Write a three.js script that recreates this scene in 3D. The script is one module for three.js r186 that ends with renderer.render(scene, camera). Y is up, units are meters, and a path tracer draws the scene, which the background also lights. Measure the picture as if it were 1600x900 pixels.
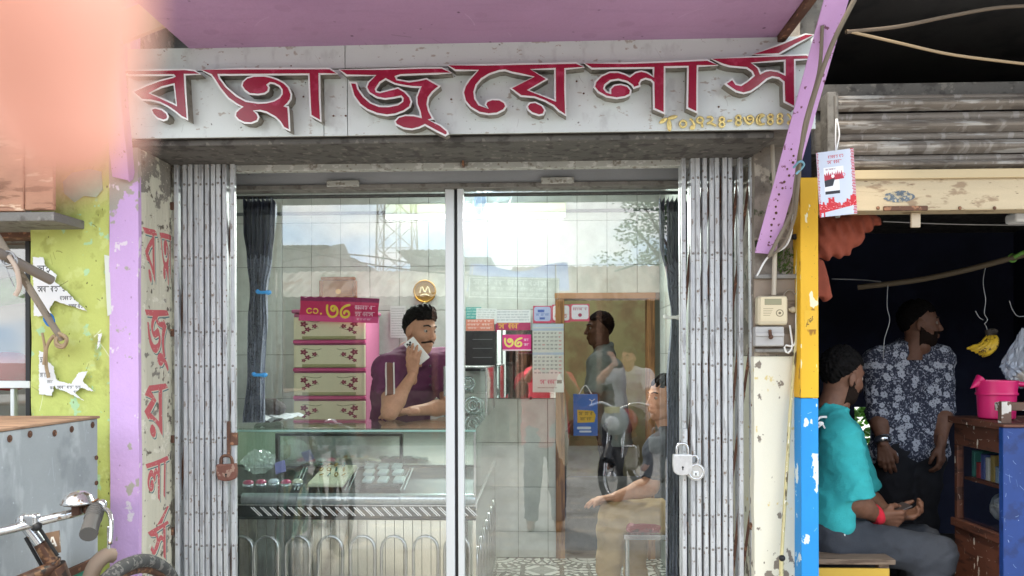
import * as THREE from 'three';
import { mergeGeometries } from 'three/addons/utils/BufferGeometryUtils.js';
import { RoundedBoxGeometry } from 'three/addons/geometries/RoundedBoxGeometry.js';
import { RectAreaLightUniformsLib } from 'three/addons/lights/RectAreaLightUniformsLib.js';

// ---------- camera: level, a phone held 3 m in front of the folding gate ----------
const scene = new THREE.Scene();
const FOCAL = 1200;
const camera = new THREE.PerspectiveCamera(2 * Math.atan(450 / FOCAL) * 180 / Math.PI, 16 / 9, 0.008, 900);
camera.position.set(0, 1.55, 3);
camera.rotation.set(0, 0.0384, -0.003, 'YXZ');
camera.setViewOffset(1600, 900, 0, -110, 1600, 900);
camera.focus = 3.4;
camera.userData.fStop = 9;
camera.updateMatrixWorld();

// ---------- sky: bright broken cloud ----------
function hash(x, y, s) {
  let h = (Math.imul(x, 374761393) + Math.imul(y, 668265263) + Math.imul(s, 1442695041)) | 0;
  h = Math.imul(h ^ (h >>> 13), 1274126177);
  h = Math.imul(h ^ (h >>> 15), 2246822519);
  return ((h ^ (h >>> 16)) >>> 0) / 4294967296;
}
function vnoise(x, y, s, per) {
  const xi = Math.floor(x), yi = Math.floor(y); let u = x - xi, v = y - yi;
  u = u * u * (3 - 2 * u); v = v * v * (3 - 2 * v);
  const w = (a) => per ? ((a % per) + per) % per : a;
  const x0 = w(xi), x1 = w(xi + 1), y0 = w(yi), y1 = w(yi + 1);
  const a = hash(x0, y0, s), b = hash(x1, y0, s), c = hash(x0, y1, s), d = hash(x1, y1, s);
  return a + (b - a) * u + (c - a) * v + (a - b - c + d) * u * v;
}
function fbm(x, y, oct, s, per) {
  let a = 0, m = 0, k = 0.5;
  for (let i = 0; i < oct; i++) { a += k * vnoise(x, y, s + i * 17, per); m += k; k *= 0.55; x *= 2; y *= 2; if (per) per *= 2; }
  return a / m;
}
const sstep = (a, b, x) => { const t = Math.min(1, Math.max(0, (x - a) / (b - a))); return t * t * (3 - 2 * t); };
{
  const W = 1024, H = 512, data = new Float32Array(W * H * 4);
  for (let j = 0; j < H; j++) for (let i = 0; i < W; i++) {
    const el = (j + 0.5) / H * Math.PI - Math.PI / 2, az = (i + 0.5) / W * 2 * Math.PI;
    const e = Math.max(0.02, Math.sin(Math.max(el, 0.02)) + 0.18);
    const cx = Math.cos(az) * Math.cos(el) / e, cy = Math.sin(az) * Math.cos(el) / e;
    const n = fbm(cx * 1.6 + 40, cy * 1.6 + 40, 6, 5);
    const cl = sstep(0.33, 0.54, n), n2 = fbm(cx * 3 + 11, cy * 3 + 71, 5, 9);
    const w = 1.02 + 0.26 * (n2 - 0.5);
    const k = (j * W + i) * 4;
    data[k] = 0.56 * (1 - cl) + w * cl; data[k + 1] = 0.76 * (1 - cl) + w * 1.005 * cl; data[k + 2] = 1.0 * (1 - cl) + w * 1.0 * cl; data[k + 3] = 1;
  }
  const sky = new THREE.DataTexture(data, W, H, THREE.RGBAFormat, THREE.FloatType);
  sky.mapping = THREE.EquirectangularReflectionMapping; sky.magFilter = THREE.LinearFilter; sky.needsUpdate = true;
  scene.background = sky; scene.environment = sky;
}
const sun = new THREE.DirectionalLight(0xfff3e0, 1.2);
sun.position.set(-12, 30, 16); sun.target.position.set(0, 0, 0);
sun.castShadow = true; sun.shadow.radius = 24; sun.shadow.mapSize.set(2048, 2048);
Object.assign(sun.shadow.camera, { left: -20, right: 20, top: 20, bottom: -20, near: 1, far: 90 });
scene.add(sun, sun.target);
const renderer = new THREE.WebGLRenderer();
renderer.toneMapping = THREE.LinearToneMapping;
renderer.toneMappingExposure = 3.6;
renderer.shadowMap.enabled = true;
RectAreaLightUniformsLib.init();

// ---------- helpers ----------
let seed = 12345;
const rnd = (a = 1, b) => { seed = (Math.imul(seed, 1664525) + 1013904223) >>> 0; const r = seed / 4294967296; return b === undefined ? r * a : a + r * (b - a); };
const V = (x, y, z) => new THREE.Vector3(x, y, z);
// a measured place: the point of the upright plane z that lies on a sight line of the survey
function at(u, v, z) {
  const d = V((u - 800) / FOCAL, -(v - 560) / FOCAL, -1).applyQuaternion(camera.quaternion);
  return camera.position.clone().addScaledVector(d, (z - camera.position.z) / d.z);
}
const X = (u, z) => at(u, 560, z).x, Y = (u, v, z) => at(u, v, z).y;
const taken = {};
const numbered = (n) => { if (!(n in taken)) { taken[n] = 0; return n; } taken[n]++; return n + '_' + String(taken[n]).padStart(3, '0'); };
const baseOf = new Map();
function thing(name, label, category, base = V(0, 0, 0), group) {
  const g = new THREE.Group(); g.name = numbered(name); g.position.copy(base); scene.add(g);
  g.userData = { label, category }; if (group) g.userData.group = group;
  baseOf.set(g, base.clone()); return g;
}
function mesh(geo, m) { const o = new THREE.Mesh(geo, m); o.castShadow = true; o.receiveShadow = true; return o; }
// geometry in scene metres; re-based on its thing
function part(name, geo, m, parent, label) {
  const g = Array.isArray(geo) ? join(geo) : geo, b = baseOf.get(parent);
  if (b.lengthSq()) g.translate(-b.x, -b.y, -b.z);
  const o = mesh(g, m); o.name = name; parent.add(o); baseOf.set(o, b); if (label) o.userData.label = label;
  return o;
}
function solo(name, geo, m, label, category, group) {
  const g = Array.isArray(geo) ? join(geo) : geo;
  const o = mesh(g, m); o.name = numbered(name); o.userData = { label, category }; if (group) o.userData.group = group;
  scene.add(o); baseOf.set(o, V(0, 0, 0)); return o;
}
function struct(name, geo, m) {
  const o = mesh(Array.isArray(geo) ? join(geo) : geo, m); o.name = numbered(name); o.userData = { kind: 'structure' };
  scene.add(o); baseOf.set(o, V(0, 0, 0)); return o;
}
function group3(name) { const g = new THREE.Group(); g.name = numbered(name); g.userData = { kind: 'structure' }; scene.add(g); baseOf.set(g, V(0, 0, 0)); return g; }
function shared(name, geo, m, parent, x, y, z, ry = 0) { const o = mesh(geo, m); o.name = name; const b = baseOf.get(parent); o.position.set(x - b.x, y - b.y, z - b.z); o.rotation.y = ry; parent.add(o); baseOf.set(o, b); return o; }

// uv in metres, by the way each face points
function uvm(geo) {
  const g = geo.index ? geo.toNonIndexed() : geo, p = g.attributes.position, n = g.attributes.normal, uv = new Float32Array(p.count * 2);
  for (let i = 0; i < p.count; i += 3) {
    let nx = 0, ny = 0, nz = 0;
    for (let k = 0; k < 3; k++) { nx += n.getX(i + k); ny += n.getY(i + k); nz += n.getZ(i + k); }
    nx = Math.abs(nx); ny = Math.abs(ny); nz = Math.abs(nz);
    for (let k = 0; k < 3; k++) {
      const x = p.getX(i + k), y = p.getY(i + k), z = p.getZ(i + k), q = (i + k) * 2;
      if (nz >= nx && nz >= ny) { uv[q] = x; uv[q + 1] = y; } else if (nx >= ny) { uv[q] = z + 0.37; uv[q + 1] = y; } else { uv[q] = x; uv[q + 1] = z; }
    }
  }
  g.setAttribute('uv', new THREE.BufferAttribute(uv, 2));
  for (const k of Object.keys(g.attributes)) if (!['position', 'normal', 'uv'].includes(k)) g.deleteAttribute(k);
  return g;
}
const join = (a) => a.length === 1 ? a[0] : mergeGeometries(a);
function bx(x0, y0, z0, x1, y1, z1, r = 0.003) {
  const w = Math.abs(x1 - x0), h = Math.abs(y1 - y0), d = Math.abs(z1 - z0);
  r = Math.min(r, w * 0.4, h * 0.4, d * 0.4);
  const g = r > 0 ? new RoundedBoxGeometry(w, h, d, 1, r) : new THREE.BoxGeometry(w, h, d);
  g.translate((x0 + x1) / 2, (y0 + y1) / 2, (z0 + z1) / 2);
  return uvm(g);
}
const boxAt = (c, w, h, d, r) => bx(c.x - w / 2, c.y - h / 2, c.z - d / 2, c.x + w / 2, c.y + h / 2, c.z + d / 2, r);
function between(geo, a, b) { // a geometry along +y, length 1, set between two points
  const d = b.clone().sub(a), L = d.length();
  geo.scale(1, L, 1); geo.translate(0, L / 2, 0);
  geo.applyQuaternion(new THREE.Quaternion().setFromUnitVectors(V(0, 1, 0), d.normalize())); geo.translate(a.x, a.y, a.z); return geo;
}
const cyl = (a, b, r0, r1 = r0, seg = 12) => uvm(between(new THREE.CylinderGeometry(r1, r0, 1, seg), a, b));
const bar = (a, b, w, d, r = 0.002) => { const L = a.distanceTo(b); const g = new RoundedBoxGeometry(w, L, d, 1, Math.min(r, w * 0.4, d * 0.4)); g.translate(0, L / 2, 0); g.applyQuaternion(new THREE.Quaternion().setFromUnitVectors(V(0, 1, 0), b.clone().sub(a).normalize())); g.translate(a.x, a.y, a.z); return uvm(g); };
const tube = (pts, r, seg = 24, rad = 6, closed = false) => uvm(new THREE.TubeGeometry(new THREE.CatmullRomCurve3(pts, closed), seg, r, rad, closed));
const ball = (c, r, sx = 1, sy = 1, sz = 1, seg = 14) => { const g = new THREE.SphereGeometry(r, seg, Math.max(6, seg * 0.7 | 0)); g.scale(sx, sy, sz); g.translate(c.x, c.y, c.z); return uvm(g); };
const lathe = (prof, c, seg = 20) => { const g = new THREE.LatheGeometry(prof.map(([r, y]) => new THREE.Vector2(r, y)), seg); g.translate(c.x, c.y, c.z); return uvm(g); };
const torus = (c, R, r, seg = 32, rad = 8, q) => { const g = new THREE.TorusGeometry(R, r, rad, seg); if (q) g.applyQuaternion(q); g.translate(c.x, c.y, c.z); return uvm(g); };
// plate from an outline in x,y, front face at z
function plate(pts, z, depth, holes = [], bevel = 0) {
  const s = new THREE.Shape(pts.map((p) => new THREE.Vector2(p[0], p[1])));
  for (const h of holes) s.holes.push(new THREE.Path(h.map((p) => new THREE.Vector2(p[0], p[1]))));
  const g = new THREE.ExtrudeGeometry(s, { depth: depth - bevel, bevelEnabled: bevel > 0, bevelThickness: bevel, bevelSize: bevel, bevelOffset: -bevel, bevelSegments: 1, curveSegments: 6 });
  g.translate(0, 0, z - depth); return uvm(g);
}
// a printed sheet with 0..1 uv on its face, through an optional turn
function sheet(c, w, h, { rx = 0, ry = 0, rz = 0, t = 0.002, bend = 0, seg = 1 } = {}) {
  const g = seg > 1 || bend ? new THREE.PlaneGeometry(w, h, seg, seg) : new THREE.BoxGeometry(w, h, t);
  if (bend) { const p = g.attributes.position; for (let i = 0; i < p.count; i++) { const x = p.getX(i) / w, y = p.getY(i) / h; p.setZ(i, bend * (Math.sin(x * 5 + y * 2) * 0.5 + (x * x) * 1.2 + 0.5 * Math.sin(y * 7 + x * 3))); } g.computeVertexNormals(); }
  g.rotateX(rx); g.rotateY(ry); g.rotateZ(rz); g.translate(c.x, c.y, c.z);
  return g;
}
// box with an uneven, hand-plastered surface
function rough(x0, y0, z0, x1, y1, z1, amp = 0.004, step = 0.04, freq = 6) {
  const w = x1 - x0, h = y1 - y0, d = z1 - z0, n = (l) => Math.max(1, Math.round(l / step));
  const g0 = new THREE.BoxGeometry(w, h, d, n(w), n(h), n(d)); g0.translate((x0 + x1) / 2, (y0 + y1) / 2, (z0 + z1) / 2);
  const p = g0.attributes.position;
  for (let i = 0; i < p.count; i++) {
    const x = p.getX(i), y = p.getY(i), z = p.getZ(i);
    const f = (s) => (fbm(x * freq + z * freq * 1.3 + s * 7, y * freq + z * freq * 0.7 + s * 3, 3, 31 + s) - 0.5) * 2 * amp;
    p.setXYZ(i, x + f(1), y + f(2) * 0.5, z + f(3));
  }
  g0.computeVertexNormals(); return uvm(g0);
}

// ---------- textures ----------
const css = (c, a = 1) => `rgba(${c[0] | 0},${c[1] | 0},${c[2] | 0},${a})`;
function canvasTex(w, h, draw, repeat) {
  const c = document.createElement('canvas'); c.width = w; c.height = h; draw(c.getContext('2d'), w, h);
  const t = new THREE.CanvasTexture(c); t.colorSpace = THREE.SRGBColorSpace; t.wrapS = t.wrapT = THREE.RepeatWrapping; t.magFilter = THREE.LinearFilter;
  if (repeat) t.repeat.set(1 / repeat[0], 1 / repeat[1]); t.needsUpdate = true; return t;
}
// painted or weathered matter: tone noise, patches with their own outline, specks, scratches
let NEUTRAL = null;
function surf(o) { // even matter shares one tone map; the rest is drawn
  if (!o.layers && !o.specks && !o.scratches && !o.draw) {
    NEUTRAL ||= drawn({ base: [236, 236, 236], tone: 0.07, freq: 8, s: 2 });
    const t = NEUTRAL.clone(); t.repeat.set(1 / (o.size || [1, 1])[0], 1 / (o.size || [1, 1])[1]); return { base: o.base, tex: t };
  }
  return drawn(o);
}
function drawn({ w = 512, h = 512, base, tone = 0.08, freq = 4, layers = [], specks = [], scratches = [], size = [1, 1], draw, s = 1 }) {
  return canvasTex(w, h, (ctx) => {
    const im = ctx.createImageData(w, h), d = im.data;
    for (let j = 0; j < h; j++) for (let i = 0; i < w; i++) {
      const u = i / w, v = j / h, k = (j * w + i) * 4;
      const t = 1 + tone * 2 * (fbm(u * freq, v * freq, 4, s, freq) - 0.5) + tone * 0.7 * (hash(i, j, s) - 0.5);
      let r = base[0] * t, g = base[1] * t, b = base[2] * t;
      for (const L of layers) {
        const fx = L.fx || L.f || 4, fy = L.fy || L.f || 4;
        let n = fbmXY(u * fx, v * fy, L.o || 5, L.s || 3, fx, fy);
        if (L.where) n += L.where(u, 1 - v);
        const a = sstep(L.thr, L.thr + (L.soft ?? 0.03), n) * (L.a ?? 1);
        if (a > 0) { r += (L.c[0] * t - r) * a; g += (L.c[1] * t - g) * a; b += (L.c[2] * t - b) * a; }
      }
      d[k] = r; d[k + 1] = g; d[k + 2] = b; d[k + 3] = 255;
    }
    ctx.putImageData(im, 0, 0);
    for (const S of specks) for (let i = 0; i < S.n; i++) { ctx.fillStyle = css(S.c, S.a ?? rnd(0.4, 1)); ctx.beginPath(); ctx.ellipse(rnd(w), rnd(h), S.r * rnd(0.3, 1.2), S.r * rnd(0.3, 1.2), rnd(3), 0, 7); ctx.fill(); }
    for (const S of scratches) for (let i = 0; i < S.n; i++) {
      const x = rnd(w), y = rnd(h), a = (S.ang ?? 0) + rnd(-1, 1) * (S.dev ?? 3), L = S.len * rnd(0.3, 1.2); ctx.strokeStyle = css(S.c, S.a ?? rnd(0.3, 0.9)); ctx.lineWidth = S.w * rnd(0.4, 1.2); ctx.lineCap = 'round';
      ctx.beginPath(); ctx.moveTo(x, y); ctx.quadraticCurveTo(x + Math.cos(a) * L / 2 + rnd(-4, 4), y + Math.sin(a) * L / 2 + rnd(-4, 4), x + Math.cos(a) * L, y + Math.sin(a) * L); ctx.stroke();
    }
    if (draw) draw(ctx, w, h);
  }, size);
}
function fbmXY(x, y, oct, s, px, py) {
  let a = 0, m = 0, k = 0.5;
  for (let i = 0; i < oct; i++) { a += k * vnoise2(x, y, s + i * 17, px, py); m += k; k *= 0.55; x *= 2; y *= 2; px *= 2; py *= 2; }
  return a / m;
}
function vnoise2(x, y, s, px, py) {
  const xi = Math.floor(x), yi = Math.floor(y); let u = x - xi, v = y - yi; u = u * u * (3 - 2 * u); v = v * v * (3 - 2 * v);
  const x0 = xi % px, x1 = (xi + 1) % px, y0 = yi % py, y1 = (yi + 1) % py;
  const a = hash(x0, y0, s), b = hash(x1, y0, s), c = hash(x0, y1, s), d = hash(x1, y1, s);
  return a + (b - a) * u + (c - a) * v + (a - b - c + d) * u * v;
}
function bumpTex(freq, oct, size, s = 3, fy) {
  const N = 256, data = new Uint8Array(N * N * 4);
  for (let j = 0; j < N; j++) for (let i = 0; i < N; i++) { const v = fbmXY(i / N * freq, j / N * (fy || freq), oct, s, freq, fy || freq) * 255, k = (j * N + i) * 4; data[k] = data[k + 1] = data[k + 2] = v; data[k + 3] = 255; }
  const t = new THREE.DataTexture(data, N, N); t.wrapS = t.wrapT = THREE.RepeatWrapping; t.magFilter = THREE.LinearFilter; t.repeat.set(1 / size, 1 / size); t.needsUpdate = true; return t;
}
const BUMP = { fine: bumpTex(24, 4, 0.3), plaster: bumpTex(8, 6, 0.5, 8), weave: bumpTex(64, 2, 0.12, 5), cloth: bumpTex(10, 5, 0.35, 15), brushed: bumpTex(4, 3, 0.25, 6, 64) };
const col = (c) => new THREE.Color().setRGB(c[0] / 255, c[1] / 255, c[2] / 255, THREE.SRGBColorSpace);
function mat(c, roughness = 0.7, o = {}) {
  const { phys, ...rest } = o;
  const M = phys ? THREE.MeshPhysicalMaterial : THREE.MeshStandardMaterial;
  if (c.tex) return new M({ color: col(c.base), map: c.tex, roughness, ...rest });
  return new M({ color: Array.isArray(c) ? col(c) : 0xffffff, map: Array.isArray(c) ? null : c, roughness, ...rest });
}

// ---------- materials of the shop fronts ----------
const M = {
  gate: mat(surf({ base: [190, 192, 193], tone: 0.08, freq: 8, s: 4, size: [0.7, 0.7], layers: [{ c: [128, 126, 126], fx: 48, fy: 7, thr: 0.58, soft: 0.14, a: 0.65, s: 41 }, { c: [112, 92, 78], f: 30, thr: 0.69, soft: 0.06, a: 0.85, s: 12 }, { c: [160, 164, 170], fx: 40, fy: 5, thr: 0.52, soft: 0.16, a: 0.5, s: 61 }], specks: [{ c: [80, 66, 56], n: 130, r: 1.6 }], scratches: [{ c: [124, 120, 118], n: 60, len: 26, w: 1.2, ang: 1.57, dev: 0.5 }] }), 0.5, { metalness: 0.15 }),
  rivet: mat([136, 130, 126], 0.5, { metalness: 0.4 }),
  rail: mat(surf({ base: [172, 172, 166], tone: 0.1, s: 7, size: [0.6, 0.3], layers: [{ c: [112, 102, 90], fx: 36, fy: 14, thr: 0.56, soft: 0.12, a: 0.7, s: 25 }, { c: [204, 204, 200], f: 20, thr: 0.6, soft: 0.06, a: 0.8, s: 2 }] }), 0.75, { bumpMap: BUMP.fine, bumpScale: 0.002 }),
  greyBoard: mat(surf({ base: [168, 170, 174], tone: 0.08, s: 17, size: [1, 0.5], specks: [{ c: [60, 58, 56], n: 20, r: 3 }] }), 0.6),
  moulding: mat(surf({ base: [124, 121, 116], tone: 0.14, s: 18, size: [1, 0.3], layers: [{ c: [78, 72, 66], fx: 30, fy: 8, thr: 0.54, soft: 0.2, a: 0.6, s: 8 }, { c: [150, 146, 140], fx: 40, fy: 10, thr: 0.6, soft: 0.1, a: 0.5, s: 38 }], scratches: [{ c: [70, 64, 58], n: 30, len: 40, w: 1.2, ang: 0, dev: 0.3 }] }), 0.8, { bumpMap: BUMP.fine, bumpScale: 0.002 }),
  board: mat(surf({ w: 1024, h: 512, base: [208, 215, 212], tone: 0.03, freq: 4, s: 3, size: [1.2, 0.6], layers: [{ c: [176, 180, 178], fx: 24, fy: 8, thr: 0.6, soft: 0.22, a: 0.5, s: 4 }, { c: [150, 138, 124], f: 44, thr: 0.72, soft: 0.05, a: 0.6, s: 23 }], specks: [{ c: [50, 46, 44], n: 40, r: 2.8 }, { c: [120, 114, 108], n: 200, r: 1.4, a: 0.5 }], scratches: [{ c: [130, 130, 128], n: 30, len: 30, w: 0.9 }] }), 0.42, { metalness: 0.1 }),
  red: mat(surf({ base: [142, 18, 48], tone: 0.06, s: 5, size: [0.4, 0.4], layers: [{ c: [174, 66, 94], f: 6, thr: 0.58, soft: 0.16, a: 0.6, s: 3 }], specks: [{ c: [110, 20, 48], n: 30, r: 3, a: 0.4 }], scratches: [{ c: [205, 150, 165], n: 14, len: 16, w: 1.2 }] }), 0.25),
  steelTrim: mat([228, 228, 226], 0.35, { metalness: 0.2 }),
  letterSide: mat(surf({ base: [138, 132, 122], tone: 0.1, s: 6, size: [0.2, 0.2], layers: [{ c: [96, 88, 78], f: 10, thr: 0.56, soft: 0.15, a: 0.7, s: 3 }] }), 0.5, { metalness: 0.4 }),
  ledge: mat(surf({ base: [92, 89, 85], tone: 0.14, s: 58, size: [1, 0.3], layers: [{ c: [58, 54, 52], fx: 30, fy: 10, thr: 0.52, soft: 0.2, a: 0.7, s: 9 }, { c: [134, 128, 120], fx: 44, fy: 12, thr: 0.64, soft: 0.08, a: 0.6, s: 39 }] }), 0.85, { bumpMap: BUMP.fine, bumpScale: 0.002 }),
  gold: mat(surf({ base: [232, 212, 140], tone: 0.12, s: 5, size: [0.1, 0.1], layers: [{ c: [170, 132, 60], f: 8, thr: 0.64, soft: 0.1, a: 0.6, s: 3 }] }), 0.4, { metalness: 0.3 }),
  purple: mat(surf({ base: [176, 138, 174], tone: 0.05, s: 6, size: [1.4, 1.4], layers: [{ c: [160, 120, 158], f: 4, thr: 0.5, soft: 0.3, a: 0.5, s: 3 }], specks: [{ c: [90, 60, 86], n: 60, r: 1.8 }, { c: [150, 112, 146], n: 40, r: 9, a: 0.25 }], scratches: [{ c: [214, 184, 214], n: 14, len: 30, w: 0.8 }, { c: [156, 116, 152], n: 160, len: 70, w: 5, a: 0.12, ang: 0.05, dev: 0.15 }, { c: [92, 66, 84], n: 10, len: 46, w: 1 }] }), 0.6, { bumpMap: BUMP.plaster, bumpScale: 0.003 }),
  strut: mat(surf({ base: [204, 160, 212], tone: 0.05, s: 26, size: [0.4, 0.4], layers: [{ c: [120, 74, 100], f: 24, thr: 0.73, soft: 0.03, s: 13 }], specks: [{ c: [110, 64, 84], n: 70, r: 2.4 }], scratches: [{ c: [230, 206, 234], n: 20, len: 20, w: 1 }] }), 0.6),
  pillarPurple: mat(surf({ w: 256, h: 1024, base: [206, 170, 218], tone: 0.04, s: 8, size: [0.5, 2.6], layers: [{ c: [172, 166, 156], fx: 8, fy: 40, thr: 0.74, soft: 0.03, s: 33, where: (u, v) => sstep(0.76, 0.86, v) * 0.5 }, { c: [226, 214, 224], fx: 12, fy: 56, thr: 0.72, soft: 0.02, s: 3 }], specks: [{ c: [120, 90, 120], n: 50, r: 1.4 }] }), 0.8, { bumpMap: BUMP.plaster, bumpScale: 0.006 }),
  concrete: mat(surf({ base: [136, 127, 116], tone: 0.16, s: 10, size: [0.7, 0.7], layers: [{ c: [92, 84, 76], f: 8, thr: 0.5, soft: 0.25, a: 0.7, s: 3 }, { c: [178, 168, 152], f: 18, thr: 0.62, soft: 0.08, a: 0.8, s: 31 }, { c: [60, 66, 44], f: 12, thr: 0.72, soft: 0.08, s: 7 }], specks: [{ c: [56, 50, 44], n: 120, r: 2 }] }), 0.9, { bumpMap: BUMP.plaster, bumpScale: 0.012 }),
  cream: mat(surf({ h: 1024, base: [222, 218, 200], tone: 0.035, s: 12, size: [0.6, 1.9], layers: [{ c: [128, 118, 106], fx: 16, fy: 40, thr: 0.72, soft: 0.04, s: 8, where: (u, v) => 0.3 * sstep(0.42, 0.3, v) }, { c: [206, 178, 96], fx: 14, fy: 40, thr: 0.74, soft: 0.06, a: 0.6, s: 21 }], specks: [{ c: [80, 70, 56], n: 40, r: 2.4 }] }), 0.75, { bumpMap: BUMP.plaster, bumpScale: 0.004 }),
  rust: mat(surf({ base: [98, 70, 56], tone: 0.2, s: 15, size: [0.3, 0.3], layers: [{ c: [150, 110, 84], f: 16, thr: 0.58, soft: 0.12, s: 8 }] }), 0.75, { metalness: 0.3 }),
  alu: mat([222, 225, 226], 0.38, { metalness: 0.2 }),
  aluDark: mat([40, 40, 42], 0.5, { metalness: 0.3 }),
  glass: new THREE.MeshPhysicalMaterial({ color: 0xffffff, transmission: 1, thickness: 0, roughness: 0, ior: 1.8 }),
  rope: mat([168, 146, 116], 0.9), cable: mat([124, 114, 100], 0.7), black: mat([22, 22, 24], 0.6), white: mat([228, 228, 226], 0.5),
  chrome: mat([205, 206, 208], 0.18, { metalness: 0.95 }),
};

// ---------- the raised letters of the shop sign: outlines measured on the board ----------
const GLYPH = [
  { o: [190, 90], s: 7.5, outer: [[-20, 150], [400, 145], [740, 138], [856, 150], [925, 195], [742, 203], [752, 400], [775, 730], [700, 695], [620, 630], [540, 575], [450, 530], [350, 505], [240, 497], [130, 402], [300, 325], [450, 270], [600, 232], [622, 222], [610, 208], [80, 210], [-20, 160]], holes: [[[330, 418], [470, 350], [615, 315], [645, 560], [600, 535], [480, 480]]], dots: [[[345, 605], [400, 588], [480, 610], [530, 650], [548, 690], [535, 725], [490, 740], [420, 715], [370, 665]]] },
  { o: [310, 90], s: 7.5, outer: [[25, 143], [500, 130], [1545, 128], [1630, 192], [1420, 195], [1425, 470], [1437, 748], [1315, 682], [1303, 450], [1293, 199], [825, 203], [240, 206], [250, 240], [330, 345], [450, 450], [560, 510], [700, 532], [800, 528], [890, 505], [950, 470], [980, 425], [978, 380], [950, 340], [890, 308], [842, 300], [812, 322], [830, 350], [820, 395], [780, 425], [700, 437], [600, 430], [540, 385], [508, 335], [520, 285], [570, 240], [650, 217], [770, 214], [850, 228], [940, 260], [1010, 300], [1060, 350], [1093, 430], [1085, 490], [1050, 540], [1012, 570], [1055, 577], [1062, 660], [1072, 857], [1000, 825], [960, 760], [900, 700], [800, 645], [720, 625], [650, 625], [690, 655], [710, 700], [690, 745], [620, 772], [540, 768], [470, 735], [430, 690], [440, 640], [480, 600], [515, 580], [450, 550], [350, 480], [260, 370], [190, 260], [150, 205]] },
  { o: [530, 90], s: 7.5, outer: [[0, 142], [500, 135], [975, 122], [1205, 120], [1318, 180], [1125, 193], [715, 208], [665, 228], [678, 258], [825, 282], [925, 268], [1025, 247], [1180, 335], [1095, 408], [1050, 468], [1035, 548], [1055, 628], [1105, 722], [1048, 730], [1185, 792], [1265, 858], [1280, 893], [1245, 917], [1145, 868], [1005, 792], [945, 822], [855, 845], [755, 832], [665, 788], [650, 748], [695, 698], [775, 675], [875, 678], [955, 697], [945, 638], [910, 548], [905, 468], [950, 350], [855, 347], [725, 327], [650, 310], [545, 256], [480, 295], [430, 370], [440, 400], [480, 408], [570, 385], [690, 355], [770, 400], [830, 465], [850, 520], [830, 580], [760, 630], [660, 668], [560, 680], [440, 660], [330, 615], [240, 550], [170, 450], [125, 293], [205, 297], [225, 370], [290, 460], [370, 530], [470, 570], [580, 572], [690, 550], [740, 515], [745, 480], [725, 458], [640, 475], [540, 488], [440, 470], [350, 415], [318, 350], [340, 290], [425, 212], [85, 212]] },
  { o: [690, 85], s: 7.5, outer: [[70, 128], [500, 122], [975, 112], [1580, 100], [1672, 152], [1450, 174], [1450, 420], [1457, 717], [1370, 665], [1310, 605], [1210, 550], [1090, 505], [930, 492], [805, 398], [1080, 265], [950, 240], [820, 215], [745, 190], [680, 195], [560, 235], [470, 290], [410, 360], [385, 440], [395, 520], [440, 590], [545, 635], [510, 590], [530, 550], [590, 527], [680, 530], [740, 565], [760, 610], [730, 655], [650, 695], [550, 705], [440, 685], [340, 625], [275, 550], [250, 450], [275, 370], [330, 290], [425, 190], [160, 190]], holes: [[[1045, 178], [1325, 172], [1328, 540], [1015, 420], [1240, 292]]], dots: [[[998, 610], [1030, 568], [1100, 560], [1180, 600], [1215, 655], [1195, 705], [1140, 717], [1060, 692], [1012, 652]]] },
  { o: [910, 80], s: 7.5, outer: [[22, 142], [500, 140], [975, 125], [1465, 103], [1590, 166], [1350, 178], [1346, 450], [1345, 722], [1225, 667], [1230, 420], [1233, 185], [965, 190], [964, 460], [963, 732], [835, 677], [832, 500], [830, 370], [800, 340], [740, 325], [690, 345], [670, 380], [675, 410], [600, 435], [580, 400], [520, 360], [420, 335], [330, 350], [265, 400], [255, 440], [285, 478], [325, 490], [325, 445], [370, 400], [450, 388], [530, 410], [570, 460], [560, 510], [500, 540], [400, 555], [280, 535], [180, 480], [135, 420], [150, 360], [220, 290], [320, 245], [420, 245], [500, 270], [555, 298], [620, 250], [690, 232], [760, 250], [830, 298], [830, 200], [110, 208]] },
  { o: [1100, 50], s: 6, outer: [[66, 252], [500, 230], [960, 212], [1022, 254], [852, 264], [852, 450], [852, 707], [750, 655], [746, 540], [745, 470], [700, 435], [640, 425], [590, 445], [520, 505], [440, 560], [370, 578], [300, 560], [240, 520], [195, 487], [265, 440], [300, 490], [345, 500], [400, 465], [465, 410], [450, 375], [400, 340], [340, 335], [240, 325], [170, 305]], holes: [[[445, 292], [755, 270], [755, 400], [690, 370], [620, 358], [575, 365], [528, 388], [510, 340]]], dots: [[[458, 211], [690, 125], [950, 18], [1032, 28], [860, 120], [700, 211]]] },
];
const signed = (p) => { let a = 0; for (let i = 0; i < p.length; i++) { const q = p[(i + 1) % p.length]; a += p[i][0] * q[1] - q[0] * p[i][1]; } return a / 2; };
function offset(p, d) { // moves an outline outwards by d
  const s = signed(p) > 0 ? 1 : -1, n = p.length;
  return p.map((b, i) => {
    const a = p[(i + n - 1) % n], c = p[(i + 1) % n];
    const e = (q, r) => { const x = r[0] - q[0], y = r[1] - q[1], l = Math.hypot(x, y) || 1; return [y / l * s, -x / l * s]; };
    const n1 = e(a, b), n2 = e(b, c), mx = n1[0] + n2[0], my = n1[1] + n2[1], m = mx * mx + my * my, k = Math.min(2 / Math.max(m, 0.05), 1.6);
    return [b[0] + mx * k * d * Math.min(1, 1.0), b[1] + my * k * d];
  });
}

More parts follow.
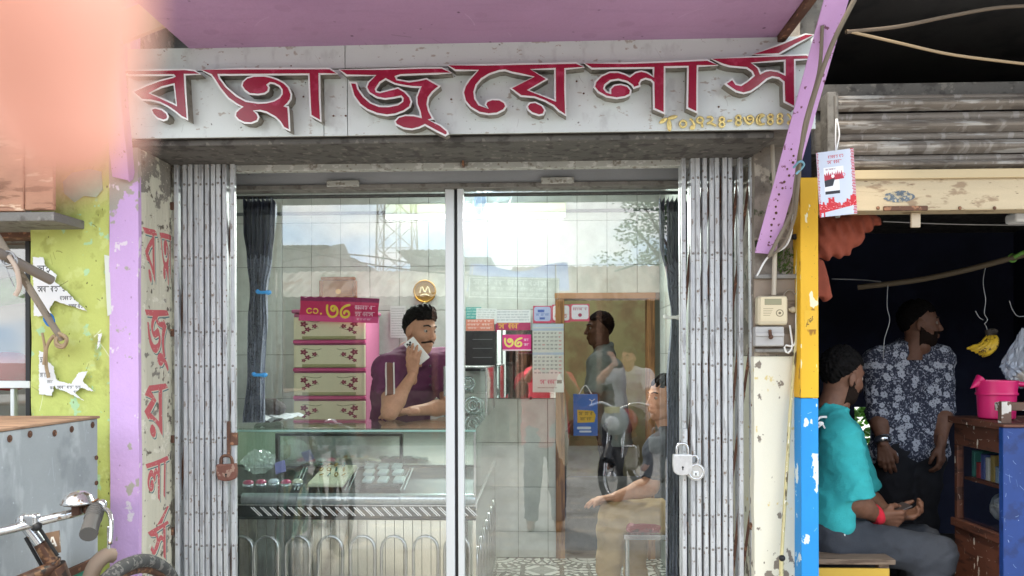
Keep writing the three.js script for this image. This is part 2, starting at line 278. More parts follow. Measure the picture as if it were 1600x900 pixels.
// ---------- shop sign ----------
{
  const zf = 0.30, a = at(200, 217, zf), b = at(1275, 201, zf), x0 = a.x, x1 = b.x, yb = (a.y + b.y) / 2, yt = Y(700, 68, zf), ym = Y(700, 105, zf);
  const sg = thing('shop_sign', 'long silver sign box with raised red Bengali letters over the folding gate', 'sign', V((x0 + x1) / 2, yb, 0.15));
  part('frame', [bx(x0 + 0.01, yb + 0.006, 0.02, x1 - 0.01, yt - 0.006, zf - 0.006, 0.002)], M.moulding, sg);
  const seam = X(541, zf), s2 = X(507, zf), s3 = X(544, zf);
  const pn = (xa, xb, ya, yb2, dz, nm = 'panel') => part(nm, bx(xa + 0.0012, ya, zf - 0.006 + dz, xb - 0.0012, yb2, zf + dz, 0.0015), M.board, sg);
  pn(x0, seam, ym + 0.001, yt, 0.004); pn(seam, x1, ym + 0.001, yt, 0.0055);
  pn(x0, s2, yb, ym - 0.001, 0); pn(s2, s3, yb, ym - 0.001, -0.001); pn(s3, x1, yb, ym - 0.001, 0.0005);
  for (const [u, v] of [[325, 101], [385, 137], [474, 151], [540, 181], [521, 181], [705, 155], [901, 127], [912, 146], [934, 99], [1123, 167], [1134, 83], [660, 97], [455, 103]]) part('screw', ball(at(u, v, zf + 0.003), 0.0035, 1, 1, 0.5, 8), M.rust, sg);
  const zl = zf + 0.045;
  const conv = (g, p) => p.map(([u, v]) => { const q = at(g.o[0] + u / g.s, g.o[1] + v / g.s, zl); return [q.x, q.y]; });
  const smooth = (p) => p;
  for (const g of GLYPH) {
    const pieces = [{ p: conv(g, g.outer), h: (g.holes || []).map((h) => conv(g, h)) }, ...(g.dots || []).map((d) => ({ p: conv(g, d), h: [] }))];
    const lt = part('letter', pieces.map((q) => plate(smooth(offset(q.p, 0.0012)), zl - 0.0019, 0.043, q.h.map((h) => offset(h, -0.0012)), 0.001)), M.letterSide, sg);
    part('trim', pieces.map((q) => plate(offset(q.p, 0.002), zl + 0.0012, 0.003, q.h.map((h) => offset(h, -0.002)))), M.steelTrim, lt);
    part('face', pieces.map((q) => plate(offset(q.p, -0.0038), zl + 0.003, 0.003, q.h.map((h) => offset(h, 0.0038)))), M.red, lt);
  }
  // the telephone number, cut in gold sheet
  const P = (u, v) => { const q = at(1020 + u / 6.667, 165 + v / 6.667, zf + 0.008); return V(q.x, q.y, q.z); };
  const ring = (cx, cy, rx, ry) => Array.from({ length: 12 }, (_, i) => P(cx + rx * Math.cos(i * Math.PI / 6), cy + ry * Math.sin(i * Math.PI / 6)));
  const stroke = (pts, r = 0.0042) => { const g = tube(pts.map((p) => P(...p)), r, 20, 6); return g; };
  const loop = (cx, cy, rx, ry, r = 0.0042) => tube(ring(cx, cy, rx, ry), r, 24, 6, true);
  const leaf = (c, w, h, rz) => { const g = new THREE.SphereGeometry(1, 12, 8); g.scale(w, h, 0.004); g.rotateZ(rz); const q = P(...c); g.translate(q.x, q.y, q.z); return uvm(g); };
  part('telephone_emblem', [leaf([110, 155], 0.0165, 0.0075, 0.6), leaf([205, 122], 0.0185, 0.007, 0.22), leaf([172, 205], 0.0085, 0.022, 0.06)], M.gold, sg);
  const eight = (cx, cy) => [loop(cx, cy - 26, 24, 24), loop(cx, cy + 26, 26, 26)];
  const one = (cx, cy) => [stroke([[cx - 28, cy - 50], [cx - 10, cy - 44], [cx + 14, cy - 5], [cx + 22, cy + 22], [cx + 6, cy + 46]]), leaf([cx, cy + 38], 0.0095, 0.0085, 0)];
  const digits = [
    [loop(315, 190, 34, 34)], one(412, 190), [loop(492, 150, 32, 30), stroke([[524, 150], [512, 190], [520, 226]])],
    [stroke([[565, 122], [610, 118], [625, 145], [600, 168], [560, 190], [600, 180], [625, 192], [662, 212]])], eight(720, 170), [stroke([[775, 160], [825, 154]])], eight(892, 152),
    [stroke([[950, 120], [975, 170], [1010, 190], [1045, 165], [1042, 125], [1010, 105], [985, 125], [1000, 150], [1025, 140]])],
    [stroke([[1165, 105], [1130, 92], [1095, 110], [1082, 150], [1095, 185], [1130, 195], [1165, 188]]), stroke([[1130, 110], [1110, 150], [1125, 185]]), stroke([[1118, 122], [1140, 105], [1152, 118]])],
    eight(1225, 142), eight(1325, 136), one(1425, 140),
  ];
  for (const d of digits) part('digit', d, M.gold, sg);
}
// the moulding under the sign and the lintel over the gate
{
  const y = (v, z) => Y(700, v, z), xa = X(203, 0.2), xb = X(1203, 0.2);
  const t = thing('lintel_moulding', 'weathered grey stepped moulding under the silver sign', 'moulding', V(0, y(243, 0.0), 0));
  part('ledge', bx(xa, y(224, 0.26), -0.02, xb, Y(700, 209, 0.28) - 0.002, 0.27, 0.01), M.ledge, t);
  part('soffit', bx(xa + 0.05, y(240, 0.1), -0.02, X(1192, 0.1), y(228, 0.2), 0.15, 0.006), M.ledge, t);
}

// ---------- folding gate ----------
const GATE_TOP = Y(700, 262, 0);
function slatGeo(h) { // a pressed channel, 2 cm wide
  const s = new THREE.Shape(); const w = 0.0087, d = 0.012, k = 0.0025;
  s.moveTo(-w, -d); s.lineTo(-w, d - k); s.lineTo(-w + k, d); s.lineTo(w - k, d); s.lineTo(w, d - k); s.lineTo(w, -d); s.lineTo(w - 0.002, -d); s.lineTo(w - 0.002, d - 0.003); s.lineTo(-w + 0.002, d - 0.003); s.lineTo(-w + 0.002, -d); s.closePath();
  const g = new THREE.ExtrudeGeometry(s, { depth: h, bevelEnabled: false }); g.rotateX(-Math.PI / 2);
  return uvm(g); // runs up from y = 0, face towards -z after the turn
}
{
  const yTop = Y(700, 247, 0), yBot = 0.215, H = yTop - yBot;
  const base = slatGeo(H); base.rotateY(Math.PI); // face to +z
  const rows = [281, 398, 515, 569, 684, 802, 853, 990, 1090];
  const rivetOne = new THREE.SphereGeometry(0.0048, 8, 6); rivetOne.scale(1, 1, 0.6);
  const rivets = uvm(mergeGeometries(rows.map((v) => { const g = rivetOne.clone(); g.translate(0, 1.55 + (560 - v) * 0.0025 - yBot, 0.013); return g; })));
  const variants = [0, 1, 2, 3].map((i) => { const g = base.clone(); const uv = g.attributes.uv; for (let k = 0; k < uv.count; k++) uv.setXY(k, uv.getX(k) + i * 0.23, uv.getY(k) + i * 0.31); return g; });
  function leaf(us, label, frameU) {
    const xs = us.map((u) => X(u + 4, 0)), c = (xs[0] + xs[xs.length - 1]) / 2;
    const g = thing('folding_gate', label, 'gate', V(c, yBot, 0));
    xs.forEach((x, i) => {
      const sl = shared('slat', variants[i % 4], M.gate, g, x, yBot - (i === frameU ? 0.0 : rnd(0, 0.008)), rnd(-0.004, 0.004));
      sl.rotation.z = rnd(-0.002, 0.002); sl.rotation.y = rnd(-0.12, 0.12);
      const rv = shared('rivets', rivets, M.rivet, sl, 0, 0, 0); rv.position.set(0, 0, 0); rv.userData.kind = 'stuff';
      if (i < xs.length - 1) { // the rear channel of each pair
        const b = shared('rear_slat', variants[(i + 2) % 4], M.gate, g, x + rnd(-0.0025, 0.0025), yBot - 0.006, -0.036); b.rotation.z = rnd(-0.001, 0.001);
      }
    });
    // the lattice bars, folded nearly upright
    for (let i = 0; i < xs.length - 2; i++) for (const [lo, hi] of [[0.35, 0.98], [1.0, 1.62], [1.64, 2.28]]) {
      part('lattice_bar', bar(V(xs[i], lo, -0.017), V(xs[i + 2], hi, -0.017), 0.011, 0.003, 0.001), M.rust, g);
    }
    return g;
  }
  const L = leaf([274, 288, 296, 304, 312.3, 320.5, 331.2, 340, 349, 361.5], 'grey steel folding gate leaf bunched beside the painted letter pillar', 0);
  const R = leaf([1064.5, 1077.5, 1087, 1098, 1108.5, 1118, 1127, 1136.5, 1152.5, 1171.5], 'grey steel folding gate leaf bunched beside the electricity meter', 9);
  for (const [u, v, g] of [[268, 322, L], [268, 520, L], [268, 686, L], [267, 830, L], [1183, 312, R], [1179, 635, R], [1178, 822, R]]) { const c = at(u, v, 0.005); part('hinge_lug', [boxAt(c, 0.03, 0.03, 0.02, 0.004), ball(V(c.x - 0.008, c.y + 0.006, c.z + 0.012), 0.009)], M.rust, g); }
  const hs = at(357, 690, 0.02); part('hasp', [bar(V(hs.x, hs.y + 0.08, 0.016), V(hs.x, hs.y - 0.06, 0.016), 0.014, 0.008), boxAt(V(hs.x + 0.022, hs.y + 0.01, 0.018), 0.03, 0.05, 0.014, 0.004)], M.rust, L);
  const hr = at(1083, 690, 0.02); part('hasp', [cyl(V(hr.x, hr.y + 0.11, 0.022), V(hr.x, hr.y - 0.05, 0.022), 0.009), boxAt(V(X(1070, 0.02), hr.y + 0.02, 0.016), 0.02, 0.06, 0.008, 0.003)], M.gate, R);
  // top track with its round rail
  const tr = thing('gate_track', 'whitewashed steel track with a round rail over the folding gate', 'gate track', V(0, GATE_TOP, 0));
  part('channel', bx(X(276, 0), GATE_TOP, -0.055, X(1180, 0), GATE_TOP + 0.036, -0.018, 0.003), M.rail, tr);
  part('rail', tube([V(X(266, 0.03), Y(266, 243, 0.03), 0.02), V(X(500, 0.03), Y(500, 243.5, 0.03), 0.026), V(X(723, 0.03), Y(723, 241, 0.03), 0.026), V(X(950, 0.03), Y(950, 236, 0.03), 0.026), V(X(1184, 0.03), Y(1184, 233.5, 0.03), 0.024), V(X(1188, 0.03), Y(1188, 238, 0.03), 0.022)], 0.007, 60, 8), M.rail, tr);
  const mid = X(724, 0.02); part('bracket', [bx(mid - 0.004, GATE_TOP + 0.003, -0.016, mid + 0.004, GATE_TOP + 0.052, 0.02, 0.002)], M.rust, tr);
  for (const [u, v] of [[269, 243], [1186, 244]]) part('end_bracket', [boxAt(at(u, v + 3, 0.0), 0.03, 0.055, 0.03, 0.006), ball(at(u, v, 0.018), 0.012)], M.concrete, tr);
}
// padlocks
function padlock(u, v, w, h, z, m, label, shackM, tilt = 0) {
  const c = at(u, v, z), t = thing('padlock', label, 'padlock', V(c.x, c.y - h / 2, c.z));
  const s = new THREE.Shape(); const a = w / 2, b = h / 2;
  s.moveTo(-a * 0.92, b); s.lineTo(a * 0.92, b); s.quadraticCurveTo(a * 1.05, 0, a * 0.85, -b * 0.7); s.quadraticCurveTo(a * 0.6, -b, 0, -b); s.quadraticCurveTo(-a * 0.6, -b, -a * 0.85, -b * 0.7); s.quadraticCurveTo(-a * 1.05, 0, -a * 0.92, b);
  const g = new THREE.ExtrudeGeometry(s, { depth: 0.016, bevelEnabled: true, bevelThickness: 0.004, bevelSize: 0.004, bevelSegments: 2 }); g.translate(0, 0, -0.008); g.rotateZ(tilt); g.translate(c.x, c.y, c.z);
  part('body', uvm(g), m, t);
  const r = w * 0.3, hh = h * 0.62; const pts = [[-r, -0.01], [-r, hh * 0.55], [-r * 0.7, hh * 0.9], [0, hh], [r * 0.7, hh * 0.9], [r, hh * 0.55], [r, -0.01]].map(([x, y]) => V(c.x + x - Math.sin(tilt) * (h / 2 + y), c.y + h / 2 + y, c.z));
  part('shackle', tube(pts, w * 0.085, 24, 8), shackM, t);
  part('keyhole', [boxAt(V(c.x, c.y - h * 0.18, c.z + 0.0125), 0.004, 0.013, 0.002, 0.0005), ball(V(c.x, c.y - h * 0.12, c.z + 0.0125), 0.0042, 1, 1, 0.3, 8)], M.black, t);
}
padlock(355, 738, 0.074, 0.058, 0.045, mat(surf({ base: [128, 86, 74], tone: 0.15, s: 3, size: [0.1, 0.1], layers: [{ c: [170, 140, 124], f: 6, thr: 0.58, soft: 0.08, s: 8 }] }), 0.55, { metalness: 0.4 }), 'rusty brown padlock hanging on the gate leaf by the glass showcase', M.rust, 0.06);
padlock(1066, 726, 0.068, 0.072, 0.05, mat(surf({ base: [222, 222, 222], tone: 0.06, s: 3, size: [0.1, 0.1] }), 0.3, { metalness: 0.35 }), 'large white shield shaped padlock hanging on the right gate leaf', M.chrome);
{ // round disc lock
  const c = at(1087, 737, 0.04), t = thing('disc_padlock', 'small round steel padlock beside the white shield shaped one', 'padlock', V(c.x, c.y - 0.035, c.z));
  const g = new THREE.CylinderGeometry(0.033, 0.035, 0.018, 28); g.rotateX(Math.PI / 2); g.translate(c.x, c.y, c.z); part('body', uvm(g), mat([206, 206, 204], 0.3, { metalness: 0.6 }), t);
  part('rim', torus(c.clone().setZ(c.z + 0.008), 0.027, 0.004, 28, 6), M.chrome, t);
  part('core', [boxAt(V(c.x - 0.002, c.y - 0.006, c.z + 0.011), 0.022, 0.02, 0.008, 0.003)], M.alu, t);
  part('keyhole', [boxAt(V(c.x - 0.002, c.y - 0.007, c.z + 0.0155), 0.004, 0.01, 0.002, 0.0005)], M.black, t);
  part('shackle', tube([V(c.x - 0.015, c.y + 0.022, c.z), V(c.x - 0.02, c.y + 0.05, c.z), V(c.x - 0.004, c.y + 0.062, c.z), V(c.x + 0.008, c.y + 0.05, c.z), V(c.x + 0.006, c.y + 0.026, c.z)], 0.005, 18, 8), M.chrome, t);
}

// ---------- sliding glass doors in their aluminium frame ----------
const ZG = -0.275;
{
  const xl = X(371, ZG), xr = X(1066, ZG) + 0.2, yt = Y(700, 297, ZG), yb = 0.225, m0 = X(697, ZG), m1 = X(711, ZG), m2 = X(715, ZG + 0.03), m3 = X(724.5, ZG + 0.03);
  const xl2 = xl - 0.22;
  const t = thing('sliding_glass_door', 'two pane sliding glass door in a white aluminium frame', 'glass door', V((xl + xr) / 2, 0.21, ZG));
  part('left_pane', bx(xl2 + 0.03, yb + 0.03, ZG - 0.0025, m0 + 0.004, yt + 0.004, ZG + 0.0025, 0), M.glass, t);
  part('right_pane', bx(m3 - 0.003, yb + 0.03, ZG - 0.0025 - 0.0, xr - 0.03, yt + 0.004, ZG + 0.0025, 0), M.glass, t);
  part('stile', bx(m0, yb, ZG - 0.015, m1, yt, ZG + 0.02, 0.003), M.alu, t);
  part('stile', bx(m2, yb, ZG - 0.012, m3, yt, ZG + 0.03, 0.003), M.alu, t);
  part('gap_seal', bx(m1 + 0.0005, yb, ZG - 0.012, m2 - 0.0005, yt, ZG + 0.012, 0), M.aluDark, t);
  part('stile', bx(xl2, yb, ZG - 0.02, xl2 + 0.03, yt, ZG + 0.02, 0.003), M.alu, t); part('stile', bx(xr - 0.03, yb, ZG - 0.02, xr, yt, ZG + 0.02, 0.003), M.alu, t);
  part('head_rail', bx(xl2, yt, ZG - 0.03, xr, yt + 0.02, ZG + 0.045, 0.003), M.moulding, t);
  part('sill_rail', bx(xl2, 0.208, ZG - 0.03, xr, yb, ZG + 0.03, 0.003), M.alu, t);
  for (const [u0, u1, v] of [[511, 562, 286], [846, 898, 281]]) part('latch_cover', bx(X(u0, ZG + 0.05), Y(u0, v + 6, ZG + 0.05), ZG + 0.035, X(u1, ZG + 0.05), Y(u0, v - 4, ZG + 0.05), ZG + 0.055, 0.004), M.rail, t);
  // head board behind the gate, closing the front above the doors
  struct('wall_over_doors', [bx(xl2 - 0.3, yt + 0.021, ZG - 0.06, xr + 0.25, 2.95, ZG + 0.03, 0)], M.greyBoard);
  struct('wall_over_gate', [bx(xl2 - 0.3, GATE_TOP + 0.04, -0.2, xr + 0.3, 2.95, -0.021, 0)], M.moulding);
}

// ---------- the pillar with the painted name, and the lime wall ----------
const ZP = 0.26;
function bnScript(ctx, x, y, w, size, seedN) { // small lettering under a head line
  let s = seedN; const r = () => { s = (Math.imul(s, 1103515245) + 12345) >>> 0; return s / 4294967296; };
  ctx.lineWidth = Math.max(0.8, size * 0.11); ctx.lineCap = 'round'; ctx.strokeStyle = ctx.fillStyle;
  let cx = x;
  while (cx < x + w - size * 0.6) {
    const ww = size * (1.4 + r() * 2.2), end = Math.min(cx + ww, x + w);
    ctx.beginPath(); ctx.moveTo(cx, y); ctx.lineTo(end, y); ctx.stroke();
    for (let k = cx + size * 0.3; k < end - size * 0.2; k += size * (0.5 + r() * 0.2)) {
      ctx.beginPath(); const q = r();
      if (q < 0.3) { ctx.moveTo(k, y); ctx.lineTo(k, y + size * 0.8); ctx.lineTo(k - size * 0.3, y + size * 0.35); ctx.lineTo(k, y + size * 0.15); }
      else if (q < 0.6) { ctx.moveTo(k, y); ctx.lineTo(k, y + size * 0.85); ctx.moveTo(k, y + size * 0.4); ctx.arc(k - size * 0.2, y + size * 0.45, size * 0.18, 0, 5); }
      else { ctx.arc(k, y + size * 0.42, size * 0.24, 3.6, 8.6); ctx.lineTo(k + size * 0.1, y + size * 0.8); }
      ctx.stroke();
    }
    cx = end + size * 0.35;
  }
}
{
  const x0 = X(170, ZP), x1 = X(216.5, ZP), xLime = X(48, 0.25), yTop = 3.1, yG = 0.15;
  const t = thing('pillar', 'lilac painted pillar with red Bengali letters down its inner side', 'pillar', V((x0 + x1) / 2, yG, 0.1));
  part('front', rough(x0 + 0.003, yG, ZP - 0.02, x1, yTop, ZP, 0.003, 0.04), M.pillarPurple, t);
  // inner face: plaster with the shop's name in paint
  const hFace = 1.72, yF0 = 0.6;
  const px = 512, py = 2048, zBack = -0.02;
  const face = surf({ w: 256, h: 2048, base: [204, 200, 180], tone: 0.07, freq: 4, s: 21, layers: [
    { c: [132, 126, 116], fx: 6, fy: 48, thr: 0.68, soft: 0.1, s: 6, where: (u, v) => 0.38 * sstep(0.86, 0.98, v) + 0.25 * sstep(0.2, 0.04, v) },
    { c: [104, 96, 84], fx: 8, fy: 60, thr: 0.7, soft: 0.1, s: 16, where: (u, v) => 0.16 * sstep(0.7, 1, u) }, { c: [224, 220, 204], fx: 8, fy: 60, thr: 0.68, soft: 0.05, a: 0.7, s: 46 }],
    draw: (ctx, w, h) => {
      // letters set down the face: [glyphs, top, bottom, left share, right share]
      const rows = [[[0, 1], 360, 453, 0.07, 0.95], [[2], 483, 592, 0.1, 0.86], [[3], 600, 692, 0.08, 0.82], [[4], 716, 792, 0.1, 0.84], [[5], 797, 890, 0.16, 0.84]];
      const vy = (v) => { const y = Y(240, v, 0.13); return (1 - (y - yF0) / hFace) * h; };
      for (const [ids, va, vb, fa, fb] of rows) {
        const each = (fb - fa) / ids.length;
        ids.forEach((id, n) => {
          const g = GLYPH[id]; let pts = id === 3 ? g.outer.filter((p) => p[0] > 790 || false) : id === 1 ? g.outer : g.outer;
          const all = [...pts, ...(g.dots || []).flat()], ax = Math.min(...all.map((p) => p[0])), bx2 = Math.max(...all.map((p) => p[0])), ay = Math.min(...all.map((p) => p[1])), by = Math.max(...all.map((p) => p[1]));
          const map = ([u, v]) => [(fa + each * n + (0.05 + (u - ax) / (bx2 - ax) * 0.86) * each) * w, vy(va) + (v - ay) / (by - ay) * (vy(vb) - vy(va)) * 0.9];
          const path = (p, dx, dy) => { p.forEach((q, i) => { const [a, b] = map(q); i ? ctx.lineTo(a + dx, b + dy) : ctx.moveTo(a + dx, b + dy); }); ctx.closePath(); };
          for (const [c, dx, dy] of [['rgb(72,112,118)', 7, 10], ['rgb(202,198,178)', 4, 5], ['rgb(196,98,102)', 0, 0]]) { ctx.fillStyle = c; ctx.beginPath(); path(pts, dx, dy); for (const h2 of g.holes || []) path(h2, dx, dy); for (const d of g.dots || []) path(d, dx, dy); ctx.fill('evenodd'); }
        });
      }
      // paint that has flaked away
      for (let i = 0; i < 1500; i++) { ctx.fillStyle = css([198, 192, 174], rnd(0.3, 0.95)); ctx.beginPath(); ctx.ellipse(rnd(w), rnd(h), rnd(0.5, 3.5), rnd(0.5, 5), rnd(3), 0, 7); ctx.fill(); }
    } });
  face.repeat.set(1, 1); face.wrapS = face.wrapT = THREE.ClampToEdgeWrapping;
  const g = new THREE.PlaneGeometry(1, 1, 10, 60), p = g.attributes.position;
  for (let i = 0; i < p.count; i++) { const s = p.getX(i) + 0.5, y = yF0 + (p.getY(i) + 0.5) * hFace; const r = 0.02 * (1 - Math.sqrt(Math.max(0, 1 - Math.pow(Math.max(0, 0.12 - s) / 0.12, 2)))) + 0.012 * Math.pow(Math.max(0, s - 0.75) / 0.25, 2) * 1.5; p.setXYZ(i, x1 + 0.002 - r + (fbm(s * 3, y * 6, 3, 8) - 0.5) * 0.006, y, ZP - 0.004 + s * (zBack - ZP)); }
  g.computeVertexNormals();
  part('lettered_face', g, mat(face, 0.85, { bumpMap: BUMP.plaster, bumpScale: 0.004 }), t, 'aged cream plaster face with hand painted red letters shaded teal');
  part('core', [rough(x0 + 0.006, yG, -0.28, x1 - 0.024, yTop, ZP - 0.021, 0.003, 0.08), rough(x0 + 0.006, yF0 + hFace + 0.001, -0.05, x1 - 0.002, yTop, ZP - 0.022, 0.003, 0.06), rough(x0 + 0.006, yG, -0.05, x1 - 0.002, yF0 - 0.001, ZP - 0.022, 0.003, 0.06)], M.concrete, t);
  const lime = surf({ w: 512, h: 1024, base: [194, 202, 112], tone: 0.06, freq: 4, s: 30, size: [0.5, 1.7], layers: [
    { c: [178, 212, 162], fx: 12, fy: 40, thr: 0.7, soft: 0.03, s: 27 }, { c: [150, 152, 76], fx: 8, fy: 26, thr: 0.56, soft: 0.2, a: 0.6, s: 57 }, { c: [208, 216, 138], fx: 10, fy: 30, thr: 0.6, soft: 0.1, a: 0.6, s: 77 }], specks: [{ c: [84, 84, 40], n: 120, r: 2.6 }], scratches: [{ c: [232, 234, 214], n: 12, len: 60, w: 3 }, { c: [92, 88, 40], n: 24, len: 40, w: 1.4 }] });
  const wl = thing('plaster_wall', 'lime green plastered wall with torn paper notices', 'wall', V((x0 + xLime) / 2, yG, 0.1));
  part('plaster', rough(xLime, yG, -0.2, x0, Y(120, 225, 0.25), 0.25, 0.006, 0.035, 5), mat(lime, 0.85, { bumpMap: BUMP.plaster, bumpScale: 0.008 }), wl);
  part('upper_plaster', rough(X(70, 0.245), Y(120, 225, 0.25) + 0.002, -0.2, x0, yTop, 0.245, 0.006, 0.05), mat(surf({ base: [206, 160, 128], tone: 0.1, s: 3, size: [0.8, 0.8], layers: [{ c: [150, 118, 96], f: 4, thr: 0.58, soft: 0.08, s: 8 }, { c: [226, 206, 184], f: 9, thr: 0.66, soft: 0.03, s: 5 }] }), 0.9), wl);
  const patch = (pts, c, name, dz) => part(name, plate(pts.map(([u, v]) => { const q = at(u, v, 0.26); return [q.x, q.y]; }), 0.2585 + dz, 0.0025), mat(c, 0.9), wl);
  patch([[98, 284], [112, 270], [140, 264], [158, 268], [160, 296], [150, 308], [130, 306], [116, 316], [100, 302]], surf({ base: [178, 204, 178], tone: 0.12, s: 8, size: [0.2, 0.2] }), 'bare_plaster', 0.001);
  patch([[163, 398], [171, 400], [174, 490], [168, 494], [165, 440]], [214, 218, 206], 'paper_strip', 0.002);
  // torn notices
  const note = canvasTex(256, 256, (c) => { c.fillStyle = '#e6e6e6'; c.fillRect(0, 0, 256, 256); c.fillStyle = '#222'; bnScript(c, 24, 40, 80, 34, 5); bnScript(c, 24, 128, 150, 26, 9); bnScript(c, 130, 170, 80, 18, 3); bnScript(c, 170, 205, 70, 18, 13); });
  const tear = (p) => p.flatMap((a, i) => { const b = p[(i + 1) % p.length], n = Math.max(1, Math.round(Math.hypot(b[0] - a[0], b[1] - a[1]) / 2.2)); return Array.from({ length: n }, (_, k) => [a[0] + (b[0] - a[0]) * k / n + (k ? rnd(-0.9, 0.9) : 0), a[1] + (b[1] - a[1]) * k / n + (k ? rnd(-0.9, 0.9) : 0)]); });
  const paper = (pts0, name, dz) => { const pts = tear(pts0); const q = pts.map(([u, v]) => { const a = at(u, v, 0.26); return [a.x, a.y]; }); const g2 = plate(q, 0.26 + dz, 0.002); const xs = q.map((a) => a[0]), ys = q.map((a) => a[1]), a0 = Math.min(...xs), a1 = Math.max(...xs), b0 = Math.min(...ys), b1 = Math.max(...ys), uv = g2.attributes.uv, ps = g2.attributes.position; for (let i = 0; i < uv.count; i++) uv.setXY(i, (ps.getX(i) - a0) / (a1 - a0), (ps.getY(i) - b0) / (b1 - b0)); return part(name, g2, mat(note, 0.9), wl); };
  paper([[52, 402], [68, 402], [72, 416], [90, 430], [86, 440], [110, 460], [137, 487], [118, 480], [86, 470], [78, 482], [82, 494], [54, 494]], 'torn_notice', 0.004);
  paper([[62, 548], [72, 552], [76, 566], [84, 572], [88, 592], [82, 618], [62, 616]], 'torn_notice', 0.004);
  paper([[84, 588], [94, 596], [112, 600], [124, 582], [138, 580], [130, 596], [148, 612], [128, 606], [118, 614], [132, 626], [104, 612], [88, 606]], 'torn_notice', 0.005);
  paper([[154, 522], [160, 520], [156, 540], [152, 546]], 'torn_notice', 0.003);
}

// ---------- neighbour on the left: wooden fascia, shop window, bamboo poles ----------
{
  const z = 0.42, t = thing('wooden_fascia', 'peach painted wooden fascia box above the neighbouring window', 'fascia', V(-2.2, Y(40, 340, z), z));
  const wood = mat(surf({ base: [172, 128, 104], tone: 0.14, freq: 8, s: 9, size: [0.8, 0.5], layers: [{ c: [120, 84, 64], fx: 6, fy: 22, thr: 0.56, soft: 0.12, a: 0.8, s: 5 }, { c: [206, 176, 150], fx: 10, fy: 24, thr: 0.64, soft: 0.06, s: 18 }], scratches: [{ c: [90, 60, 44], n: 30, len: 60, w: 1.5, ang: 0.1, dev: 0.5 }] }), 0.8);
  const x1 = X(83, z), yb = Y(40, 330, z);
  part('board', bx(-3.4, yb, z - 0.02, X(38, z) - 0.002, 3.0, z, 0.006), wood, t); part('board', bx(X(38, z), yb + 0.004, z - 0.022, x1, 3.0, z - 0.003, 0.006), wood, t);
  part('soffit', bx(-3.4, yb - 0.035, 0.02, x1 + 0.008, yb - 0.003, z + 0.005, 0.004), M.moulding, t);
  part('shelf_edge', bx(-3.4, Y(40, 366, 0.27), 0.02, X(62, 0.27), Y(40, 352, 0.27), 0.2, 0.004), M.rust, t);
  // window
  const zw = 0.1, w = thing('shop_window', 'dark glazed window of the neighbouring shop beside the lime wall', 'window', V(-2.4, 0.9, zw));
  const wx1 = X(52, zw), wx0 = -3.4, yT = Y(20, 352, zw), yB = 0.62;
  part('pane', bx(wx0, Y(20, 606, zw), zw - 0.003, wx1, yT, zw + 0.003, 0), M.glass, w); part('pane', bx(wx0, yB, zw - 0.003, wx1, Y(20, 592, zw) - 0.06, zw + 0.003, 0), M.glass, w);
  part('frame_bar', bx(wx0, Y(20, 606, zw) - 0.001, zw - 0.015, wx1, Y(20, 595, zw), zw + 0.02, 0.003), M.alu, w); part('frame_bar', bx(wx0, Y(20, 380, zw), zw - 0.012, wx1, Y(20, 371, zw), zw + 0.016, 0.003), M.moulding, w);
  part('frame_post', bx(wx1 - 0.02, yB, zw - 0.02, wx1, yT, zw + 0.018, 0.003), M.aluDark, w); part('frame_post', bx(X(22, zw) - 0.008, yB, zw - 0.01, X(22, zw) + 0.008, Y(20, 607, zw), zw + 0.012, 0.003), M.alu, w);
  const dark = mat([150, 150, 142], 0.8), green = mat([58, 120, 40], 0.6), redc = mat([140, 28, 34], 0.7);
  struct('neighbour_room_wall', [bx(-4.2, 0.1, -1.6, X(50, 0.0), 3, -1.5, 0), bx(-4.2, 0.1, -1.5, -4.1, 3, 0.05, 0), bx(-4.2, 2.9, -1.5, X(50, 0), 3, 0.05, 0)], dark);
  struct('neighbour_room_floor', [bx(-4.2, 0.05, -1.6, X(50, 0.0), 0.1, 0.05, 0)], dark);
  solo('green_cloth', tube([V(-3.0, 1.86, -0.2), V(-2.7, 1.9, -0.2), V(-2.45, 1.83, -0.2), V(-2.2, 1.86, -0.22)], 0.06, 20, 8), green, 'green cloth hanging inside the neighbouring window', 'cloth');
  solo('red_bundle', ball(V(X(12, -0.15), Y(12, 580, -0.15), -0.15), 0.11, 1.3, 0.75, 0.8), redc, 'dark red cloth bundle inside the neighbouring window', 'bundle');
  // poles
  const bam = mat(surf({ base: [142, 132, 118], tone: 0.14, s: 13, size: [0.2, 0.4], layers: [{ c: [96, 84, 70], fx: 4, fy: 10, thr: 0.56, soft: 0.1, s: 8 }] }), 0.75);
  const pa = thing('bamboo_pole', 'thin grey bamboo pole tied with blue string leaning on the lime wall', 'pole', at(94, 522, 0.32));
  part('cane', [cyl(at(-30, 330, 0.5), at(90, 520, 0.31), 0.014, 0.012, 10), cyl(at(90, 520, 0.31), at(97, 532, 0.3), 0.011, 0.01, 8)], bam, pa);
  part('blue_string', [torus(at(76, 498, 0.325), 0.017, 0.004, 16, 6), torus(at(78, 502, 0.324), 0.016, 0.004, 16, 6)], mat([40, 120, 190], 0.6), pa);
  part('knot', [tube([at(92, 520, 0.32), at(104, 528, 0.33), at(100, 542, 0.31), at(88, 540, 0.3), at(86, 524, 0.31), at(74, 540, 0.3), at(72, 570, 0.29), at(76, 590, 0.28)], 0.006, 40, 6), tube([at(66, 520, 0.31), at(70, 545, 0.3), at(68, 570, 0.3)], 0.005, 16, 6), torus(at(96, 532, 0.31), 0.018, 0.006, 16, 6)], M.rope, pa);
  const pb = thing('grey_pipe', 'thick grey pipe end with a white cloth strip pointing at the lime wall', 'pipe', at(78, 436, 0.34));
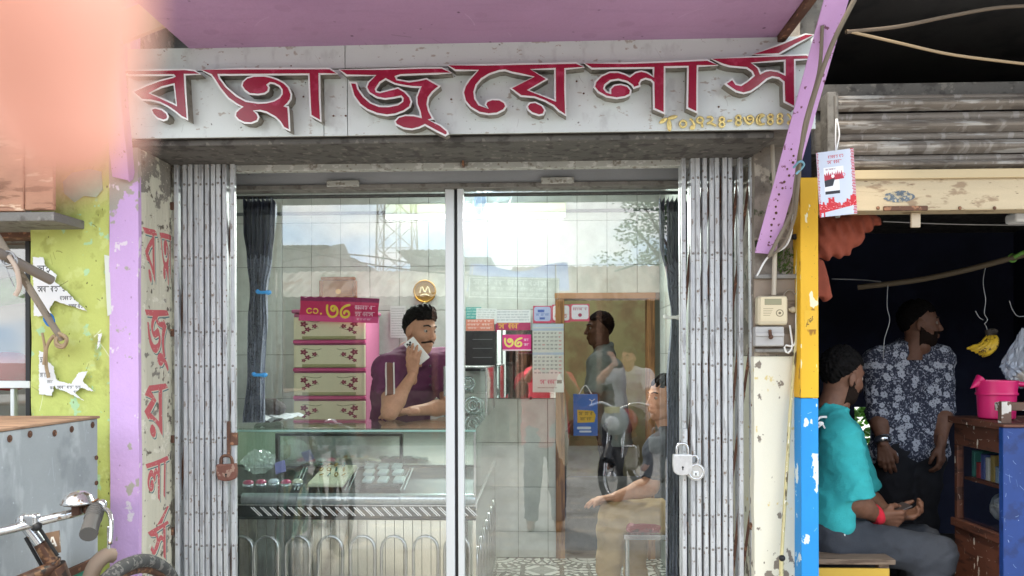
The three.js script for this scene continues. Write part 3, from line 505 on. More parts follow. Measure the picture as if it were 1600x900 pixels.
  part('pipe', [cyl(at(-40, 375, 0.62), at(80, 438, 0.36), 0.017, 0.017, 14)], mat([128, 120, 112], 0.6), pb);
  part('cloth_strip', tube([at(14, 400, 0.54), at(26, 420, 0.54), at(30, 450, 0.53), at(24, 462, 0.53)], 0.008, 16, 5), mat([190, 172, 156], 0.9), pb);
  part('wire_lashing', [torus(at(12, 404, 0.53), 0.024, 0.004, 16, 6), torus(at(16, 408, 0.525), 0.023, 0.004, 16, 6), tube([at(6, 410, 0.53), at(14, 430, 0.53), at(22, 448, 0.52)], 0.002, 10, 4)], mat([170, 170, 170], 0.4, { metalness: 0.6 }), pb);
}

// ---------- cart box in galvanised sheet ----------
{
  const xs = -1.5, z0 = 0.46, z1 = 1.35, yt = 1.36, yb = Y(137, 868, z0);
  const galv = mat(surf({ base: [172, 178, 183], tone: 0.06, freq: 4, s: 19, size: [0.7, 0.7], layers: [{ c: [196, 202, 206], fx: 12, fy: 3, thr: 0.58, soft: 0.12, a: 0.7, s: 4 }, { c: [146, 152, 158], f: 5, thr: 0.58, soft: 0.14, a: 0.6, s: 14 }], specks: [{ c: [200, 208, 214], n: 80, r: 2 }], scratches: [{ c: [196, 206, 214], n: 40, len: 50, w: 1.4, ang: 1.57, dev: 0.4 }] }), 0.5, { metalness: 0.35 });
  const t = thing('cart_box', 'galvanised sheet metal cart box with bolted edges standing before the lime wall', 'cart', V(xs - 0.4, 0.2, 0.9));
  part('side_sheet', bx(xs - 0.012, yb, z0, xs, yt - 0.01, z1, 0.002), galv, t);
  part('front_sheet', bx(xs - 0.9, yb, z0, xs - 0.014, yt - 0.01, z0 + 0.012, 0.002), galv, t);
  part('lid', bx(xs - 0.92, yt - 0.009, z0 - 0.006, xs + 0.006, yt, z1, 0.003), mat(surf({ base: [150, 120, 96], tone: 0.14, s: 4, size: [0.5, 0.3], layers: [{ c: [110, 84, 66], fx: 3, fy: 12, thr: 0.55, soft: 0.1, s: 3 }] }), 0.8), t);
  part('back_sheet', bx(xs - 0.9, yb, z1 - 0.012, xs - 0.014, yt - 0.01, z1, 0.002), galv, t); part('far_side_sheet', bx(xs - 0.9, yb, z0 + 0.013, xs - 0.888, yt - 0.03, z1 - 0.013, 0.002), galv, t);
  part('lower_frame', [bx(xs - 0.9, yb - 0.028, z0, xs + 0.004, yb - 0.001, z1, 0.003)], M.rust, t);
  part('painted_panel', bx(xs - 0.89, 0.45, z0 + 0.01, xs - 0.004, yb - 0.03, z1 - 0.01, 0.003), mat(canvasTex(256, 256, (c) => { c.fillStyle = '#a9cdb4'; c.fillRect(0, 0, 256, 256); c.fillStyle = '#d8d49a'; for (let i = 0; i < 9; i++) { c.beginPath(); c.ellipse(20 + (i % 3) * 90, 40 + (i / 3 | 0) * 80, 26, 36, i, 0, 7); c.fill(); } c.fillStyle = '#3f8f7a'; for (let i = 0; i < 9; i++) { c.beginPath(); c.ellipse(60 + (i % 3) * 80, 80 + (i / 3 | 0) * 80, 16, 30, -i, 0, 7); c.fill(); } }, [0.5, 0.5]), 0.6), t);
  for (let k = 0; k < 7; k++) part('bolt', [ball(V(xs + 0.003, yt - 0.028 - (k % 3) * 0.004, z0 + 0.03 + k * 0.1 + (k % 2) * 0.014), 0.0062, 0.6, 1, 1, 8), ball(V(xs + 0.001, yt - 0.028 - (k % 3) * 0.004, z0 + 0.03 + k * 0.1 + (k % 2) * 0.014), 0.011, 0.15, 1, 1, 10)], M.rust, t);
  for (let k = 0; k < 5; k++) part('bolt', [ball(V(xs + 0.003, yt - 0.14 - k * 0.085, z0 + 0.012), 0.008, 0.6, 1, 1, 8)], M.rust, t);
  for (const z of [z0 + 0.2, z1 - 0.2]) part('wheel', [torus(V(xs - 0.45, 0.42, z), 0.2, 0.03, 24, 8, new THREE.Quaternion().setFromAxisAngle(V(0, 1, 0), 0))], M.black, t);
}

// ---------- canopy and its struts ----------
{
  const y = 2.66, t = thing('canopy', 'lilac painted flat canopy over the shop sign', 'canopy', V(-0.2, y, 0.6));
  part('soffit', bx(-1.255, y, 0.2, 0.818, y + 0.014, 1.48, 0.003), M.purple, t);
  part('slab', bx(-1.27, y + 0.015, 0.0, 0.835, y + 0.1, 1.5, 0.006), M.moulding, t);
  part('edge_batten', bx(0.82, y - 0.018, 0.28, 0.846, y + 0.014, 1.48, 0.003), M.rust, t);
  const strut = (pts, label, w) => { const s = thing('canopy_strut', label, 'strut', pts[0]); part('flange', bar(pts[0], pts[1], w, 0.006), M.strut, s); const off = V(w / 2 - 0.003, 0, -0.022); part('web', bar(pts[0].clone().add(off), pts[1].clone().add(off), 0.006, 0.04), M.strut, s); return s; };
  const r0 = at(1195, 396, 0.09), r1 = at(1312, -20, 0.62), l0 = at(189, 279, 0.285), l1 = at(158, -30, 0.66);
  const sr = strut([r0, r1], 'lilac steel strut running from the canopy to the meter pillar', 0.075);
  part('bolt_row', Array.from({ length: 16 }, (_, i) => { const q = r0.clone().lerp(r1, 0.05 + i * 0.026); return ball(V(q.x + rnd(-0.012, 0.012), q.y, q.z + 0.005), rnd(0.0025, 0.005), 1, 1.2, 0.5, 7); }), M.rust, sr);
  strut([l0, l1], 'lilac steel strut above the lilac pillar', 0.062);
  // cables and ropes running down the right strut
  const cb = thing('cable_bundle', 'grey cables running down the lilac strut to the meter', 'cable', at(1215, 395, 0.1));
  part('cable', tube([at(1345, -20, 0.66), at(1300, 70, 0.58), at(1272, 150, 0.5), at(1252, 230, 0.4), at(1243, 290, 0.3), at(1238, 330, 0.2), at(1215, 375, 0.15), at(1202, 400, 0.12)], 0.008, 60, 6), M.cable, cb);
  part('cable', tube([at(1285, 40, 0.56), at(1280, 110, 0.52), at(1256, 200, 0.45), at(1247, 290, 0.32), at(1240, 345, 0.2), at(1222, 385, 0.13), at(1200, 402, 0.11)], 0.006, 60, 6), M.cable, cb);
  part('cable', tube([at(1240, 330, 0.2), at(1234, 372, 0.14), at(1226, 386, 0.12), at(1200, 402, 0.1), at(1182, 432, 0.08)], 0.004, 40, 6), M.white, cb);
  part('tie', [tube([at(1240, 262, 0.36), at(1250, 252, 0.4), at(1256, 258, 0.37), at(1244, 272, 0.36)], 0.004, 16, 5)], mat([120, 170, 190], 0.5), cb);
  solo('rope', tube([at(1322, 48, 0.62), at(1400, 66, 0.55), at(1480, 84, 0.48), at(1560, 95, 0.42), at(1640, 104, 0.38)], 0.005, 40, 6), M.rope, 'tan rope tied to the lilac strut below the darker rope', 'rope');
  solo('rope', tube([at(1322, 50, 0.62), at(1400, 42, 0.55), at(1480, 26, 0.48), at(1560, 12, 0.42), at(1640, 8, 0.38)], 0.006, 40, 6), mat([110, 96, 82], 0.9), 'dark rope rising from the lilac strut', 'rope');
  // left end of the canopy: neighbour's plank, then added sky blockers
  solo('awning_board', bar(at(150, 60, 0.45), at(250, 20, 0.45), 0.1, 0.02), mat([196, 172, 146], 0.8), 'pale plank end beside the canopy edge', 'plank');
  solo('sky_block_slab', [bx(-4.2, 2.86, -0.05, -1.3, 2.9, 1.3, 0.004)], M.moulding, 'added grey slab blocking the sky over the neighbouring shop at the canopy end', 'awning');  // added to stop sky light leaking in past the canopy end
  struct('sky_block_wall', [bx(-4.2, 2.3, -0.3, -1.45, 3.0, -0.21, 0)], M.concrete);  // added behind that gap to shut out the sky
  struct('wall_above_sign', [bx(-3.5, 2.98, -0.3, 0.94, 4.2, -0.05, 0)], M.concrete);
}
// ---------- meter pillar and the yellow and blue post ----------
{
  const z = 0.05, x0 = X(1179, z), x1 = X(1252, z), ym = Y(1210, 556, z);
  const t = thing('meter_pillar', 'mossy concrete pillar with a cream painted lower half', 'pillar', V((x0 + x1) / 2, 0.15, 0));
  part('upper_concrete', rough(x0, ym, -0.28, x1, 3.0, z, 0.006, 0.03, 8), M.concrete, t);
  part('cream_plaster', rough(x0 - 0.004, 0.15, -0.28, x1, ym - 0.002, z + 0.004, 0.004, 0.04, 6), M.cream, t);
  const zb = z + 0.02, b0 = at(1178, 431, zb), b1 = at(1244, 548, zb);
  const mb = thing('meter_board', 'grey brown wooden board carrying the electricity meter', 'board', V((b0.x + b1.x) / 2, b1.y, zb));
  part('board', bx(b0.x, b1.y, z + 0.006, b1.x, b0.y, zb, 0.003), mat(surf({ base: [132, 118, 104], tone: 0.1, s: 7, size: [0.3, 0.3], layers: [{ c: [104, 92, 80], fx: 3, fy: 12, thr: 0.56, soft: 0.1, s: 4 }] }), 0.8), mb);
  part('batten', bx(b0.x, b0.y - 0.012, zb + 0.001, b1.x, b0.y + 0.004, zb + 0.014, 0.003), M.moulding, mb); part('batten', bx(b0.x, b1.y - 0.006, zb + 0.001, b1.x, b1.y + 0.008, zb + 0.014, 0.003), M.moulding, mb);
  const zm = zb + 0.05, m0 = at(1184, 462, zm), m1 = at(1232, 508, zm), mt = thing('electricity_meter', 'beige electricity meter with a grey display window', 'meter', V((m0.x + m1.x) / 2, m1.y, zm));
  const beige = mat(surf({ base: [196, 184, 158], tone: 0.05, s: 3, size: [0.2, 0.2], specks: [{ c: [140, 126, 104], n: 60, r: 2 }] }), 0.5);
  part('case', bx(m0.x, m1.y, zb + 0.001, m1.x, m0.y, zm, 0.012), beige, mt);
  const face = canvasTex(256, 256, (c) => { c.fillStyle = '#cdbf9f'; c.fillRect(0, 0, 256, 256); c.fillStyle = '#8d8a6c'; c.fillRect(46, 22, 160, 56); c.strokeStyle = '#7c7158'; c.lineWidth = 4; c.strokeRect(44, 20, 164, 60); c.fillStyle = '#8a7d62'; for (let i = 0; i < 5; i++) c.fillRect(28, 118 + i * 18, 100 - i * 8, 5); c.lineWidth = 10; c.beginPath(); c.arc(192, 168, 34, 0, 7); c.stroke(); c.fillStyle = '#6c6048'; c.beginPath(); c.arc(192, 168, 14, 0, 7); c.fill(); });
  part('dial_plate', sheet(V((m0.x + m1.x) / 2, (m0.y + m1.y) / 2 + 0.004, zm + 0.002), (m1.x - m0.x) * 0.84, (m0.y - m1.y) * 0.82), mat(face, 0.4), mt);
  const k0 = at(1180, 510, zm - 0.01), k1 = at(1226, 541, zm - 0.01);
  part('terminal_cover', bx(k0.x, k1.y, zb + 0.001, k1.x, k0.y, zm - 0.012, 0.006), mat([168, 166, 164], 0.5), mt);
  part('cover_ridge', bx(k0.x + 0.002, (k0.y + k1.y) / 2, zm - 0.011, k1.x - 0.002, (k0.y + k1.y) / 2 + 0.012, zm - 0.006, 0.003), mat([176, 174, 172], 0.5), mt);
  const kn = at(1204, 524, zm); part('seal_screw', [cyl(V(kn.x, kn.y + 0.02, zm - 0.008), V(kn.x, kn.y - 0.012, zm + 0.002), 0.006), ball(V(kn.x, kn.y - 0.006, zm + 0.004), 0.009)], M.rust, mt);
  const lug = at(1239, 484, zb + 0.01); part('lug', [ball(lug, 0.012), boxAt(V(lug.x - 0.008, lug.y, lug.z), 0.02, 0.012, 0.012, 0.004)], beige, mt);
  const cd = thing('conduit', 'grey conduit pipe dropping into the electricity meter', 'pipe', at(1208, 460, 0.1));
  part('pipe', [cyl(at(1209, 461, 0.095), at(1212, 345, 0.09), 0.0085, 0.0085, 10), cyl(at(1212, 345, 0.09), at(1206, 210, 0.08), 0.007, 0.007, 10)], mat([176, 166, 150], 0.6), cd);
  solo('drooping_wire', tube([at(1224, 462, 0.085), at(1228, 456, 0.085), at(1236, 453, 0.085), at(1243, 460, 0.085)], 0.003, 16, 5), M.cable, 'small looped wire above the electricity meter', 'wire');
  solo('looped_wire', tube([at(1234, 508, 0.085), at(1237, 545, 0.085), at(1230, 552, 0.085), at(1226, 540, 0.085), at(1240, 540, 0.085), at(1244, 490, 0.085)], 0.004, 30, 5), M.white, 'pale looped wire beside the meter terminal cover', 'wire');
  const dp = thing('drain_pipe', 'thin yellowed pipe with peeling paint beside the yellow post', 'pipe', at(1222, 900, 0.08));
  const dpm = mat(surf({ base: [196, 186, 140], tone: 0.1, s: 3, size: [0.1, 0.3], layers: [{ c: [96, 84, 60], f: 6, thr: 0.58, soft: 0.04, s: 9 }, { c: [226, 222, 206], f: 8, thr: 0.64, soft: 0.03, s: 5 }] }), 0.7);
  part('pipe', [cyl(at(1247, 355, 0.085), at(1245, 520, 0.085), 0.006, 0.006, 10), cyl(at(1245, 520, 0.085), at(1235, 640, 0.085), 0.006, 0.006, 10), cyl(at(1235, 640, 0.085), at(1221, 875, 0.085), 0.0065, 0.0065, 10), cyl(at(1221, 875, 0.085), at(1219, 1080, 0.085), 0.008, 0.008, 10)], dpm, dp);
  part('clip', [boxAt(at(1246, 370, 0.08), 0.04, 0.02, 0.02, 0.004), ball(at(1222, 872, 0.09), 0.012)], M.black, dp);
  // moss tuft
  const moss = []; for (let i = 0; i < 130; i++) { const q = at(rnd(1212, 1240), rnd(385, 425), 0.062); const g = new THREE.ConeGeometry(rnd(0.002, 0.004), rnd(0.008, 0.02), 4); g.rotateX(rnd(0.3, 2)); g.rotateZ(rnd(-1, 1)); g.translate(q.x, q.y, q.z); moss.push(uvm(g)); }
  const mo = solo('moss', moss, mat([74, 96, 40], 0.9), 'green moss growing on the concrete pillar above the meter', 'moss'); mo.userData.kind = 'stuff';
  // post
  const zq = 0.13, q0 = X(1251, zq), q1 = X(1279.5, zq), ys = Y(1264, 622, zq), yTop = Y(1265, 277, zq);
  const ps = thing('painted_post', 'square post painted yellow above and blue below beside the teal shirted man', 'post', V((q0 + q1) / 2, 0.15, 0.08));
  part('yellow_length', bx(q0, ys, 0.03, q1, yTop, zq, 0.004), mat(surf({ h: 1024, base: [222, 172, 30], tone: 0.06, s: 31, size: [0.3, 1], layers: [{ c: [150, 104, 22], f: 6, thr: 0.66, soft: 0.05, s: 3 }, { c: [236, 226, 190], f: 8, thr: 0.72, soft: 0.02, s: 13 }], specks: [{ c: [84, 56, 20], n: 70, r: 2.4 }], scratches: [{ c: [110, 76, 20], n: 20, len: 50, w: 1.5, ang: 1.57, dev: 0.4 }] }), 0.6), ps);
  part('blue_length', bx(q0 + 0.001, 0.15, 0.03, q1 - 0.001, ys - 0.001, zq - 0.001, 0.004), mat(surf({ h: 1024, base: [26, 140, 214], tone: 0.05, s: 32, size: [0.3, 1], layers: [{ c: [214, 224, 230], fx: 8, fy: 16, thr: 0.67, soft: 0.02, s: 3 }], specks: [{ c: [226, 232, 236], n: 50, r: 2.5 }, { c: [20, 60, 100], n: 24, r: 2 }], scratches: [{ c: [220, 230, 236], n: 26, len: 26, w: 2 }] }), 0.55), ps);
  const ink = canvasTex(128, 128, (c) => { c.fillStyle = '#dcae2c'; c.fillRect(0, 0, 128, 128); c.strokeStyle = '#4a3412'; c.lineWidth = 5; c.lineCap = 'round'; c.beginPath(); c.moveTo(16, 110); c.lineTo(24, 84); c.moveTo(38, 60); c.lineTo(30, 96); c.lineTo(46, 92); c.moveTo(52, 70); c.ellipse(60, 66, 9, 13, 0.4, 0, 7); c.moveTo(84, 40); c.lineTo(76, 46); c.lineTo(86, 58); c.lineTo(76, 68); c.stroke(); });
  part('pencil_number', sheet(V((q0 + q1) / 2 + 0.004, Y(1262, 500, zq), zq + 0.0006), 0.046, 0.07, { t: 0.001 }), mat(ink, 0.6), ps);
}

// ---------- jewellery shop interior ----------
const ZB = -2.18, FLOOR = 0.205, XL = -2.1, XR = 0.8, CEIL = 2.68;
const DOOR = { x0: X(875, ZB), x1: X(1017, ZB), y1: Y(945, 467, ZB) };
{
  const grout = mat([120, 124, 112], 0.9), side = mat(surf({ base: [176, 186, 166], tone: 0.04, s: 5, size: [1, 1] }), 0.35);
  const bw = group3('back_wall');
  part('masonry', [bx(XL, FLOOR, ZB - 0.14, DOOR.x0, CEIL, ZB - 0.008, 0), bx(DOOR.x0, DOOR.y1, ZB - 0.14, DOOR.x1, CEIL, ZB - 0.008, 0), bx(DOOR.x1, FLOOR, ZB - 0.14, XR + 0.1, CEIL, ZB - 0.008, 0)], grout, bw);
  const tileM = [[220, 225, 219], [223, 228, 222], [217, 223, 216]].map((c, i) => mat(surf({ w: 256, h: 256, base: c, tone: 0.03, s: 40 + i, size: [0.5, 0.5] }), 0.12));
  const tw = 0.2008, th = 0.299, x00 = X(809, ZB), y00 = Y(809, 761, ZB);
  const tg = uvm(new RoundedBoxGeometry(tw - 0.003, th - 0.003, 0.009, 1, 0.0015));
  for (let i = -10; i < 5; i++) for (let j = -2; j < 8; j++) {
    let xa = x00 + i * tw, xb = xa + tw, ya = y00 + j * th, yb = ya + th; ya = Math.max(ya, FLOOR + 0.001); yb = Math.min(yb, CEIL); xa = Math.max(xa, XL); if (yb - ya < 0.02 || xb < XL + 0.02 || xa > XR - 0.02) continue;
    xb = Math.min(xb, XR);
    const inX = xb > DOOR.x0 - 0.03 && xa < DOOR.x1 + 0.03, inY = ya < DOOR.y1 + 0.04;
    if (inX && inY) {
      if (xa < DOOR.x0 - 0.05) part('tile', bx(xa + 0.0015, ya + 0.0015, ZB - 0.008, DOOR.x0 - 0.031, yb - 0.0015, ZB + 0.001, 0.0015), tileM[(i * 3 + j * 5 + 99) % 3], bw);
      if (xa < DOOR.x1 && yb > DOOR.y1 + 0.06) part('tile', bx(Math.max(xa, DOOR.x0 - 0.031) + 0.0015, DOOR.y1 + 0.041, ZB - 0.008, xb - 0.0015, yb - 0.0015, ZB + 0.001, 0.0015), tileM[(i * 3 + j * 5 + 99) % 3], bw);
      continue;
    }
    if (Math.abs(xb - xa - tw) < 1e-6 && Math.abs(yb - ya - th) < 1e-6) shared('tile', tg, tileM[(i * 3 + j * 5 + 99) % 3], bw, (xa + xb) / 2, (ya + yb) / 2, ZB - 0.0035);
    else part('tile', bx(xa + 0.0015, ya + 0.0015, ZB - 0.008, xb - 0.0015, yb - 0.0015, ZB + 0.001, 0.0015), tileM[(i * 3 + j * 5 + 99) % 3], bw);
  }
  for (const [nm, x0, x1, face] of [['left_side_wall', XL - 0.1, XL, 1], ['right_side_wall', XR, XR + 0.1, -1]]) {
    const w = group3(nm); part('masonry', bx(x0, FLOOR - 0.1, ZB - 0.14, x1, CEIL, -0.29, 0), grout, w);
    const sg = uvm(new RoundedBoxGeometry(0.008, th - 0.003, tw - 0.003, 1, 0.0015));
    for (let k = 0; k < 9; k++) for (let j = -2; j < 7; j++) shared('tile', sg, tileM[(k * 3 + j * 5 + 99) % 3], w, face > 0 ? x1 + 0.003 : x0 - 0.003, y00 + (j + 0.5) * th, ZB + 0.102 + k * tw);
  }
  struct('ceiling', [bx(XL - 0.1, CEIL, ZB - 0.14, XR + 0.1, CEIL + 0.1, -0.2, 0)], mat(surf({ base: [150, 152, 150], tone: 0.08, s: 5, size: [1, 1] }), 0.8));
  const pw = Math.max(0, 0);
  struct('front_wall', [bx(XL - 0.1, FLOOR - 0.1, -0.31, -1.5, CEIL, -0.285, 0)], side);
  // patterned floor tiles
  const pat = canvasTex(512, 512, (c) => {
    c.fillStyle = '#c9cac2'; c.fillRect(0, 0, 512, 512);
    for (let k = 0; k < 4; k++) { c.save(); c.translate(k % 2 * 512, (k >> 1) * 512); c.strokeStyle = '#4d504b'; for (let r = 60; r < 360; r += 50) { c.lineWidth = r % 100 ? 12 : 22; c.beginPath(); c.arc(0, 0, r, 0, 7); c.stroke(); } for (let a = 0; a < 24; a++) { c.save(); c.rotate(a * Math.PI / 12); c.fillStyle = '#6a6d66'; c.beginPath(); c.ellipse(180, 0, 60, 14, 0, 0, 7); c.fill(); c.restore(); } c.restore(); }
    c.strokeStyle = '#5a5d57'; c.lineWidth = 26; c.strokeRect(150, 150, 212, 212); c.fillStyle = '#8b8e86'; c.beginPath(); c.moveTo(256, 170); c.lineTo(342, 256); c.lineTo(256, 342); c.lineTo(170, 256); c.fill();
  });
  const fl = group3('shop_floor'); part('screed', bx(XL - 0.1, FLOOR - 0.12, ZB - 0.14, XR + 0.1, FLOOR - 0.008, -0.25, 0), grout, fl);
  const fm = mat(pat, 0.14), fgs = [0, 1, 2, 3].map((q) => { const g = new THREE.BoxGeometry(0.297, 0.008, 0.297), a = g.attributes.uv; for (let n = 0; n < a.count; n++) a.setXY(n, (a.getX(n) + (q & 1)) / 2, (a.getY(n) + 1 - (q >> 1)) / 2); return g; });
  for (let i = 0; i < 10; i++) for (let k = 0; k < 7; k++) shared('floor_tile', fgs[(i & 1) + 2 * (k & 1)], fm, fl, XL + 0.15 + i * 0.3, FLOOR - 0.004, ZB + 0.15 + k * 0.3 - 0.0);
  // door in the back wall and the room behind it
  const wd = mat(surf({ base: [158, 112, 66], tone: 0.1, s: 5, size: [0.15, 0.6], layers: [{ c: [118, 78, 42], fx: 10, fy: 3, thr: 0.54, soft: 0.12, s: 4 }] }), 0.5);
  const d = thing('door_frame', 'brown wooden door frame in the tiled back wall', 'door frame', V((DOOR.x0 + DOOR.x1) / 2, FLOOR, ZB));
  part('post', bx(DOOR.x0 - 0.03, FLOOR, ZB - 0.1, DOOR.x0 + 0.03, DOOR.y1, ZB + 0.02, 0.004), wd, d); part('post', bx(DOOR.x1 - 0.025, FLOOR, ZB - 0.1, DOOR.x1 + 0.025, DOOR.y1, ZB + 0.02, 0.004), wd, d);
  part('head', bx(DOOR.x0 - 0.035, DOOR.y1 + 0.001, ZB - 0.1, DOOR.x1 + 0.03, DOOR.y1 + 0.04, ZB + 0.022, 0.004), mat([158, 112, 66], 0.5), d);
  const br = mat(surf({ base: [122, 122, 86], tone: 0.12, s: 6, size: [1, 1], layers: [{ c: [108, 92, 66], f: 6, thr: 0.5, soft: 0.3, a: 0.8, s: 4 }] }), 0.8);
  struct('back_room_wall', [bx(DOOR.x0 - 0.5, FLOOR, -3.7, XR + 0.6, CEIL, -3.6, 0), bx(DOOR.x0 - 0.6, FLOOR, -3.7, DOOR.x0 - 0.5, CEIL, ZB - 0.141, 0), bx(XR + 0.5, FLOOR, -3.59, XR + 0.6, CEIL, ZB - 0.141, 0)], br);
  struct('back_room_ceiling', [bx(DOOR.x0 - 0.6, CEIL, -2.6, XR + 0.6, CEIL + 0.1, ZB - 0.141, 0)], br);  // cut short on purpose: the opening is added to let daylight in
  struct('back_room_floor', [bx(DOOR.x0 - 0.6, FLOOR - 0.1, -3.7, XR + 0.6, FLOOR - 0.001, ZB - 0.141, 0)], br);
  const gs = thing('grey_settee', 'grey woven settee back standing in the back doorway', 'settee', V(X(920, -2.25), FLOOR, -2.3));
  const gfab = mat(surf({ base: [98, 98, 98], tone: 0.12, freq: 32, s: 5, size: [0.2, 0.2] }), 0.95, { bumpMap: BUMP.weave, bumpScale: 0.003 });
  part('back', bx(DOOR.x0 + 0.032, FLOOR + 0.02, -2.28, DOOR.x1 - 0.03, Y(920, 745, -2.2), -2.18, 0.05), gfab, gs); part('seat', bx(DOOR.x0 + 0.034, FLOOR + 0.02, -2.6, DOOR.x1 - 0.03, FLOOR + 0.45, -2.285, 0.04), gfab, gs);
}
// tube light with the conduit along the wall
{
  const a = at(604, 339, -2.09), b = at(880, 337, -2.09), t = thing('tube_light', 'lit white tube light on the upper back wall', 'lamp', V((a.x + b.x) / 2, a.y, -2.12));
  const y = (a.y + b.y) / 2;
  part('pale_plate', bx(a.x - 0.02, y + 0.035, -2.165, b.x + 0.02, y + 0.1, -2.15, 0.003), mat([206, 216, 176], 0.4), t);  // plain pale green plate above the tube
  part('batten', bx(a.x - 0.02, y - 0.005, -2.165, b.x + 0.02, y + 0.03, -2.125, 0.006), M.white, t);
  part('tube', cyl(V(a.x, y, -2.1), V(b.x, y, -2.1), 0.013, 0.013, 12), new THREE.MeshStandardMaterial({ color: 0xffffff, emissive: 0xfdfff0, emissiveIntensity: 1.6 }), t);
  const l = new THREE.RectAreaLight(0xf4fff6, 120, b.x - a.x, 0.05); l.position.set((a.x + b.x) / 2, y - 0.02, -2.05); l.lookAt((a.x + b.x) / 2, y - 0.55, -0.7); scene.add(l);
  const c = thing('conduit', 'dark cable conduit running along the top of the tiled wall', 'conduit', V(-0.4, y + 0.02, ZB));
  part('trunking', [bx(XL + 0.02, Y(700, 334, -2.17), ZB + 0.0015, XR - 0.01, Y(700, 329, -2.17), ZB + 0.013, 0.002)], mat([84, 92, 92], 0.5), c);
  const f = at(752, 272, -1.9), fan = thing('wall_fan', 'pale wall fan fixed high between the sliding doors and the tube light', 'fan', V(f.x, f.y, -2.1));
  part('bracket', [boxAt(V(f.x, f.y + 0.05, -2.1), 0.07, 0.1, 0.12, 0.01), cyl(V(f.x, f.y + 0.03, -2.05), V(f.x, f.y - 0.02, -1.92), 0.015)], M.white, fan);
  part('guard', [torus(V(f.x, f.y - 0.09, -1.9), 0.2, 0.004, 40, 6), torus(V(f.x, f.y - 0.09, -1.88), 0.13, 0.002, 32, 5), torus(V(f.x, f.y - 0.09, -1.87), 0.06, 0.002, 24, 5), ...Array.from({ length: 16 }, (_, i) => cyl(V(f.x, f.y - 0.09, -1.865), V(f.x + 0.2 * Math.cos(i * 0.3927), f.y - 0.09 + 0.2 * Math.sin(i * 0.3927), -1.9), 0.0015, 0.0015, 5))], mat([190, 198, 206], 0.4), fan);
  for (let i = 0; i < 3; i++) { const s = new THREE.SphereGeometry(0.085, 12, 8); s.scale(1, 0.55, 0.06); s.translate(0.09, 0, 0); s.rotateX(0.4); s.rotateZ(i * 2.094 + 0.4); s.translate(f.x, f.y - 0.09, -1.91); part('blade', uvm(s), mat([150, 172, 200], 0.4), fan); }
  part('hub', ball(V(f.x, f.y - 0.09, -1.92), 0.035), M.white, fan);
}
// ---------- curtains ----------
function curtain(rows, z, folds, label, clips, clipC) { // rows: [v, u0, u1]
  const c = thing('curtain', label, 'curtain', V(X((rows[0][1] + rows[0][2]) / 2, z), Y(400, rows[rows.length - 1][0], z), z));
  const nS = 64, nT = 60, g = new THREE.PlaneGeometry(1, 1, nS, nT), p = g.attributes.position, uv = g.attributes.uv;
  for (let i = 0; i < p.count; i++) {
    const s = uv.getX(i), t = 1 - uv.getY(i), v = rows[0][0] + t * (rows[rows.length - 1][0] - rows[0][0]);
    let k = 0; while (k < rows.length - 2 && rows[k + 1][0] < v) k++;
    const f = sstep(rows[k][0], rows[k + 1][0], v), u0 = rows[k][1] + (rows[k + 1][1] - rows[k][1]) * f, u1 = rows[k][2] + (rows[k + 1][2] - rows[k][2]) * f;
    const ph = s * folds * 2 * Math.PI, q = at(u0 + (u1 - u0) * (s + 0.02 * Math.sin(ph * 2)), v, z);
    p.setXYZ(i, q.x, q.y + (t < 0.02 ? 0.012 * Math.sin(ph) : 0), z + 0.02 * Math.sin(ph + 0.6 * Math.sin(v * 0.03)) + 0.006 * Math.sin(ph * 2.3 + v * 0.02));
  }
  g.computeVertexNormals();
  const tx = canvasTex(512, 1024, (k, w, h) => {
    k.fillStyle = '#161c33'; k.fillRect(0, 0, w, h);
    const y0 = h * clips.split; k.fillStyle = '#6d7484'; k.fillRect(0, y0, w, h);
    for (let i = 0; i < 900; i++) { k.strokeStyle = css([[24, 30, 52], [150, 156, 164], [44, 52, 74]][i % 3], 0.8); k.lineWidth = rnd(1, 4); k.beginPath(); const x = rnd(w), y = rnd(y0, h); k.moveTo(x, y); k.bezierCurveTo(x + rnd(-40, 40), y + rnd(60), x + rnd(-40, 40), y + rnd(60), x + rnd(-20, 20), y + rnd(20, 90)); k.stroke(); }
    k.fillStyle = '#1a2038'; for (let i = 0; i < 26; i++) { k.beginPath(); k.ellipse(i * 21, y0 + 4, 12, rnd(8, 40), 0, 0, 7); k.fill(); }
  });
  part('cloth', g, mat(tx, 0.85, { side: THREE.DoubleSide }), c);
  for (const [u, v, w] of clips.at) { const q = at(u, v, z + 0.035); part('clip', [boxAt(q, w, 0.014, 0.02, 0.006), ball(V(q.x + w * 0.5, q.y, q.z), 0.012, 1.3, 0.9, 0.8), ball(V(q.x - w * 0.42, q.y + 0.004, q.z), 0.01, 1, 1, 0.8)], mat(clipC, 0.35), c); }
  return c;
}
curtain([[312, 380, 431], [360, 381, 428], [400, 387, 424], [457, 392, 416], [500, 389, 417], [586, 388, 412], [660, 381, 413]], -0.35, 7, 'navy curtain clipped with blue pegs beside the counter', { at: [[410, 457, 0.05], [404, 586, 0.05]], split: 0.23 }, [40, 150, 220]);
curtain([[312, 1029, 1075], [380, 1031, 1075], [440, 1042, 1072], [495, 1048, 1068], [600, 1042, 1072], [900, 1040, 1076], [1000, 1040, 1078]], -0.35, 7, 'navy curtain clipped with a white peg beside the right gate leaf', { at: [[1049, 496, 0.06]], split: 0.12 }, [224, 224, 216]);
solo('curtain_rod', cyl(V(-1.75, Y(700, 305, -0.35), -0.35), V(0.78, Y(700, 305, -0.35), -0.35), 0.008), M.aluDark, 'thin dark curtain rod behind the head of the sliding door', 'rod');

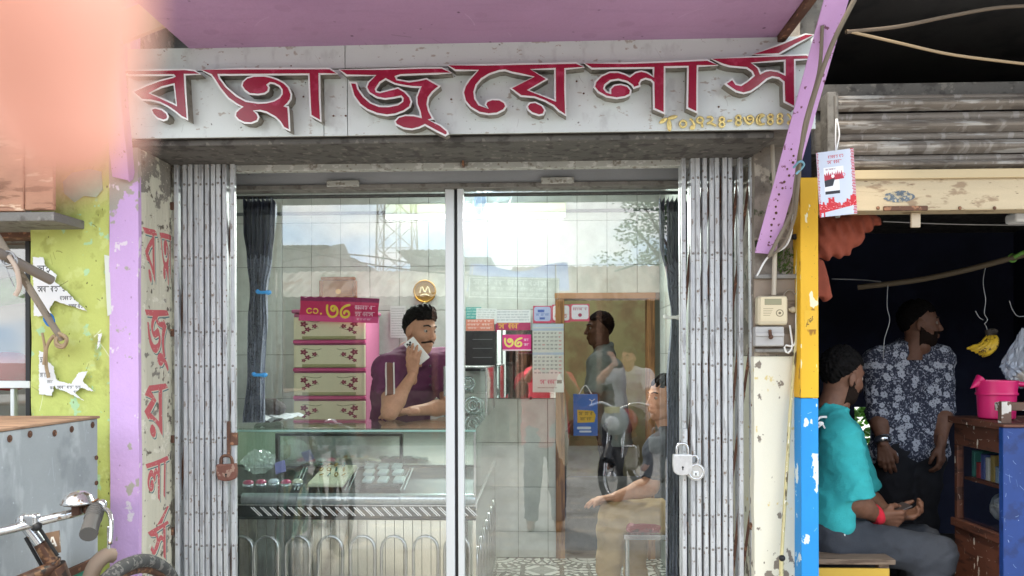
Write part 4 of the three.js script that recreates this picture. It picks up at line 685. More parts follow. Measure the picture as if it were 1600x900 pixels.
// ---------- counter ----------
const CZ = -0.45, CTOP = Y(560, 669, CZ), CX0 = -1.72, CX1 = X(743, CZ);
const deck = (u, v) => { const t = (772 - v) / 37, z = -0.49 - 0.36 * t; const q = at(u, v, z); q.y = 0.935 + 0.06 * t; return q; };
{
  const y = (v) => Y(560, v, CZ), mirror = mat([206, 210, 200], 0.09, { metalness: 0.9 }), darkM = mat([34, 38, 36], 0.3), trim = mat([190, 194, 192], 0.22, { metalness: 0.8 });
  const t = thing('display_counter', 'glass topped jewellery counter with mirrored arched front panels', 'counter', V((CX0 + CX1) / 2, FLOOR, -0.7));
  const cg = new THREE.MeshPhysicalMaterial({ color: new THREE.Color(0.94, 0.985, 0.98), transmission: 1, thickness: 0, roughness: 0.02, ior: 1.5 });
  part('front_glass', bx(CX0, y(788), CZ - 0.004, CX1 - 0.012, CTOP - 0.008, CZ, 0), cg, t);
  part('top_glass', bx(CX0, CTOP - 0.007, -0.96, CX1, CTOP, CZ + 0.006, 0.001), cg, t);
  part('front_edge', bx(CX0, CTOP - 0.016, CZ + 0.0005, CX1, CTOP - 0.0075, CZ + 0.008, 0.001), mat([150, 190, 182], 0.15), t);
  part('corner_trim', bx(CX1 - 0.011, y(788), CZ - 0.012, CX1, CTOP - 0.008, CZ, 0.002), trim, t);
  part('deck', [(() => { const g = new THREE.BoxGeometry(CX1 - CX0 - 0.02, 0.012, 0.42); g.rotateX(Math.atan2(0.06, 0.36)); g.translate((CX0 + CX1) / 2, 0.953, -0.68); return uvm(g); })()], mat([44, 46, 46], 0.5), t);
  part('back_panel', bx(CX0, 0.86, -0.96, CX1 - 0.012, CTOP - 0.009, -0.945, 0), mirror, t);
  const bf = (u0, v0, u1, v1) => { const p = at(u0, v0, -0.9), q = at(u1, v1, -0.9), k = 0.014; return [bx(p.x, q.y, -0.944, q.x, q.y + k, -0.925, 0.002), bx(p.x, p.y - k, -0.944, q.x, p.y, -0.925, 0.002), bx(p.x, q.y + k, -0.944, p.x + k, p.y - k, -0.925, 0.002), bx(q.x - k, q.y + k, -0.944, q.x, p.y - k, -0.925, 0.002)]; };
  part('sliding_door_frame', bf(427, 678, 627, 734), darkM, t);
  // rounded tray rail, in lengths
  for (const [u0, u1] of [[376, 463], [463.6, 543], [543.6, 624], [624.6, 694], [694.6, 742]]) { const a = X(u0, CZ), b = X(u1, CZ); const g = cyl(V(a, y(781), CZ - 0.02), V(b, y(781), CZ - 0.02), 0.026, 0.026, 16); part('tray_rail', [g], mat(surf({ base: [186, 196, 198], tone: 0.16, freq: 16, s: 3, size: [0.06, 0.06] }), 0.28, { metalness: 0.7 }), t); }
  part('carcass', bx(CX0, FLOOR, -0.95, CX1 - 0.012, y(790) - 0.0, CZ - 0.012, 0), darkM, t);
  part('band', bx(CX0, y(808), CZ - 0.011, CX1 - 0.001, y(791), CZ - 0.004, 0), mat([70, 74, 72], 0.12, { metalness: 0.8 }), t);
  for (let k = 0; k < 24; k++) { const u = 392 + k * 14.6; if (u > 735) break; const a = at(u, 792.5, CZ - 0.002), b = at(u + 14, 806, CZ - 0.002); for (const o of [0, 0.011]) part('stripe', bar(V(a.x + o, a.y, CZ - 0.0025), V(b.x + o, b.y, CZ - 0.0025), 0.004, 0.002, 0), M.white, t); }
  part('band_trim', bx(CX0, y(812), CZ - 0.011, CX1, y(809), CZ + 0.003, 0.002), darkM, t); part('band_trim', bx(CX0, y(791) + 0.0005, CZ - 0.004, CX1, y(788.5), CZ + 0.004, 0.002), trim, t);
  // mirrored strips and arched mouldings
  const strips = []; for (let u = 372; u < 742; u += 14.3) strips.push(u);
  for (const u of strips) part('mirror_strip', bx(X(u, CZ) + 0.001, FLOOR, CZ - 0.011, Math.min(X(u + 14.3, CZ) - 0.001, CX1), y(812.5), CZ - 0.004, 0.0008), mirror, t);
  for (const u of [376, 416, 465, 516, 566.5, 615, 665, 714]) {
    const c = at(u, 857, CZ), r = 0.055, pts = [V(c.x - r, FLOOR + 0.06, CZ + 0.001), V(c.x - r, c.y - 0.12, CZ + 0.001), V(c.x - r, c.y, CZ + 0.001)];
    for (let i = 1; i < 8; i++) pts.push(V(c.x - r * Math.cos(i * Math.PI / 8), c.y + r * Math.sin(i * Math.PI / 8), CZ + 0.001)); pts.push(V(c.x + r, c.y, CZ + 0.001), V(c.x + r, c.y - 0.12, CZ + 0.001), V(c.x + r, FLOOR + 0.06, CZ + 0.001));
    part('arch', tube(pts, 0.007, 50, 6), trim, t);
  }
  // the return leg running to the back wall
  const rx0 = CX1 - 0.25, z1 = -1.93;
  part('return_carcass', bx(rx0, FLOOR, z1, CX1 - 0.012, y(790), -0.965, 0), darkM, t);
  part('return_top', bx(rx0, CTOP - 0.007, z1, CX1, CTOP, -0.963, 0.001), cg, t);
  part('return_glass', bx(CX1 - 0.006, y(788), z1, CX1 - 0.002, CTOP - 0.009, CZ - 0.013, 0), cg, t);
  part('return_rail', [bx(CX1 - 0.012, y(796), z1, CX1 + 0.006, y(786), CZ - 0.005, 0.003)], trim, t); part('return_base', bx(CX1 - 0.012, FLOOR, z1, CX1 + 0.004, FLOOR + 0.07, CZ - 0.005, 0.003), trim, t);
  part('return_shelf', bx(rx0, 0.9, z1, CX1 - 0.013, 0.91, -0.965, 0), mirror, t);
  for (let k = 0; k < 10; k++) part('return_strip', bx(CX1 - 0.011, FLOOR + 0.071, z1 + 0.003 + k * 0.147, CX1 - 0.003, y(797), z1 + 0.144 + k * 0.147, 0.001), mat([196, 200, 196], 0.14, { metalness: 0.5 }), t);
  for (let k = 0; k < 7; k++) { const zc = -0.56 - k * 0.2, r = 0.06, yc = 0.62; const pts = [V(CX1, FLOOR + 0.1, zc - r), V(CX1, yc, zc - r)]; for (let i = 1; i < 6; i++) pts.push(V(CX1, yc + r * Math.sin(i * Math.PI / 6), zc - r * Math.cos(i * Math.PI / 6))); pts.push(V(CX1, yc, zc + r), V(CX1, FLOOR + 0.1, zc + r)); part('arch', tube(pts, 0.007, 30, 6), trim, t); }
  // upright glass case on the return
  const gc = thing('glass_case', 'small glass display case standing on the counter return', 'display case', V(CX1 - 0.12, CTOP, -1.5));
  const h = 0.26; for (const [x, z] of [[CX1 - 0.005, -1.2], [CX1 - 0.005, -1.85], [CX1 - 0.235, -1.2], [CX1 - 0.235, -1.85]]) part('corner_post', bx(x - 0.006, CTOP + 0.001, z - 0.006, x + 0.006, CTOP + h, z + 0.006, 0.002), trim, gc);
  part('top', bx(CX1 - 0.241, CTOP + h + 0.001, -1.856, CX1 + 0.001, CTOP + h + 0.01, -1.194, 0.002), trim, gc); part('side_pane', bx(CX1 - 0.006, CTOP + 0.002, -1.843, CX1 - 0.003, CTOP + h, -1.207, 0), cg, gc); part('front_pane', bx(CX1 - 0.228, CTOP + 0.002, -1.202, CX1 - 0.012, CTOP + h, -1.199, 0), cg, gc);
  part('shelf', bx(CX1 - 0.228, CTOP + 0.12, -1.84, CX1 - 0.012, CTOP + 0.125, -1.21, 0), cg, gc);
  let bangleN = 0;
  for (const [dx, dy, z, r] of [[-0.09, 0.05, -1.3, 0.045], [-0.12, 0.17, -1.35, 0.035], [-0.08, 0.04, -1.5, 0.035]]) solo('bangle_stand', [torus(V(CX1 + dx, CTOP + dy + 0.002, z), r, 0.007, 24, 8), torus(V(CX1 + dx, CTOP + dy + 0.002, z), r * 0.55, 0.005, 20, 8), lathe([[0.001, 0], [r, 0], [r * 0.9, 0.008], [0.006, 0.014], [0.005, 0.02]], V(CX1 + dx, CTOP + dy - r - 0.006 < CTOP + 0.01 ? CTOP + 0.001 : CTOP + 0.126, z), 16)], mat([214, 216, 214], 0.2, { metalness: 0.8 }), [`steel bangles on a stand at the front of the small glass case`, 'steel bangles on the upper shelf of the small glass case', 'small steel bangles at the back of the small glass case'][bangleN++], 'bangles', 'bangles in the glass case');
}
// things in and on the counter
{
  // cream ring tray
  const slope = Math.atan2(0.06, 0.36), set = (g, u, v, dy = 0) => { g.rotateX(slope); const q = deck(u, v); g.translate(q.x, q.y + dy, q.z); return uvm(g); };
  const q = deck(520, 754), tr = thing('ring_tray', 'cream foam tray holding a few rings in the counter', 'ring tray', V(q.x, q.y, q.z));
  const foam = new RoundedBoxGeometry(0.17, 0.022, 0.29, 2, 0.009); part('foam', set(foam, 521, 753, 0.02), mat(surf({ base: [226, 220, 190], tone: 0.05, s: 3, size: [0.1, 0.1] }), 0.8), tr);
  for (let i = 0; i < 12; i++) { const g = new THREE.TorusGeometry(0.009, 0.0028, 6, 14); g.rotateX(rnd(0.2, 1.2)); g.rotateY(rnd(3)); const u = 503 + (i % 4) * 11.5, v = 741 + (i / 4 | 0) * 8; g.translate(0, 0.036, 0); part('ring', set(g, u, v, 0.004), i % 3 ? mat([200, 160, 80], 0.25, { metalness: 0.9 }) : mat([40, 110, 100], 0.2), tr); }
  const b = deck(600, 754), bt = thing('cushion_tray', 'black tray of nine grey cushioned ring boxes', 'ring tray', V(b.x, b.y, b.z));
  part('tray', [set(new RoundedBoxGeometry(0.2, 0.02, 0.31, 1, 0.005), 600, 754, 0.018)], mat([24, 26, 26], 0.5), bt);
  for (let i = 0; i < 3; i++) for (let k = 0; k < 3; k++) part('cushion', [set(new RoundedBoxGeometry(0.05, 0.02, 0.07, 3, 0.009), [577, 599, 622][i] + (k - 1) * 2.5 * (1 - i) * 0.6, [763.5, 752.5, 743][k], 0.034)], mat([150, 160, 160], 0.5), bt);
  for (const u of [463, 543, 629]) { const a = deck(u - 3, 771), c = deck(u + 12, 737); solo('tray_divider', [bar(a.clone().setY(a.y + 0.012), c.clone().setY(c.y + 0.012), 0.006, 0.01), bar(a.clone().setY(a.y + 0.012).setX(a.x + 0.016), c.clone().setY(c.y + 0.012).setX(c.x + 0.016), 0.006, 0.01)], mat([196, 200, 200], 0.25, { metalness: 0.8 }), ({ 463: 'pair of steel strips between the jewel boxes and the cream tray', 543: 'pair of steel strips between the cream tray and the black tray', 629: 'pair of steel strips beyond the black cushion tray' })[u], 'divider', 'tray dividers'); }
  // clear polythene bag
  const pos = [], N = 26; const bag = new THREE.IcosahedronGeometry(0.1, 6), bp = bag.attributes.position; for (let i = 0; i < bp.count; i++) { const v = V(bp.getX(i), bp.getY(i), bp.getZ(i)); const n = Math.abs(fbm(v.x * 40 + 9, v.y * 40 + v.z * 33 + 9, 3, 7) - 0.5) * 0.9 + 0.72; bp.setXYZ(i, v.x * n * 0.95, v.y * n * 0.66, v.z * n * 0.9); } bag.computeVertexNormals(); const dq = deck(405, 752); bag.translate(dq.x, dq.y + 0.085, dq.z);
  solo('polythene_bag', uvm(bag), new THREE.MeshPhysicalMaterial({ color: new THREE.Color(0.92, 0.95, 0.92), transmission: 0.82, thickness: 0, roughness: 0.16 }), 'crumpled clear polythene bag in the counter by the curtain', 'bag');
  [[388, 766, [176, 60, 96]], [408, 765, [186, 70, 104]], [428, 764, [190, 196, 206]], [447, 765, [190, 74, 110]], [465, 764, [206, 200, 180]]].forEach(([u, v, c], i) => { const q2 = deck(u, v); const t = thing('jewel_box', ['round pink jewel box by the curtain in the counter', 'round pink jewel box beside the polythene bag', 'silver round jewel box among the pink ones', 'round pink jewel box beside the silver one', 'cream round jewel box next to the tray divider'][i], 'jewel box', V(q2.x, q2.y, q2.z)); part('base', lathe([[0.001, 0.006], [0.024, 0.006], [0.026, 0.012], [0.026, 0.022], [0.001, 0.022]], q2, 16), mat([200, 204, 206], 0.2, { metalness: 0.6 }), t); part('lid', lathe([[0.025, 0.0225], [0.025, 0.03], [0.016, 0.038], [0.001, 0.04]], q2, 16), mat(c, 0.25), t); });
  const lq = deck(438, 748); solo('label_packet', (() => { const g = new THREE.BoxGeometry(0.05, 0.06, 0.008); g.rotateX(-0.5); g.rotateZ(0.3); g.translate(lq.x, lq.y + 0.045, lq.z); return uvm(g); })(), mat([120, 116, 190], 0.4), 'small violet packet leaning behind the jewel boxes', 'packet');
  // folded paper and a dark bag on top
  const w1 = at(432, 658, -0.62), pp = new THREE.PlaneGeometry(0.19, 0.26, 24, 24), pv = pp.attributes.position; for (let i = 0; i < pv.count; i++) { const x = pv.getX(i), yy = pv.getY(i); pv.setZ(i, 0.035 * fbm(x * 14 + 5, yy * 14 + 5, 3, 3) + 0.02 * Math.abs(Math.sin(x * 30))); } pp.rotateX(-Math.PI / 2); pp.rotateZ(0.08); pp.computeVertexNormals(); pp.translate(w1.x, CTOP + 0.006, -0.62);
  solo('folded_newspaper', pp, mat(canvasTex(256, 256, (c) => { c.fillStyle = '#c9ced2'; c.fillRect(0, 0, 256, 256); c.fillStyle = '#3a4048'; for (let i = 0; i < 14; i++) bnScript(c, 10, 12 + i * 17, 236, 8, i + 3); c.fillRect(60, 90, 60, 46); }), 0.9, { side: THREE.DoubleSide }), 'crumpled grey newspaper lying on the counter end', 'newspaper');
  const dk = new THREE.IcosahedronGeometry(0.085, 5), dp = dk.attributes.position; for (let i = 0; i < dp.count; i++) { const x = dp.getX(i), y2 = dp.getY(i), z = dp.getZ(i), n = 0.75 + 0.5 * fbm(x * 22 + 3, y2 * 22 + z * 20 + 3, 3, 5); dp.setXYZ(i, x * n * 0.95, Math.max(-0.05, y2 * n * 0.8), z * n); } dk.computeVertexNormals(); const dc = at(421, 640, -0.8); dk.translate(dc.x, CTOP + 0.052, -0.8);
  solo('dark_cloth_bag', uvm(dk), mat([46, 36, 36], 0.85), 'dark slumped cloth bag on the counter beside the newspaper', 'bag');
}
const bn36 = (c, x, y, k) => { c.save(); c.translate(x, y); c.scale(k, k); c.beginPath(); c.moveTo(6, 14); c.bezierCurveTo(-6, 60, 20, 102, 52, 96); c.bezierCurveTo(92, 88, 94, 30, 60, 18); c.bezierCurveTo(34, 12, 26, 42, 46, 50); c.bezierCurveTo(60, 54, 66, 42, 60, 36); c.stroke(); c.beginPath(); c.moveTo(176, 8); c.bezierCurveTo(130, 14, 104, 44, 110, 72); c.bezierCurveTo(118, 108, 172, 102, 174, 72); c.bezierCurveTo(174, 46, 136, 44, 136, 68); c.stroke(); c.restore(); };
// chest of plastic drawers
{
  const z = -1.72, a = at(458, 495, z), b = at(572, 700, z), x0 = a.x, x1 = b.x, yt = a.y, H = 0.1735;
  const t = thing('drawer_chest', 'cream plastic chest of drawers with printed flowers and pink rims', 'chest of drawers', V((x0 + x1) / 2, FLOOR, z - 0.2));
  const pink = mat([196, 76, 128], 0.4), pinkS = mat([178, 98, 134], 0.5);
  const print = canvasTex(512, 200, (c, w, h) => {
    c.fillStyle = '#ded6b8'; c.fillRect(0, 0, w, h);
    const flower = (x, y, r) => { c.fillStyle = '#7e2440'; for (let i = 0; i < 5; i++) { c.beginPath(); c.ellipse(x + Math.cos(i * 1.257) * r * 0.6, y + Math.sin(i * 1.257) * r * 0.6, r * 0.55, r * 0.36, i * 1.257, 0, 7); c.fill(); } c.fillStyle = '#c06a7c'; c.beginPath(); c.arc(x, y, r * 0.25, 0, 7); c.fill(); };
    for (const m of [1, -1]) { c.save(); if (m < 0) { c.translate(w, 0); c.scale(-1, 1); } c.strokeStyle = '#4d5a34'; c.lineWidth = 4; c.beginPath(); c.moveTo(60, 30); c.bezierCurveTo(90, 10, 150, 60, 200, 26); c.moveTo(80, 90); c.bezierCurveTo(120, 150, 140, 90, 180, 96); c.stroke(); flower(72, 60, 26); flower(100, 110, 22); flower(150, 80, 20); flower(70, 140, 16); c.restore(); }
  });
  part('body', [bx(x0, FLOOR + 0.002, z - 0.4, x1, yt + 0.02, z - 0.012, 0.006), bx(x0 - 0.012, yt + 0.021, z - 0.41, x1 + 0.012, yt + 0.045, z + 0.006, 0.01)], pinkS, t);
  for (let k = 0; k < 6; k++) {
    const y1 = yt - k * H, y0 = y1 - H; if (y0 < FLOOR) break;
    const dr = part('drawer', bx(x0 + 0.003, y0 + 0.03, z - 0.011, x1 - 0.003, y1 - 0.003, z + 0.006, 0.006), mat([216, 208, 180], 0.4), t);
    part('printed_front', sheet(V((x0 + x1) / 2, (y0 + y1) / 2 + 0.014, z + 0.0072), x1 - x0 - 0.016, H - 0.045, { t: 0.0015 }), mat(print, 0.4), dr);
    part('grip', [bx(x0 + 0.06, y0 + 0.034, z + 0.008, x1 - 0.06, y0 + 0.052, z + 0.016, 0.004)], mat([160, 156, 112], 0.5), dr);
    part('pink_rim', bx(x0, y0 + 0.006, z - 0.011, x1, y0 + 0.028, z + 0.01, 0.005), pink, t);
  }
  // banner on the chest
  const bp = canvasTex(512, 160, (c, w, h) => {
    c.fillStyle = '#c9205e'; c.fillRect(0, 0, w, h); c.fillStyle = '#d84a86'; c.fillRect(0, 120, w, 40); c.fillStyle = '#8a1c58'; c.fillRect(0, 0, w, 30);
    c.strokeStyle = '#f2d44a'; c.lineWidth = 17; c.lineCap = 'round';
    bn36(c, 172, 44, 0.86);
    c.lineWidth = 7; c.beginPath(); c.arc(60, 92, 16, 0.5, 5.5); c.moveTo(92, 76); c.arc(100, 92, 15, 3.5, 9); c.stroke(); c.beginPath(); c.arc(136, 108, 3, 0, 7); c.stroke();
    c.fillStyle = '#f6e3ee'; bnScript(c, 360, 54, 130, 28, 7); bnScript(c, 360, 94, 130, 28, 12); bnScript(c, 372, 134, 96, 12, 4);
  });
  const bc = at(531, 484, z + 0.02); const g = sheet(V(bc.x, bc.y, z + 0.035), 0.49, 0.155, { rz: -0.035, bend: 0.012, seg: 16, rx: -0.12 }); solo('sale_banner', g, mat(bp, 0.5, { side: THREE.DoubleSide }), 'pink sale banner with yellow numerals lying against the drawer chest top', 'banner');
  const ng = at(492, 478, z); solo('paper_roll', [cyl(V(ng.x - 0.1, ng.y + 0.02, z - 0.1), V(ng.x + 0.08, ng.y - 0.03, z - 0.02), 0.03, 0.03, 14)], mat([206, 210, 214], 0.8), 'white paper roll on top of the drawer chest', 'roll');
}
// pictures and papers on the tiled wall
{
  const fr = at(527, 455, -2.14), t = thing('framed_calligraphy', 'framed calligraphy print in a carved brown frame', 'picture', V(fr.x, fr.y - 0.09, -2.16));
  const w = 0.235, h = 0.175, bm = mat(surf({ base: [128, 74, 40], tone: 0.2, s: 3, size: [0.08, 0.08] }), 0.5);
  for (const s of [-1, 1]) { part('frame', bx(fr.x - w / 2, fr.y + s * h / 2 - 0.012, -2.178, fr.x + w / 2, fr.y + s * h / 2 + 0.012, -2.15, 0.006), bm, t); part('frame', bx(fr.x + s * w / 2 - 0.012, fr.y - h / 2 + 0.0125, -2.177, fr.x + s * w / 2 + 0.012, fr.y + h / 2 - 0.0125, -2.151, 0.006), bm, t); }
  part('print', sheet(V(fr.x, fr.y, -2.165), w - 0.026, h - 0.026, { t: 0.004 }), mat(canvasTex(256, 192, (c) => { c.fillStyle = '#9c7448'; c.fillRect(0, 0, 256, 192); c.strokeStyle = '#4a3a52'; for (let r = 16; r < 140; r += 13) { c.lineWidth = 5; c.setLineDash([9, 7]); c.beginPath(); c.arc(128, 96, r, 0, 7); c.stroke(); } c.setLineDash([]); c.fillStyle = '#c9a868'; c.beginPath(); c.arc(128, 96, 24, 0, 7); c.fill(); }), 0.5), t);
  const gp = at(663, 455, -2.14), p = thing('gold_plaque', 'round gold plaque with calligraphy above the man on the phone', 'plaque', V(gp.x, gp.y - 0.08, -2.16));
  part('rim', torus(V(gp.x, gp.y, -2.155), 0.072, 0.007, 40, 8), mat([176, 132, 52], 0.35, { metalness: 0.6 }), p);
  const dsc = new THREE.CylinderGeometry(0.07, 0.07, 0.008, 40); dsc.rotateX(Math.PI / 2); dsc.translate(gp.x, gp.y, -2.165); part('disc', uvm(dsc), mat([172, 138, 74], 0.4, { metalness: 0.3 }), p);
  part('calligraphy', [tube([V(gp.x - 0.035, gp.y - 0.01, -2.159), V(gp.x - 0.02, gp.y + 0.03, -2.159), V(gp.x, gp.y - 0.005, -2.159), V(gp.x + 0.02, gp.y + 0.03, -2.159), V(gp.x + 0.035, gp.y - 0.012, -2.159)], 0.006, 30, 6), tube([V(gp.x - 0.03, gp.y - 0.028, -2.159), V(gp.x, gp.y - 0.02, -2.159), V(gp.x + 0.03, gp.y - 0.03, -2.159)], 0.005, 16, 6), cyl(V(gp.x, gp.y - 0.07, -2.16), V(gp.x, gp.y - 0.1, -2.16), 0.012)], mat([220, 206, 160], 0.4), p);
  const pin = (u0, v0, u1, v1, tex, label, cat, { z = -2.168, rz = 0, group, name = 'notice' } = {}) => { const a = at(u0, v0, z), b = at(u1, v1, z); return solo(name, sheet(V((a.x + b.x) / 2, (a.y + b.y) / 2, z), b.x - a.x, a.y - b.y, { rz }), mat(tex, 0.6), label, cat, group); };
  const txt = (bg, fg, lines, extra) => canvasTex(256, 256, (c) => { c.fillStyle = bg; c.fillRect(0, 0, 256, 256); c.fillStyle = fg; for (let i = 0; i < lines; i++) bnScript(c, 16, 20 + i * 232 / lines, 224, 130 / lines, i * 7 + 3); if (extra) extra(c); });
  pin(610, 478, 634, 528, txt('#d6dad8', '#888c8c', 12), 'white price list beside the head of the man on the phone', 'notice');
  pin(728, 480, 752, 499, txt('#59a8a2', '#d4ecea', 4), 'turquoise notice at the left of the wall posters', 'poster', { name: 'poster' });
  pin(744, 482, 776, 506, txt('#dfe4e4', '#9aa0a4', 6), 'white sheet overlapping the turquoise notice', 'poster', { name: 'poster', rz: -0.03, z: -2.164 });
  pin(728, 499, 772, 517, txt('#d88470', '#f2e2da', 3), 'salmon strip poster below the turquoise notice', 'poster', { name: 'poster', z: -2.16 });
  pin(774, 484, 829, 519, canvasTex(256, 160, (c) => { c.fillStyle = '#dfe2e4'; c.fillRect(0, 0, 256, 160); c.fillStyle = '#b03a66'; c.fillRect(0, 92, 256, 68); c.fillStyle = '#8a90a0'; for (let i = 0; i < 4; i++) bnScript(c, 12, 12 + i * 19, 232, 11, i + 2); c.fillStyle = '#f0c64a'; bnScript(c, 20, 100, 150, 40, 8); }), 'white and crimson poster with yellow lettering on the tiles', 'poster', { name: 'poster' });
  pin(785, 523, 830, 548, canvasTex(256, 150, (c) => { c.fillStyle = '#e2388c'; c.fillRect(0, 0, 256, 150); c.fillStyle = '#f6dfea'; c.fillRect(0, 138, 256, 12); c.strokeStyle = '#f6ea7a'; c.lineWidth = 20; c.lineCap = 'round'; bn36(c, 20, 26, 0.86); c.fillStyle = '#fff'; bnScript(c, 190, 40, 60, 22, 5); bnScript(c, 190, 84, 60, 22, 9); }), 'small hot pink poster with yellow numerals above the mirror', 'poster', { name: 'poster', z: -2.15 });
  const card = (bg, f) => canvasTex(200, 200, (c) => { c.fillStyle = '#c8506a'; c.fillRect(0, 0, 200, 200); c.fillStyle = bg; c.beginPath(); c.roundRect(10, 10, 180, 166, 26); c.fill(); f(c); });
  pin(833, 478, 862, 505, card('#aab4d6', (c) => { c.fillStyle = '#4a62a8'; c.fillRect(50, 44, 70, 30); bnScript(c, 30, 90, 140, 28, 4); c.fillRect(70, 132, 56, 24); }), 'pale blue rounded card in the row of three cards', 'card', { name: 'wall_card' });
  pin(862.5, 476, 891, 504, card('#e3e1e6', (c) => { c.strokeStyle = '#c84a3a'; c.lineWidth = 11; c.beginPath(); c.arc(100, 62, 26, 0, 7); c.stroke(); c.beginPath(); c.moveTo(84, 50); c.lineTo(112, 66); c.stroke(); c.fillStyle = '#c84a3a'; bnScript(c, 36, 108, 130, 50, 6); }), 'white rounded card with a red ring emblem in the row of three', 'card', { name: 'wall_card' });
  pin(891.5, 475, 921, 502, card('#d6d2dc', (c) => { c.fillStyle = '#a03a5a'; bnScript(c, 26, 44, 150, 34, 11); c.beginPath(); c.arc(100, 128, 20, 0, 7); c.fill(); }), 'lilac rounded card at the door frame end of the row', 'card', { name: 'wall_card', z: -2.15 });
  pin(832, 506, 881, 613, canvasTex(256, 512, (c) => {
    c.fillStyle = '#c9c8c2'; c.fillRect(0, 0, 256, 512); c.fillStyle = '#b8c4d4'; c.fillRect(0, 0, 256, 26);
    for (const y0 of [34, 214]) { c.fillStyle = '#a8b4c8'; c.fillRect(0, y0, 256, 18); c.font = '15px sans-serif'; for (let r = 0; r < 5; r++) for (let k = 0; k < 7; k++) { c.fillStyle = k === 6 || (r === 3 && k === 2) ? '#b03a4a' : '#4a4c54'; bnScript(c, 12 + k * 34, y0 + 32 + r * 29, 24, 12, r * 7 + k + y0); } }
    c.fillStyle = '#b0284a'; bnScript(c, 60, 420, 140, 34, 8); c.fillStyle = '#6a5a50'; bnScript(c, 40, 474, 170, 10, 2); c.fillStyle = '#5a4636'; c.fillRect(200, 420, 40, 26);
  }), 'two month paper calendar hanging beside the back door frame', 'calendar', { name: 'calendar', z: -2.135 });
  const a = at(776, 516, -2.16), b = at(876, 622, -2.16), mr = thing('wall_mirror', 'rectangular wall mirror behind the calendar reflecting the street', 'mirror', V((a.x + b.x) / 2, b.y, -2.17));
  part('mirror_glass', bx(a.x, b.y, -2.178, b.x, a.y, -2.166, 0), mat([225, 228, 226], 0.02, { metalness: 1 }), mr); part('clip', [ball(V(X(829, -2.16), b.y, -2.162), 0.01)], M.black, mr);
  const c0 = at(727, 517, -2.1), c1 = at(774, 580, -2.1), cb = thing('dark_cabinet', 'black glazed wall cabinet beside the mirror', 'cabinet', V((c0.x + c1.x) / 2, c1.y, -2.13));
  part('carcass', bx(c0.x, c1.y, -2.178, c1.x, c0.y, -2.1, 0.003), mat([30, 32, 34], 0.35), cb); for (let k = 0; k < 4; k++) part('shelf', bx(c0.x + 0.05, c1.y + 0.03 + k * 0.06, -2.099, c1.x - 0.02, c1.y + 0.034 + k * 0.06, -2.094, 0), mat([120, 124, 124], 0.4), cb);
  // stool with a red cushion
  const s = at(1035, 815, -1.3), st = thing('cushion_stool', 'low steel stool with a dark red patterned cushion', 'stool', V(0.62, FLOOR, -1.3));
  const sy = 0.62, rc = mat(surf({ base: [128, 34, 48], tone: 0.12, s: 3, size: [0.2, 0.2], layers: [{ c: [186, 120, 124], f: 8, thr: 0.62, soft: 0.03, s: 6 }, { c: [80, 16, 28], f: 6, thr: 0.6, soft: 0.05, s: 9 }] }), 0.8);
  part('cushion', bx(0.44, sy, -1.5, 0.76, sy + 0.07, -1.08, 0.025), rc, st); part('frame', [bx(0.43, sy - 0.03, -1.51, 0.77, sy - 0.002, -1.07, 0.004)], M.chrome, st);
  for (const [x, z] of [[0.45, -1.09], [0.75, -1.09], [0.45, -1.49], [0.75, -1.49]]) part('leg', cyl(V(x, sy - 0.03, z), V(x, FLOOR, z), 0.013), M.chrome, st);
}

